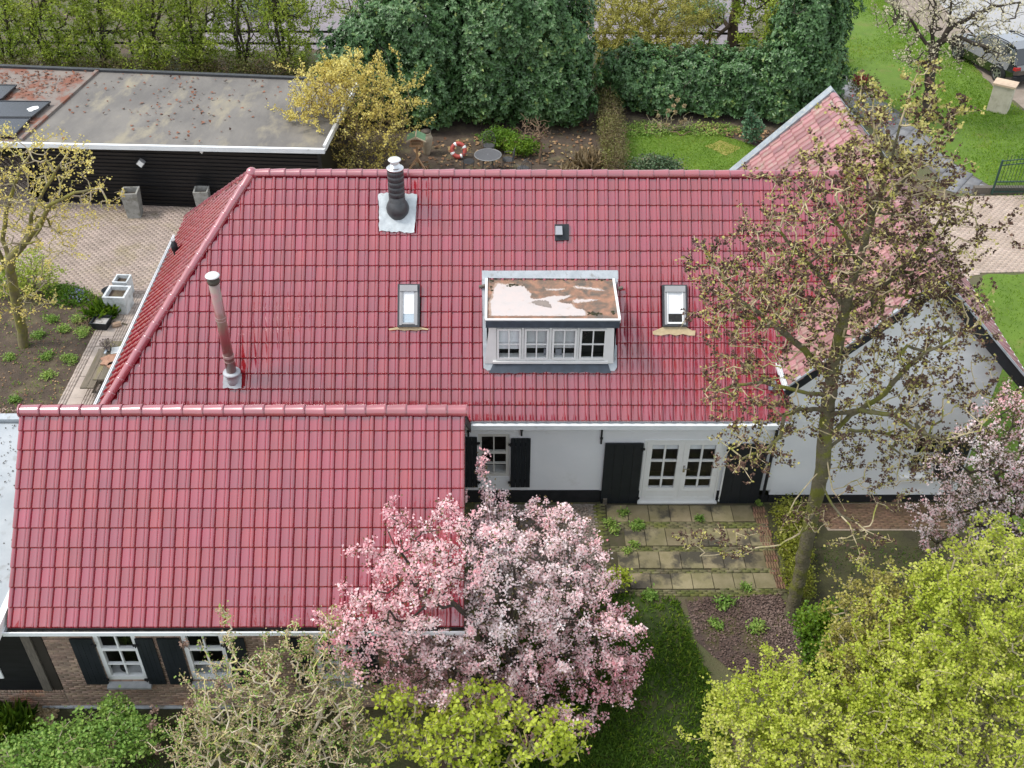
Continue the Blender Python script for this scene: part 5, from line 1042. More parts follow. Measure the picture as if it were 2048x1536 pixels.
# ------------------------------------------------------------------ vegetation
def unit(v): return v/(np.linalg.norm(v, axis=-1, keepdims=True)+1e-9)
def clump(P, s=1.3, ph=0.):
    a = np.sin(P[:, 0]*s*2.1+ph)+np.sin(P[:, 1]*s*1.7+1.3*ph+P[:, 2]*s)+np.sin(P[:, 2]*s*2.3-P[:, 0]*s*1.1+2*ph)
    return .5+a/6
def leafmesh(name, base, dr, nr, L, Wd, mat, parent, rnd, fold=.18, droop=.12, kind=None):
    dr = unit(dr); sd = unit(np.cross(nr, dr)); nr = np.cross(dr, sd); L = np.asarray(L).reshape(-1, 1); Wd = np.asarray(Wd).reshape(-1, 1); n = len(base)
    V = np.empty((n, 4, 3)); mid = base+dr*L*.52
    V[:, 0] = base; V[:, 1] = mid+sd*Wd+nr*L*fold; V[:, 2] = base+dr*L-nr*L*droop; V[:, 3] = mid-sd*Wd+nr*L*fold
    F = (np.array([(0, 1, 2), (0, 2, 3)])[None]+(np.arange(n)*4)[:, None, None]).reshape(-1, 3)
    return npmesh(name, V.reshape(-1, 3), F, mat, parent, rnd=np.repeat(np.clip(rnd, 0, 1), 2), kind=kind)
def scatter_leaves(name, P, L, mat, parent, aspect=.42, up=.5, rnd=None, spread=None, kind=None, fold=.18, ph=0., cl=.5):
    n = len(P); d = rng.normal(0, 1, (n, 3)); d[:, 2] = np.abs(d[:, 2])*.5+rng.normal(0, .35, n); nr = rng.normal(0, 1, (n, 3)); nr[:, 2] += up*2
    ll = L*rng.uniform(.65, 1.3, n)
    if rnd is None: rnd = (1-cl)*rng.random(n)+cl*clump(P, 1.6, ph)
    return leafmesh(name, P, d, nr, ll, ll*aspect, mat, parent, rnd, fold, kind=kind)
def E(px, py, Y, rx, ry, rz): return (W(px, py, Y), np.array([rx, ry, rz]))
def fill(ells, n, shell=.0, zmin=.05, spike=.10):
    """points in a union of ellipsoids; shell 0 = whole volume, towards 1 = outer skin"""
    w = np.array([e[1].prod()**(2/3) for e in ells]); w /= w.sum(); out = []
    for e, k in zip(ells, rng.multinomial(n, w)):
        d = unit(rng.normal(0, 1, (k, 3))); r = (shell**3+(1-shell**3)*rng.random(k))**(1/3)
        lum = 1+.20*np.sin(d[:, 0]*5+e[0][0])*np.sin(d[:, 2]*6+e[0][2])+.14*np.sin(d[:, 1]*9+d[:, 0]*7)
        if spike: lum = np.where((rng.random(k) < spike) & (d[:, 2] > -.3), lum*rng.uniform(1.05, 1.5, k), lum)
        out.append(e[0]+d*e[1]*(r*lum)[:, None])
    P = np.concatenate(out); return P[P[:, 2] > zmin]
def skel(trunks, targets, seg=.22, jit=.03, up=.5, lift=.10, cap=30000):
    pos = np.zeros((cap, 3)); par = np.full(cap, -1); n = 0; rt = []
    for ti, t in enumerate(trunks):
        t = np.array(t, float)
        if ti == 0: pos[0] = t[0]; n = 1; cur = 0
        else:
            cur = int(np.argmin(((pos[:n]-t[0])**2).sum(1)))
            if t[0][2] < .15 and ti: pos[n] = t[0]; par[n] = 0; cur = n; n += 1
        for a, b in zip(t[:-1], t[1:]):
            k = max(1, int(np.linalg.norm(b-a)/seg))
            for j in range(1, k+1):
                pos[n] = a+(b-a)*j/k+rng.normal(0, jit*.5, 3)*(j < k); par[n] = cur; cur = n; n += 1
    nt_ = n; d = np.array([((pos[:nt_]-q)**2).sum(1).min() for q in targets]); tips = []
    for q in targets[np.argsort(d)]:
        if n > cap-60: break
        dv = q-pos[:n]; dist = np.sqrt((dv**2).sum(1)); c = dist+up*np.maximum(0, .35*dist-dv[:, 2]); c[0] += .4
        cur = int(np.argmin(c)); p = pos[cur].copy(); L = dist[cur]; k = max(1, int(L/seg+.5)); off = rng.normal(0, 1, 3)*jit*2
        for j in range(1, k+1):
            s = j/k; pos[n] = p+(q-p)*s+(off+np.array([0, 0, -lift*L*.5]))*math.sin(math.pi*s)+rng.normal(0, jit, 3)*(j < k); par[n] = cur; cur = n; n += 1
        tips.append(cur)
    pos, par = pos[:n], par[:n]; cnt = np.zeros(n); cnt[tips] = 1
    for i in range(n-1, 0, -1): cnt[par[i]] += max(cnt[i], .3 if cnt[i] == 0 else cnt[i])*1.0
    return pos, par, np.maximum(cnt, .5), nt_
def wood(name, pos, par, cnt, r0, rb, mat, parent, sides=5, only=None):
    p_ = math.log(rb/r0)/math.log(max(cnt.max(), 2)); rad = r0*np.maximum(cnt, 1)**p_; i = np.arange(1, len(pos)); i = i[par[i] >= 0]
    if only is not None: i = i[only[i]]
    a, b = pos[par[i]], pos[i]; ra = np.minimum(rad[par[i]], rad[i]*1.25); rb_ = rad[i]; d = unit(b-a); h = np.where(np.abs(d[:, 2:3]) < .9, np.array([[0, 0, 1.]]), np.array([[1., 0, 0]])); u = unit(np.cross(d, h)); v = np.cross(d, u); n = len(i)
    V = np.empty((n, 2*sides, 3))
    for k in range(sides):
        t = 2*math.pi*k/sides; o = u*math.cos(t)+v*math.sin(t); V[:, k] = a-d*ra[:, None]*.25+o*ra[:, None]; V[:, sides+k] = b+d*rb_[:, None]*.25+o*rb_[:, None]
    F = np.array([(k, (k+1) % sides, sides+(k+1) % sides, sides+k) for k in range(sides)]); F = (F[None]+(np.arange(n)*2*sides)[:, None, None]).reshape(-1, 4)
    npmesh(name, V.reshape(-1, 3), F, mat, parent, True); return rad
def on_twigs(pos, par, rad, n, rmax, sig):
    i = np.where((rad < rmax) & (par >= 0))[0]; i = rng.choice(i, n); t = rng.random((n, 1)); return pos[par[i]]*(1-t)+pos[i]*t+rng.normal(0, sig, (n, 3))
def plant(name, label, cat, base, trunks, targets, r0, rb, bark, leaves=(), seg=.22, jit=.03, up=.5, group=None, sides=5, lift=.1, rmax=None, twigmat=None, wname='trunk'):
    t = thing(name, label, cat, base, group); pos, par, cnt, nt_ = skel(trunks, targets, seg, jit, up, lift)
    if twigmat is not None:
        big = cnt > cnt.max()*.03; rad = wood(wname, pos, par, cnt, r0, rb, bark, t, 7, big); wood('twigs', pos, par, cnt, r0, rb, twigmat, t, 4, ~big)
    else: rad = wood(wname, pos, par, cnt, r0, rb, bark, t, sides)
    rm = rmax or r0*2.2
    for (pn, n, L, lm, asp, sig, *rest) in leaves:
        P = on_twigs(pos, par, rad, n, rm, sig); P = P[P[:, 2] > .03]
        scatter_leaves(pn, P, L, lm, t, asp, *(rest or [.5]))
    return t, pos, par, rad
def shoots(name, P, D, k, L, Wd, mat, parent, amin=35, amax=85, cl=.5, ph=0., extra=None):
    n = len(P); D = unit(D); a = R_(amin)+rng.random((n, k))*(R_(amax)-R_(amin)); az = rng.random((n, 1))*6.28+np.arange(k)[None]*2.4+rng.normal(0, .25, (n, k))
    h = np.where(np.abs(D[:, 2:3]) < .9, np.array([[0, 0, 1.]]), np.array([[1., 0, 0]])); u = unit(np.cross(D, h)); v = np.cross(D, u)
    dr = D[:, None]*np.cos(a)[..., None]+(u[:, None]*np.cos(az)[..., None]+v[:, None]*np.sin(az)[..., None])*np.sin(a)[..., None]
    base = P[:, None]-D[:, None]*(np.arange(k)[None, :, None]*L*.10); nr = D[:, None]-dr*(dr*D[:, None]).sum(-1, keepdims=True)+np.array([0, 0, .3])
    ll = L*rng.uniform(.7, 1.25, (n, k)); rnd = (1-cl)*rng.random((n, k))+cl*clump(P, 1.1, ph)[:, None]
    if extra is not None: rnd = rnd+extra[:, None]
    return leafmesh(name, base.reshape(-1, 3), dr.reshape(-1, 3), nr.reshape(-1, 3), ll.ravel(), ll.ravel()*Wd, mat, parent, rnd.ravel(), .10, .15)
def skin(ells, n, depth=.5, zmin=.1):
    """points and outward directions near the surface of the union"""
    P = []; D = []; w = np.array([e[1].prod()**(2/3) for e in ells]); w /= w.sum()
    for e, k in zip(ells, rng.multinomial(n, w)):
        d = unit(rng.normal(0, 1, (k, 3))); lum = 1+.17*np.sin(d[:, 0]*6+e[0][0])*np.sin(d[:, 2]*7+e[0][1])+.12*np.sin(d[:, 1]*11+d[:, 0]*8)+.07*np.sin(d[:, 2]*17+d[:, 0]*13)
        P.append(e[0]+d*e[1]*(lum*(1-depth*rng.random(k)**1.6/e[1].mean()))[:, None]); D.append(d/e[1]+np.array([0, 0, .25/e[1].mean()]))
    P = np.concatenate(P); D = np.concatenate(D); ok = P[:, 2] > zmin; return P[ok], D[ok]
def stems(c, n, h, spread): return [[(c[0]+rng.normal(0, .1), c[1]+rng.normal(0, .1), 0), (c[0]+rng.normal(0, spread*.5), c[1]+rng.normal(0, spread*.5), h*.5), (c[0]+rng.normal(0, spread), c[1]+rng.normal(0, spread), h)] for _ in range(n)]

LAUREL = leafmat('laurel_leaf', [(.03, .075, .018), (.06, .14, .038), (.10, .20, .065), (.26, .33, .06)], .15, .42, .5)
SPRING = leafmat('spring_leaf', [(.16, .24, .02), (.28, .38, .04), (.42, .50, .07), (.50, .50, .14)], .45)
OLIVE = leafmat('olive_catkin', [(.26, .25, .04), (.42, .40, .07), (.54, .50, .13)], .3)
GOLD = leafmat('golden_bud', [(.48, .36, .09), (.66, .56, .14), (.74, .68, .26)], .35)
PINK = leafmat('pink_blossom', [(.66, .20, .26), (.84, .42, .46), (.92, .64, .65), (.94, .80, .79), (.95, .90, .88)], .4, .6, .3)
BRONZE = leafmat('bronze_leaf', [(.07, .05, .015), (.13, .10, .03), (.17, .15, .04)], .3)
HAW = leafmat('yellow_green_leaf', [(.25, .31, .025), (.41, .49, .045), (.56, .60, .10), (.68, .65, .24)], .42)
LIME = leafmat('lime_leaf', [(.27, .36, .025), (.45, .53, .05), (.58, .62, .10)], .4)
FRESH = leafmat('fresh_green_leaf', [(.09, .19, .03), (.18, .32, .05), (.30, .42, .09), (.48, .50, .13)], .35)
BRIGHT = leafmat('bright_green_leaf', [(.05, .12, .008), (.12, .24, .015), (.25, .36, .03)], .35)
CONE = leafmat('dark_cone', [(.04, .022, .015), (.085, .046, .032), (.16, .09, .06)], .0, .8)
TAN = leafmat('dry_tan', [(.26, .18, .09), (.44, .34, .19), (.58, .47, .30)], .25, .8)
DRY = leafmat('dry_leaf', [(.13, .06, .03), (.24, .13, .07), (.40, .26, .13), (.52, .44, .18)], .2, .8)
PEARL = leafmat('cream_blossom', [(.30, .29, .12), (.55, .50, .34), (.72, .66, .52)], .3, .7)
HEDGE = leafmat('hedge_leaf', [(.07, .055, .025), (.15, .12, .05), (.19, .19, .05), (.16, .24, .04)], .3)
GRASS = leafmat('grass_blade', [(.08, .18, .010), (.15, .28, .016), (.24, .37, .03), (.36, .38, .07)], .35, .6)
DGRASS = leafmat('dark_grass_blade', [(.045, .10, .010), (.085, .17, .016), (.14, .25, .03)], .35, .6)  # darker green blades for the front lawn and the beds
REDB = leafmat('crimson_bloom', [(.30, .01, .03), (.45, .02, .06)], .2)

# laurels at the back
def laurel(label, ells, n, ph, cat='bush', sz=.165, group='laurels behind the garden bed'):
    c = ells[0][0]*(1, 1, 0); t = thing('laurel_bush', label, cat, c, group)
    P, D = skin(ells, n, .9, .25); shoots('foliage', P, D, 7, sz, .27, LAUREL, t, 40, 95, .42, ph, -.12+.25*(rng.random(len(P)) > .93))
    tr = []
    for e in ells: tr += [[(e[0][0]+rng.normal(0, .3), e[0][1]+rng.normal(0, .3), 0), tuple(e[0]+rng.normal(0, .3, 3))] for _ in range(3)]
    pos, par, cnt, _ = skel(tr, fill(ells, 120, .3), .4, .05); wood('stems', pos, par, cnt, .012, .07, DARKBARK, t, 4)
    return t
laurel('glossy dark green laurel at the left end, behind the golden shrub', [E(720, 150, 40.7, 1.7, 1.5, 2.2), E(655, 190, 40.4, .75, .8, 1.1), E(760, 90, 41.2, 1.5, 1.3, 2.0)], 4800, 1)
laurel('huge glossy laurel mass above the bird table and the life ring', [E(850, 100, 41.2, 2.2, 1.9, 3.2), E(860, 200, 39.9, 1.3, 1.0, 1.6), E(790, 170, 40.3, 1.2, 1.0, 1.6)], 7200, 2)
laurel('huge glossy laurel mass behind the round garden table', [E(985, 90, 41.2, 2.5, 1.9, 3.5), E(970, 180, 39.9, 1.4, 1.0, 1.5), E(1030, 60, 40.6, 1.5, 1.2, 1.8)], 7800, 3)
laurel('broad laurel whose right flank meets the clipped brown hedge', [E(1095, 100, 41.1, 2.0, 1.8, 3.2), E(1130, 190, 40.0, 1.2, 1.0, 1.5), E(1070, 190, 39.9, 1.1, .9, 1.4)], 7000, 4)
laurel('lower dark laurel right of the clipped hedge, under the willow', [E(1280, 160, 41.8, 1.7, 1.2, 1.5), E(1330, 190, 41.2, 1.2, .9, 1.1)], 3800, 5)
laurel('low laurel behind the dried hydrangea', [E(1395, 165, 41.7, 1.8, 1.2, 1.5), E(1430, 200, 41.0, 1.2, .8, 1.0)], 3800, 6)
laurel('low laurel with yellowish tips above the small lone shrub', [E(1500, 170, 41.3, 1.8, 1.3, 1.5), E(1555, 210, 40.4, 1.1, .8, 1.0)], 4200, 7)
laurel('tall laurel tree beside the wide lawn and wing roof apex', [E(1622, 50, 41.2, 1.5, 1.4, 3.4), E(1585, 140, 40.5, 1.3, 1.0, 1.6), E(1650, 150, 40.6, .9, .9, 1.4)], 7000, 8.5, 'tree')
# spring hedge trees behind the shed
info = [(20, 45.2, 'spring green hedgerow tree at the left frame edge above the solar panels'), (120, 45.0, 'spring green hedgerow tree with dark leaning stems left of the roof seam'), (215, 45.3, 'spring green hedgerow tree directly behind the shed roof seam'),
        (310, 44.8, 'spring green hedgerow tree with the thickest dark trunk behind the shed middle'), (400, 45.0, 'spring green hedgerow tree right of the thick trunked one'), (490, 45.6, 'spring green hedgerow tree in front of the pale field gap'), (575, 45.2, 'spring green hedgerow tree next to the left laurel')]
for k, (px, Y, lab) in enumerate(info):
    b = W(px, 150, Y)*(1, 1, 0); ells = [E(px, 60, Y, 1.4, 1.0, 2.0), E(px+rng.normal(0, 15), -40, Y+.6, 1.7, 1.3, 2.6), E(px+rng.normal(0, 20), 115, Y-.3, 1.0, .6, .9)]
    plant('hedgerow_tree', lab, 'tree', b, stems(b, 5, 3.8, .6), fill(ells, 620, .1), .008, .11, DARKBARK, [('foliage', 9500 if k not in (5,) else 4500, .085, SPRING, .5, .10, .5)], .35, .05, group='hedgerow trees behind the shed', sides=4, rmax=.02)
ells = [E(x, 138, 44.4, 1.3, .5, .55) for x in range(-20, 620, 60)]
t = thing('bramble_hedge', 'low brown and green bramble tangle along the rear edge of the shed roof', 'hedge', (-15, 44.4, 0)); P = fill(ells, 9000); scatter_leaves('foliage', P, .08, HEDGE, t, .45, .5, None, None, None, .18, 2.)
pos, par, cnt, _ = skel([[(-26, 44.5, 0), (-8, 44.5, .2)]], fill(ells, 500), .3, .06); wood('stems', pos, par, cnt, .009, .04, TWIG, t, 4)
# willow and trees in the middle distance
b = W(1290, 130, 45.5)*(1, 1, 0); plant('willow_bush', 'large mustard yellow bare twigged willow bush right of the big laurels', 'bush', b, stems(b, 9, 3, 1.4), fill([E(1290, 60, 45.5, 2.6, 1.6, 2.4), E(1235, 20, 46, 1.8, 1.3, 2.4), E(1365, 30, 46, 1.7, 1.2, 2.4)], 2600, .2), .010, .08, mat('mustard_twig', (.36, .32, .09), (.28, .25, .07), 8, rough=.9), [('catkins', 30000, .07, OLIVE, .4, .06, .3)], .3, .08, sides=4)
b = W(1462, 120, 47)*(1, 1, 0); plant('field_tree', 'tall tree with one straight brown trunk in front of the fallow field', 'tree', b, [[tuple(b), tuple(W(1462, 90, 47)), tuple(W(1472, 0, 47)), tuple(W(1480, -90, 47.2))]], fill([E(1480, -60, 47, 1.8, 1.5, 1.6), E(1410, 45, 47, .9, .8, 1.2)], 260, .2), .012, .24, mat('reddish_trunk', (.12, .08, .055), (.085, .06, .04), 6, rough=.95), [('foliage', 3500, .09, FRESH, .5, .12, .5)], .4, .05, sides=7, rmax=.03)
b = W(1540, 130, 46)*(1, 1, 0); plant('field_tree', 'leafy yellow green tree between the brown trunk and the tall laurel', 'tree', b, stems(b, 4, 3, .5), fill([E(1530, 40, 46, 1.5, 1.2, 2.4), E(1570, 0, 46.5, 1.2, 1.2, 2)], 420, .2), .009, .12, DARKBARK, [('foliage', 8500, .09, SPRING, .5, .1, .5)], .35, .05, sides=5, rmax=.02)
b = W(1120, 60, 46)*(1, 1, 0); plant('field_tree', 'lime green leafing tree just showing above the central laurels', 'tree', b, stems(b, 3, 4.5, .6), fill([E(1000, -20, 45.5, 2.6, 1.3, 1.6), E(760, -10, 46, 2.6, 1.3, 1.5)], 400, .2), .009, .12, DARKBARK, [('foliage', 7000, .085, SPRING, .5, .1, .5)], .4, .05, sides=4, rmax=.02)
for px, py, lab in ((545, 28, 'grey green weed patch in the fallow field gap'), (1388, 40, 'pale grey green shrub by the field fence')):
    c = G(px, py); t = thing('field_shrub', lab, 'shrub', c); P = fill([(c+(0, 0, .5), np.array([1.6, 1.0, .7]))], 2500); scatter_leaves('foliage', P, .11, leafmat('grey_green_leaf', [(.10, .17, .09), (.20, .28, .17), (.28, .33, .2)], .25) if 'grey_green_leaf' not in bpy.data.materials else bpy.data.materials['grey_green_leaf'], t)
# golden shrub
b = G(728, 348); ells = [E(700, 215, 35.3, 2.2, 1.6, 1.7), E(655, 190, 35.3, 1.35, 1.2, 1.2), E(760, 215, 35.5, 1.2, 1.2, 1.4), E(725, 300, 35.2, 1.4, 1.1, .9), E(648, 135, 35.3, .25, .25, .5), E(700, 140, 35.3, 1.0, .7, .6)]
t, pos, par, rad = plant('golden_shrub', 'golden yellow budding shrub with dense bare twigs at the shed corner', 'shrub', b, stems(b, 12, 1.3, .9), fill(ells, 2000, .3), .0065, .06, mat('reddish_olive_twig', (.22, .17, .08), (.17, .13, .06), 8, rough=.9), (), .25, .02, sides=4, up=.9)
P = on_twigs(pos, par, rad, 17000, .012, .05); keep = ((P-W(725, 275, 35.2))**2).sum(1) > (rng.random(len(P))*2.2)**2; P = P[keep]; scatter_leaves('buds', P, .068, GOLD, t, .55, .4)
# foreground edge plants of the rear bed
def leafy(name, label, cat, ells, n, L, lm, asp=.45, bark=TWIG, twigs=120, grp=None, r0=.005, cl=.5, shell=.2):
    c = ells[0][0]*(1, 1, 0); t = thing(name, label, cat, c, grp); pos, par, cnt, _ = skel([[tuple(c), tuple(ells[0][0])]], fill(ells, twigs, .3), .15, .03); wood('stems', pos, par, cnt, r0, .03, bark, t, 4)
    scatter_leaves('foliage', fill(ells, n, shell, .02), L, lm, t, asp, .5, None, None, None, .18, rng.random()*6, cl); return t
leafy('evergreen_shrub', 'low bright yellow green evergreen shrub behind the garden table', 'shrub', [E(1000, 277, 37.8, .75, .5, .38), E(1045, 290, 37.3, .7, .5, .34)], 4200, .075, BRIGHT)
leafy('evergreen_shrub', 'dark round evergreen shrub with pinkish buds peeping over the ridge by the rear lawn', 'shrub', [E(1312, 335, 35.4, 1.0, .6, .42)], 3200, .085, leafmat('dark_azalea_leaf', [(.02, .05, .02), (.06, .11, .045), (.12, .17, .08), (.30, .16, .15)], .2))
leafy('young_shrub', 'small lone blue green shrub in the bare soil beside the rear lawn', 'shrub', [E(1505, 258, 38.3, .42, .4, .5), E(1500, 236, 38.3, .22, .22, .3)], 900, .11, leafmat('blue_green_leaf', [(.04, .11, .05), (.10, .20, .10), (.18, .28, .16)], .25))
b = G(1078, 328); t, pos, par, rad = plant('standard_tree', 'little ball headed standard tree of bare reddish twigs in the rear bed', 'tree', b, [[tuple(b), tuple(W(1083, 285, b[1]))]], fill([E(1070, 258, b[1], .62, .5, .42)], 240, .6), .006, .045, TWIG, (), .15, .03, lift=-.1)
b = G(1340, 262); ells = [E(1340, 240, b[1], .95, .5, .5)]; t, pos, par, rad = plant('dried_hydrangea', 'dried hydrangea with pale tan flower heads under the low laurel', 'shrub', b, [[tuple(b), tuple(b+(0, 0, .2))]], fill(ells, 90, .3), .006, .025, PALEBARK, (), .2, .04)
P = []
for px, py in ((1343, 193), (1355, 200), (1347, 212), (1316, 232), (1338, 222), (1351, 224), (1318, 250), (1334, 250), (1347, 258), (1370, 240), (1362, 245), (1303, 262), (1355, 266), (1368, 212)):
    c = W(px, py, b[1]-.1+rng.normal(0, .1)); scatter_leaves('flower_head', c+unit(rng.normal(0, 1, (45, 3)))*.085*rng.random((45, 1))**.4, .055, TAN, t, .5)
ells = [(np.array([4.30+.02*k, y, .62]), np.array([.55, .75, .58])) for k, y in enumerate(np.arange(35.6, 42.6, .9))]
leafy('clipped_hedge', 'narrow clipped hedge of brown and green twigs dividing the bed from the rear lawn', 'hedge', ells, 15000, .055, HEDGE, .45, TWIG, 900, None, .005, .5, .35)
def tuft(label, c, n, h, spread, lm, name='grass_tuft', cat='plant', grp=None, wd=.012):
    t = thing(name, label, cat, c, grp); P = np.array(c)+rng.normal(0, spread*.3, (n, 3))*(1, 1, 0); d = rng.normal(0, .55, (n, 3)); d[:, 2] = 1; L = h*rng.uniform(.6, 1.2, n); leafmesh('blades', P, d, rng.normal(0, 1, (n, 3)), L, np.full(n, wd), lm, t, rng.random(n), .05, .35); return t
tuft('dry straw coloured ornamental grass tuft at the clipped hedge foot', G(1180, 338), 260, .75, .5, TAN); tuft('smaller dry grass tuft left of the straw coloured one', G(1140, 345), 120, .45, .5, TAN)
t = leafy('ground_cover', 'patch of small green ground cover left of the rear lawn under the laurel', 'plant', [(G(1290, 262)+(0, 0, .08), np.array([1.3, .7, .12])), (G(1420, 262)+(0, 0, .08), np.array([1.4, .6, .10]))], 2600, .07, FRESH)
leafy('azalea', 'crimson flowering azalea by the stone path and the lawn corner', 'shrub', [E(1728, 170, 41, .6, .5, .4)], 700, .07, HEDGE); t = thing('azalea', 'small red blooming azalea half hidden behind the wing ridge', 'shrub', G(1705, 215)); scatter_leaves('foliage', fill([E(1712, 205, 39.5, .5, .5, .3), E(1750, 235, 37.6, .9, .5, .4)], 700), .07, HEDGE, t); scatter_leaves('blooms', fill([E(1706, 187, 39.5, .15, .15, .12), E(1720, 200, 39.3, .2, .2, .12), E(1765, 240, 37.5, .7, .4, .3)], 130), .06, REDB, t)
P = fill([E(1722, 158, 41, .32, .25, .22)], 260); scatter_leaves('blooms', P, .07, REDB, [o for o in bpy.data.objects if o.name.startswith('azalea') and o.get('label', '').startswith('crimson')][0])
# pear tree on the right lawn
Y = 40.5; b = G(1852, 240); wl_ = lambda *q: [tuple(W(x, y, Y+dy)) for x, y, dy in q]
t, pos, par, rad = plant('pear_tree', 'old gnarled fruit tree in cream blossom on the lawn beside the black car', 'tree', b, [[tuple(b)]+wl_((1856, 190, 0), (1862, 140, 0), (1868, 95, 0), (1862, 60, 0), (1872, 10, .3), (1860, -50, .3)), wl_((1868, 100, 0), (1896, 60, -.2), (1902, 20, -.2), (1896, -40, 0)), wl_((1862, 95, 0), (1836, 65, .4), (1822, 40, .4)), wl_((1898, 55, 0), (1940, 35, -.5), (1985, 12, -.6), (2040, 5, -.5)), wl_((1860, 130, 0), (1820, 118, -.6), (1795, 118, -.8)), wl_((1880, 80, 0), (1920, 75, -.9), (1960, 90, -1.2))],
    fill([E(1850, 40, Y, 1.6, 1.5, 1.2), E(1930, 40, Y-.3, 1.8, 1.4, 1.2), E(1990, 20, Y-.4, 1.4, 1.2, .8), E(1950, 95, Y-1.0, 1.4, .8, .9), E(1830, 115, Y-.5, 1.0, .9, .6), E(1995, 110, Y-1.2, .8, .6, .5), E(1870, 0, Y, 2.2, 1.5, 1.0)], 560, .2), .007, .2, DARKBARK, [('blossom', 4200, .068, PEARL, .6, .09, .4)], .25, .06, sides=6, rmax=.018)
# yellow budding tree at the left
Y = 25.; b = G(48, 692); t, pos, par, rad = plant('budding_tree', 'slender tree with mossy trunk and sparse yellow buds at the left edge', 'tree', b,
    [[tuple(b)]+wl_((42, 650, 0), (32, 600, 0), (24, 555, 0), (8, 530, .1), (-10, 480, .1), (-40, 400, .2), (-60, 300, .3)), wl_((24, 555, 0), (20, 520, -.2), (45, 490, -.3), (80, 450, -.4), (100, 410, -.5), (150, 385, -.6), (215, 375, -.6)), wl_((18, 520, 0), (5, 480, .3), (12, 420, .4), (40, 340, .5), (70, 290, .5)), wl_((60, 475, 0), (62, 430, -.2), (95, 370, -.3), (140, 300, -.3), (165, 270, -.3)), wl_((32, 600, 0), (60, 590, -.5), (110, 605, -.8), (140, 620, -.8))],
    fill([E(70, 370, Y, 1.9, 1.6, 1.6), E(-20, 380, Y, 1.8, 1.8, 1.8), E(160, 400, Y-.5, 1.2, 1.0, .5), E(60, 480, Y-.3, 1.6, 1.4, .9), E(20, 600, Y-.5, 1.2, 1.0, .7), E(150, 320, Y-.3, .8, .6, .5)], 620, .1), .0055, .15, mat('mossy_trunk', (.16, .13, .07), (.11, .10, .04), 6, rough=.95, c3=(.17, .16, .03), scale3=4, cut3=.5), [('buds', 4200, .055, GOLD, .6, .05, .3)], .22, .022, sides=6, rmax=.012, twigmat=PALEBARK)
b = G(60, 590); plant('bud_shrub', 'loose twiggy shrub with yellowish leaves at the drive edge behind the slender tree', 'shrub', b, stems(b, 6, .8, .4), fill([E(60, 550, b[1], .95, .7, .8), E(10, 560, b[1], .8, .7, .7)], 380, .2), .005, .05, BARK, [('foliage', 3000, .06, SPRING, .5, .06, .4)], .18, .04, sides=4, rmax=.012)
t = leafy('flower_clump', 'low green clump with tiny blue flowers at the corner of the left bed', 'plant', [E(150, 598, 27.3, .62, .5, .22), E(125, 585, 27.7, .6, .4, .2)], 2600, .10, BRIGHT, .2)
scatter_leaves('flowers', fill([E(152, 592, 27.3, .35, .3, .2)], 160), .045, leafmat('blue_flower', [(.16, .17, .30), (.25, .27, .40)], .2), t, .6, kind='stuff')
tuft('dense green daffodil clump with narrow leaves behind the black tub', G(209, 632), 420, .48, .55, BRIGHT, 'daffodil_clump', 'plant', None, .014)
t = thing('twig_heap', 'heap of dry brown twigs left of the black square tub', 'twigs', G(180, 655)); pos, par, cnt, _ = skel([[tuple(G(196, 645)), tuple(G(165, 662, .1))]], fill([(G(182, 652)+(0, 0, .15), np.array([.55, .3, .18]))], 200, .1), .12, .03); wood('twigs', pos, par, cnt, .005, .012, TWIG, t, 4)
c = G(217, 700, .74); t = thing('dried_plant', 'grey dried pot plant at the back end of the picnic table', 'plant', c); m = MB(); m.lathe([(.07, 0), (.09, .12), (.003, .11)], c, 12); m.build('plant_pot', DARKLEAD, t); scatter_leaves('foliage', fill([(c+(0, 0, .2), np.array([.2, .18, .14]))], 260), .06, leafmat('grey_dry_leaf', [(.15, .13, .11), (.30, .24, .22), (.20, .21, .08)], .2), t)

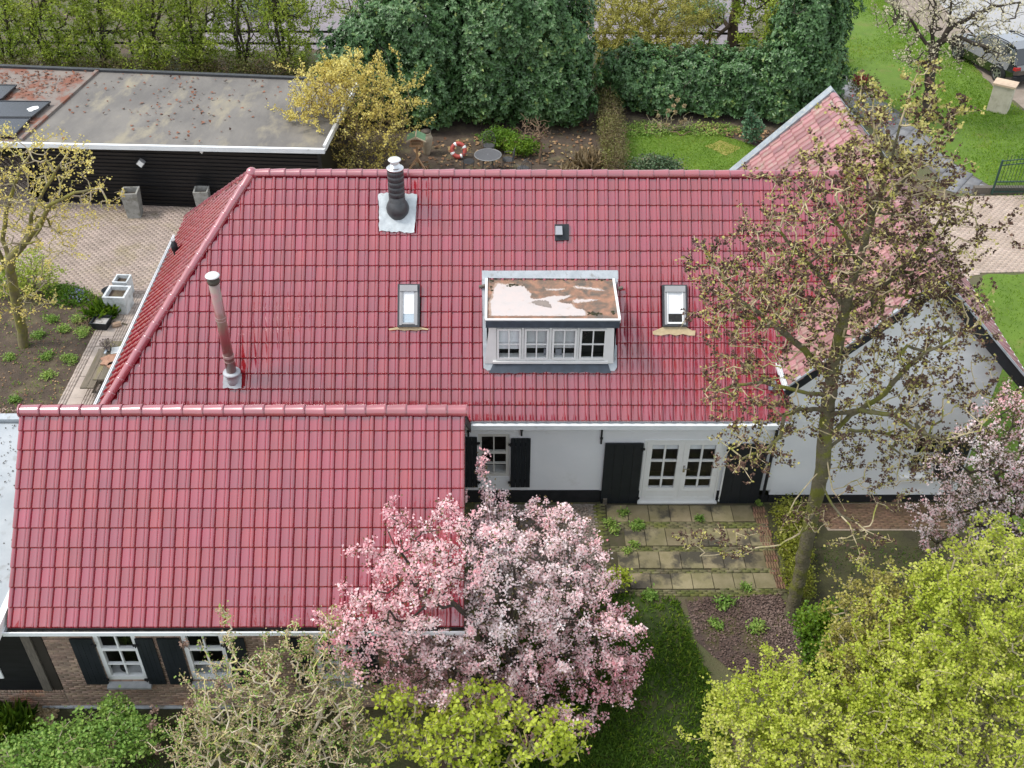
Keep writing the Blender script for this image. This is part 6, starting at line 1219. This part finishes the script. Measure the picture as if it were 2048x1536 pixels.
# the tall alder in front of the wing
Y = 15.0; b = G(1580, 1230); wy = lambda *q: [tuple(W(x, y, Y+dy)) for x, y, dy in q]
trunks = [[tuple(b)]+wy((1600, 1150, 0), (1625, 1030, 0), (1643, 950, 0), (1652, 850, 0), (1665, 740, 0), (1690, 620, 0), (1715, 530, 0), (1745, 430, .1), (1775, 340, .1), (1800, 250, .1), (1825, 170, .1), (1840, 125, .1)),
    wy((1652, 880, 0), (1700, 830, -.3), (1760, 795, -.5), (1800, 750, -.7), (1850, 705, -.9), (1900, 680, -1.0), (1970, 640, -1.1)), wy((1648, 905, 0), (1700, 860, .3), (1760, 865, .6), (1830, 880, .9), (1880, 870, 1.2)), wy((1650, 830, 0), (1720, 820, -.6), (1790, 830, -.9), (1830, 860, -1.1), (1890, 880, -1.3), (1960, 862, -1.5)),
    wy((1640, 820, 0), (1600, 818, -.3), (1568, 830, -.5), (1562, 870, -.6), (1530, 900, -.8), (1480, 920, -1)), wy((1645, 790, 0), (1590, 780, .2), (1530, 765, .4), (1470, 770, .5), (1400, 800, .6)), wy((1660, 760, 0), (1610, 700, -.2), (1550, 650, -.4), (1480, 600, -.5), (1420, 520, -.6), (1395, 480, -.6)),
    wy((1690, 620, 0), (1740, 590, .3), (1780, 560, .4), (1830, 510, .5), (1880, 440, .5), (1910, 400, .5)), wy((1690, 615, 0), (1650, 560, .3), (1590, 500, .4), (1540, 440, .5)), wy((1715, 530, 0), (1690, 470, -.3), (1640, 400, -.4), (1600, 350, -.5)), wy((1745, 430, 0), (1800, 370, .2), (1860, 290, .2), (1930, 200, .2)), wy((1745, 430, .1), (1770, 380, -.3), (1850, 330, -.4), (1920, 250, -.4)),
    wy((1775, 340, 0), (1750, 280, 0), (1745, 220, 0), (1750, 180, 0)), wy((1640, 1000, 0), (1610, 1060, -.6), (1560, 1090, -1.0), (1500, 1098, -1.2), (1430, 1110, -1.5), (1400, 1112, -1.6)), wy((1500, 1098, -1.2), (1460, 1085, -1.4), (1400, 1070, -1.5), (1345, 1070, -1.6)),
    wy((1640, 960, 0), (1665, 1010, -.8), (1700, 1050, -1.2), (1720, 1110, -1.5), (1725, 1150, -1.6)), wy((1690, 1030, -1), (1730, 1060, -1.3), (1780, 1080, -1.5)), wy((1650, 900, 0), (1665, 980, -.4), (1690, 1020, -.9)), wy((1640, 940, 0), (1590, 1000, -.5), (1560, 1060, -.8)), wy((1650, 940, 0), (1710, 930, .5), (1780, 940, .8), (1810, 955, 1))]
ells = [E(1700, 470, Y, 2.0, 1.5, 1.7), E(1790, 480, Y+.2, 1.5, 1.2, 1.3), E(1600, 560, Y, 1.5, 1.3, 1.0), E(1500, 600, Y-.3, 1.1, 1.0, .75), E(1850, 400, Y+.2, .9, .9, .9), E(1770, 300, Y, .8, .8, .8), E(1700, 360, Y, .8, .8, .6),
        E(1650, 680, Y, 1.9, 1.4, .8), E(1820, 620, Y, 1.2, 1.2, .8), E(1480, 770, Y+.1, .9, .9, .6), E(1560, 840, Y-.3, 1.0, .9, .5), E(1880, 560, Y+.2, .6, .8, .7)]
ello = [E(1800, 800, Y-.4, 1.5, 1.2, .9), E(1880, 760, Y-.6, 1.0, .9, .9), E(1930, 660, Y-.8, .5, .6, .5), E(1760, 920, Y, 1.3, 1.1, .6), E(1500, 900, Y-.8, .8, .7, .35), E(1850, 880, Y-.2, .8, .8, .4), E(1430, 540, Y-.5, .5, .5, .5)]
t = thing('alder_tree', 'tall tree full of small dark cones with mossy trunk standing before the white gable wing', 'tree', b)
tg = np.concatenate([fill(ells, 2500, .1), fill(ello, 640, .15), fill([E(1440, 1085, Y-1.4, .8, .4, .3), E(1720, 1080, Y-1.4, .6, .5, .5), E(1620, 1040, Y-.7, .5, .4, .4)], 90), fill([E(1880, 220, Y+.2, .55, .4, .5), E(1830, 170, Y+.1, .4, .4, .5), E(1750, 200, Y, .3, .3, .4)], 70)])
pos, par, cnt, _ = skel(trunks, tg, .17, .018, .5, .08, 40000)
ALDB = mat('mossy_alder_bark', (.17, .145, .09), (.12, .105, .06), 7, rough=.95, bump=1., bscale=26, bdist=.06, c3=(.16, .165, .025), scale3=2.6, cut3=.53)
big = cnt > 28; rad = wood('trunk', pos, par, cnt, .0042, .15, ALDB, t, 8, big); wood('twigs', pos, par, cnt, .0046, .15, mat('tan_alder_twig', (.52, .43, .28), (.42, .34, .20), 9, rough=.9, c3=(.27, .27, .06), scale3=5, cut3=.55), t, 4, ~big)
pc = on_twigs(pos, par, rad, 8000, .009, .03); pc = pc[pc[:, 2] > 3.6]; q = np.repeat(pc, 3, 0)+rng.normal(0, .016, (len(pc)*3, 3)); scatter_leaves('cones', q, .05, CONE, t, .55, 0., None, None, None, .3)
pl = on_twigs(pos, par, rad, 9500, .009, .04); scatter_leaves('buds', pl, .05, leafmat('alder_bud', [(.28, .27, .05), (.44, .40, .10), (.56, .48, .24)], .3), t, .45, .3)
top = fill([E(1890, 215, Y+.2, .6, .4, .55), E(1830, 165, Y+.1, .45, .4, .5), E(1760, 210, Y, .45, .35, .5), E(1940, 330, Y+.2, .5, .4, .5)], 100)
i = np.where((cnt < 3) & (pos[:, 2] > W(1800, 330, Y)[2]))[0]; P = pos[rng.choice(i, 1300)]+rng.normal(0, .03, (1300, 3)); scatter_leaves('catkins', P, .05, leafmat('yellow_catkin', [(.36, .33, .08), (.52, .47, .16)], .3), t, .5, .3)

# blossom trees
def blossom(label, base, trunks, ells, ntg, nf, nl, size, r0, white, grp, shell=.35):
    t, pos, par, rad = plant('blossom_tree', label, 'tree', base, trunks, fill(ells, ntg, shell, .4, .14), r0, .11, DARKBARK, (), .2, .04, .5, grp, 5)
    P = on_twigs(pos, par, rad, nf//4, r0*2.0, .04); P = np.repeat(P, 4, 0)+rng.normal(0, .035, (nf//4*4, 3)); P = P[P[:, 2] > .5]; c = white[0]; dd = np.sqrt((((P-c)/white[1])**2).sum(1)); r = np.clip(1.02-.50*dd, .0, 1)*.72+.28*clump(P, 2.4, 1.)+rng.normal(0, .16, len(P))
    scatter_leaves('blossom', P, size, PINK, t, .6, .25, r, None, None, .25); scatter_leaves('young_leaves', on_twigs(pos, par, rad, nl, r0*2.2, .08), size*1.1, BRONZE, t, .35, .3); return t
b = np.array([.35, 12.9, 0]); c0 = W(1010, 1180, 13)
blossom('large pink and white blossoming tree in front of the white wall and annex corner', b, [[tuple(b), (.32, 12.9, .9), (.25, 13.0, 1.8), tuple(W(1030, 1150, 13.1))], [(.32, 12.9, .9), tuple(W(900, 1200, 12.3)), tuple(W(820, 1130, 12.1))], [(.3, 12.9, 1.0), tuple(W(1130, 1250, 13))], [(.25, 13, 1.6), tuple(W(985, 1050, 14)), tuple(W(968, 900, 14.7))], [(.32, 12.9, .7), tuple(W(800, 1320, 11.8))]],
    [E(1010, 1185, 13.1, 1.75, 1.7, 1.25), E(880, 1090, 12.3, 1.15, .9, .9), E(800, 1180, 12.0, .95, .8, .9), E(745, 1270, 11.7, .85, .7, .75), E(1120, 1130, 13.6, 1.0, 1.1, 1.2), E(1180, 1290, 13.1, 1.05, 1.2, 1.2), E(1010, 1340, 12.4, 1.9, 1.2, 1.0), E(1100, 1420, 12.2, 1.4, 1.0, .8), E(860, 1330, 11.9, 1.1, .8, .8), E(1000, 1055, 14.2, 1.4, .9, .35), E(965, 960, 14.8, .14, .12, .62), E(1120, 1035, 14.7, .45, .35, .2), E(1072, 985, 14.8, .08, .08, .5), E(700, 1240, 11.6, .5, .4, .4), E(1250, 1340, 12.8, .4, .5, .5)],
    1700, 46000, 8000, .045, .005, (W(1010, 1170, 13), np.array([2.6, 2.6, 2.3])), 'pink blossoming trees')
b = np.array([11.6, 15.6, 0]); blossom('pink blossoming tree at the right edge beside the white gable', b, [[tuple(b), (11.5, 15.7, 1.2), tuple(W(1980, 960, 16))]], [E(1955, 960, 16.2, 1.2, 1.1, .95), E(2030, 900, 16.6, 1.1, 1.1, 1.0), E(1900, 1050, 15.8, .9, .9, .55), E(2050, 1010, 15.6, 1.2, 1.1, .9), E(2020, 800, 17.2, .35, .4, .45), E(1970, 840, 17, .4, .4, .4), E(2120, 900, 16.5, 1.2, 1.2, 1.3)], 1100, 15000, 9000, .046, .0055, (W(1970, 960, 16), np.array([2.2, 2.2, 2.2])), 'pink blossoming trees', .2)
# yellow green bushes in the lower right corner
def haw(label, ells, n, lm, L, tw, ph, cat='bush', grp='yellow green bushes in the lower right corner', bark=PALEBARK):
    c = ells[0][0]*(1, 1, 0); t, pos, par, rad = plant('hawthorn_bush', label, cat, c, stems(c, 5, 1.5, .5), fill(ells, tw, .25, .05, .2), .006, .08, bark, (), .2, .05, .7, grp, 4)
    P = np.concatenate([on_twigs(pos, par, rad, int(n*.9), .013, .045), fill(ells, int(n*.1), .5)]); P = P[P[:, 2] > .05]; scatter_leaves('foliage', P, L, lm, t, .5, .6, None, None, None, .18, ph, .5); return t
haw('yellow green leafing bush at the bottom right, spreading over the dark lawn edge', [E(1640, 1490, 10.9, 1.6, 1.3, 1.3), E(1500, 1480, 10.8, .85, .8, .8), E(1460, 1400, 11.5, .5, .5, .55), E(1580, 1390, 11.5, .9, .9, .7), E(1770, 1430, 11.2, 1.1, 1.1, 1.2)], 26000, HAW, .052, 1500, 1)
haw('tallest yellow green bush in the lower right, below the right pink tree', [E(1900, 1250, 12.3, 1.4, 1.2, 1.2), E(2010, 1180, 12.8, 1.2, 1.2, 1.3), E(1820, 1330, 11.8, 1.2, 1.0, 1.0), E(1860, 1170, 12.8, .5, .5, .5)], 23000, HAW, .052, 1400, 3)
haw('yellow green bush filling the very bottom right corner', [E(1960, 1450, 11, 1.6, 1.2, 1.4), E(2080, 1360, 11.6, 1.2, 1.2, 1.3), E(1830, 1520, 10.6, 1.0, 1.0, 1.0)], 22000, HAW, .052, 1300, 5)
haw('thin twiggy yellow bush between the mossy ground and the yellow green bushes', [E(1750, 1230, 12.9, .85, .7, .6), E(1700, 1310, 12.4, .6, .6, .5), E(1770, 1170, 13.2, .35, .35, .45)], 5500, leafmat('pale_yellow_leaf', [(.26, .24, .05), (.42, .38, .09), (.5, .44, .18)], .35), .05, 520, 2, 'bush', None)
leafy('ivy_bush', 'bright green ivy bush hugging the foot of the cone bearing tree', 'bush', [E(1620, 1250, 14.0, .35, .35, .5), E(1640, 1310, 13.4, .4, .4, .5), E(1665, 1240, 14, .45, .4, .4)], 4200, .062, BRIGHT, .5)
leafy('box_shrub', 'low olive green shrub strip between patio and mossy ground', 'shrub', [E(1585, 1035, 17.6, .45, .6, .35), E(1590, 1095, 16.6, .4, .7, .35), E(1598, 1160, 15.6, .35, .6, .35)], 6500, .05, leafmat('olive_box_leaf', [(.10, .11, .015), (.18, .20, .02), (.28, .30, .03)], .3), .5)
# lower left and middle shrubs
b = np.array([-4.4, 11.0, 0]); ells = [E(470, 1400, 11.2, .95, .8, 1.0), E(580, 1370, 11.3, .9, .8, 1.0), E(500, 1500, 10.8, 1.4, .8, .8), E(680, 1380, 11.3, .7, .7, .9), E(690, 1490, 10.9, 1.0, .8, .8), E(457, 1260, 11.7, .16, .16, .75), E(600, 1290, 11.6, .35, .3, .5), E(660, 1270, 11.5, .3, .3, .45), E(390, 1480, 10.9, .6, .6, .8)]
t, pos, par, rad = plant('bare_shrub', 'tall pale twigged shrub with tan flowers before the second annex window', 'shrub', b, stems(b, 9, 1.6, .8), fill(ells, 1300, .05), .0075, .05, mat('pale_grey_twig', (.56, .48, .36), (.44, .37, .26), 9, rough=.9, c3=(.48, .45, .12), scale3=4, cut3=.56), [('dry_blossom', 9000, .036, TAN, .5, .05, .4), ('young_leaves', 5500, .045, FRESH, .4, .05, .4)], .2, .016, .9, None, 5, -.05, .013)
SEEDH = leafmat('seed_head_brown', [(.10, .06, .04), (.22, .14, .10)], .1)
for px, py in ((370, 1290), (310, 1420), (305, 1450), (225, 1490), (208, 1500), (470, 1515), (320, 1500), (560, 1430), (600, 1500), (690, 1450), (380, 1410), (440, 1370)):
    c = W(px, py, 11.0); scatter_leaves('seed_head', c+rng.normal(0, .035, (40, 3)), .05, SEEDH, t, .5)
b = np.array([.1, 10.6, 0]); plant('lime_shrub', 'lime yellow leafy shrub at the bottom centre under the pink blossom', 'shrub', b, stems(b, 7, 1.2, .7), fill([E(900, 1480, 10.9, 1.0, .7, .85), E(1040, 1490, 10.8, 1.0, .7, .75), E(800, 1440, 11.0, .5, .5, .7), E(1120, 1470, 10.9, .5, .5, .5), E(960, 1410, 11.2, .8, .5, .45)], 620, .2), .006, .06, PALEBARK, [('foliage', 4200, .075, LIME, .5, .06, .5)], .2, .05, .8, None, 4, .1, .014)
leafy('leafy_shrub', 'fresh green low spreading shrub at the bottom left corner', 'shrub', [E(150, 1500, 11.0, 1.0, .7, .42), E(250, 1470, 11.3, .7, .5, .4), E(60, 1520, 10.9, .8, .6, .4), E(230, 1420, 11.9, .35, .3, .3)], 8200, .062, FRESH, .45, PALEBARK, 260, None, .006)
tuft('dark green grassy tuft at the left frame edge below the brick plinth', G(15, 1465), 420, .55, .6, BRIGHT)
# weeds
def weed(c, label, s, grp, lm=None):
    t = thing('weed', label, 'weed', c, grp); n = int(900*s)+40; q = fill([(np.array(c)+rng.normal(0, s*.25, 3)*(1, 1, 0)+(0, 0, .03), np.array([s*rng.uniform(.4, .8), s*rng.uniform(.35, .7), .05+s*.2])) for _ in range(4)], n, 0, .0)
    scatter_leaves('leaves', q, .05+.1*s, lm or FRESH, t, .22, .7, None, None, None, .1)
for px, py, s, lab in ((1247, 1027, .17, 'small green weed on the top slab row near the left shutter'), (1270, 1055, .2, 'weed in the first brick strip left of the slabs'), (1278, 1052, .15, 'weed touching the first brick strip tuft'), (1402, 1042, .16, 'weed at the middle of the first brick strip'), (1268, 1092, .15, 'weed between second and third slab rows'), (1258, 1106, .13, 'pale weed on the third slab row'), (1222, 1053, .24, 'weed tuft on the left brick edging of the patio'), (1300, 1192, .26, 'big weed at the front patio edge above the dark lawn'), (1450, 1208, .30, 'largest weed at the top of the bark bed'), (1510, 1255, .28, 'leafy weed right in the middle of the bark bed'), (1430, 1250, .2, 'pale weed left in the bark bed'), (1490, 1175, .16, 'weed at the front slab row right side'), (1514, 1006, .12, 'weed by the right brick edging near the barn shutter')):
    weed(G(px, py, .03), lab, s, 'weeds around the patio')
for k, (px, py, s, lab) in enumerate(((80, 672, .3, 'weed just right of the slender tree foot'), (95, 715, .28, 'weed below the slender tree'), (140, 720, .32, 'bright weed midway between tree and path'), (165, 670, .3, 'weed beside the twig heap'), (105, 640, .3, 'weed left of the twig heap'), (160, 640, .3, 'weed under the blue flower clump'), (100, 750, .26, 'weed nearest the annex ridge left end'), (30, 800, .22, 'weed above the flat roof trim'), (20, 715, .2, 'weed at the left frame edge'), (130, 660, .28, 'weed in the middle of the left bed'))):
    weed(G(px, py, .02), lab, s, 'weeds in the left bed'); 
def patch_leaves(name, poly, n, L, lm, z=.02, asp=.5, up=2.5, label=None, cat=None, kind='stuff', dens=None):
    q = np.array([p[:2] for p in poly]); lo, hi = q.min(0), q.max(0); P = lo+(hi-lo)*rng.random((n*3, 2)); P = P[inpoly(P, q)][:n]
    if dens: P = P[clump(np.c_[P, np.zeros(len(P))], dens, .7) > rng.uniform(.2, .8, len(P))]
    P = np.c_[P, z+rng.random(len(P))*.015]; o = scatter_leaves(name, P, L, lm, None, asp, up); tag(o, label, cat, None, kind); return o
def blades(name, poly, n, h, lm, dens=None, z=.0, wd=.008):
    q = np.array([p[:2] for p in poly]); lo, hi = q.min(0), q.max(0); P = lo+(hi-lo)*rng.random((n*3, 2)); P = P[inpoly(P, q)][:n]
    if dens: P = P[clump(np.c_[P, np.zeros(len(P))], dens, 2.) > rng.uniform(.1, .75, len(P))]
    P = np.c_[P, np.full(len(P), z)]; k = len(P); d = rng.normal(0, .6, (k, 3)); d[:, 2] = 1; r = .5*rng.random(k)+.5*clump(P, 1.2, 3.)
    o = leafmesh(name, P, d, rng.normal(0, 1, (k, 3)), h*rng.uniform(.5, 1.3, k), np.full(k, wd), lm, None, r, .05, .3); o['kind'] = 'stuff'; return o
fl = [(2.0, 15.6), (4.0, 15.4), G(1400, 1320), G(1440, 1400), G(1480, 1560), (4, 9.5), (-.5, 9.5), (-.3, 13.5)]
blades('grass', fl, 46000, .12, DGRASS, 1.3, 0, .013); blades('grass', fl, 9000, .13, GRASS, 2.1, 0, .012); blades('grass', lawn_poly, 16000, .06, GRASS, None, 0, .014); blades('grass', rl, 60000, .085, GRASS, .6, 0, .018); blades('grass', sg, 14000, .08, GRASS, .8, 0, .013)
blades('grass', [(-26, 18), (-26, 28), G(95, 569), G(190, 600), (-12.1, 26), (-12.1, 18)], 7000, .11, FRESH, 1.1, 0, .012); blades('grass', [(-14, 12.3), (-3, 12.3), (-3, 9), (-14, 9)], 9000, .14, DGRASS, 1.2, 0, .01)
blades('grass', [(6.6, 17), (13, 17), (13, 12), (7, 12.6)], 6000, .07, DGRASS, 1.5, 0, .009)
patch_leaves('fallen_leaf', [G(760, 345), G(830, 290), G(1180, 235), G(1190, 330)], 420, .13, DRY, .02); patch_leaves('fallen_leaf', [G(1400, 265), G(1500, 255), G(1560, 262), G(1540, 290)], 130, .13, DRY)
patch_leaves('bark_chip', [G(1370, 1200), G(1560, 1190), G(1600, 1250), G(1640, 1330), G(1560, 1420), G(1460, 1340), G(1390, 1280)], 7000, .05, leafmat('bark_chip', [(.06, .035, .028), (.13, .085, .07), (.26, .19, .16)], 0, .9), .02, .4, 1.5, None, None, 'stuff', 2.)
patch_leaves('leaf_litter', [(-.6, 18.3), (2.3, 18.3), (2.3, 15.9), (-.6, 15.2)], 5200, .05, leafmat('pale_litter', [(.10, .075, .05), (.26, .21, .17), (.46, .40, .36)], .1, .9), .02)
patch_leaves('fallen_petal', [(-17, 19), (-17, 22.2), (-12.1, 22.0), (-12.1, 18.5), (-9.3, 18.5)], 6500, .055, leafmat('faded_petal', [(.24, .17, .12), (.42, .31, .26), (.55, .44, .40)], .1, .9), .02, .5, 2.5, None, None, 'stuff', 1.5)
patch_leaves('leaf_litter', [G(20, 1400), G(120, 1403), G(110, 1450), G(40, 1450)], 1500, .06, TAN, .02)
patch_leaves('leaf_litter', [(-26, 20), (-26, 28), G(95, 569), G(190, 600), (-12.1, 26), (-12.1, 20)], 3000, .05, DRY, .015)
rp = [G(50, 281, SZ), G(640, 290, SZ), G(700, 172, SZ), G(200, 146, SZ)]; patch_leaves('roof_leaf', rp, 420, .11, leafmat('rust_leaf', [(.12, .045, .025), (.22, .09, .05), (.10, .09, .08)], 0, .8), SZ+.01, .5, 3, None, None, 'stuff', .5)
patch_leaves('roof_leaf', [G(-150, 200, SZ), G(100, 195, SZ), G(185, 145, SZ), G(-160, 138, SZ)], 700, .11, bpy.data.materials['rust_leaf'], SZ+.01, .5, 3, None, None, 'stuff', .5)
patch_leaves('branch_reflection', [(-15, 12), (-9.2, 12), (-9.2, yb-.1), (-15, yb-.1)], 1500, .045, leafmat('reflection_dark', [(.03, .025, .02), (.10, .08, .06)], 0, .9), EZ-.025, .4, 3, None, None, 'stuff', 1.6)  # dark flecks added to stand in for branch reflections on the wet roof
scatter_leaves('foliage', fill([(G(1232, 1178)+(0, 0, .36), np.array([.36, .3, .16]))], 420), .07, LIME, [o for o in bpy.data.objects if o.name == 'wooden_trough'][0])
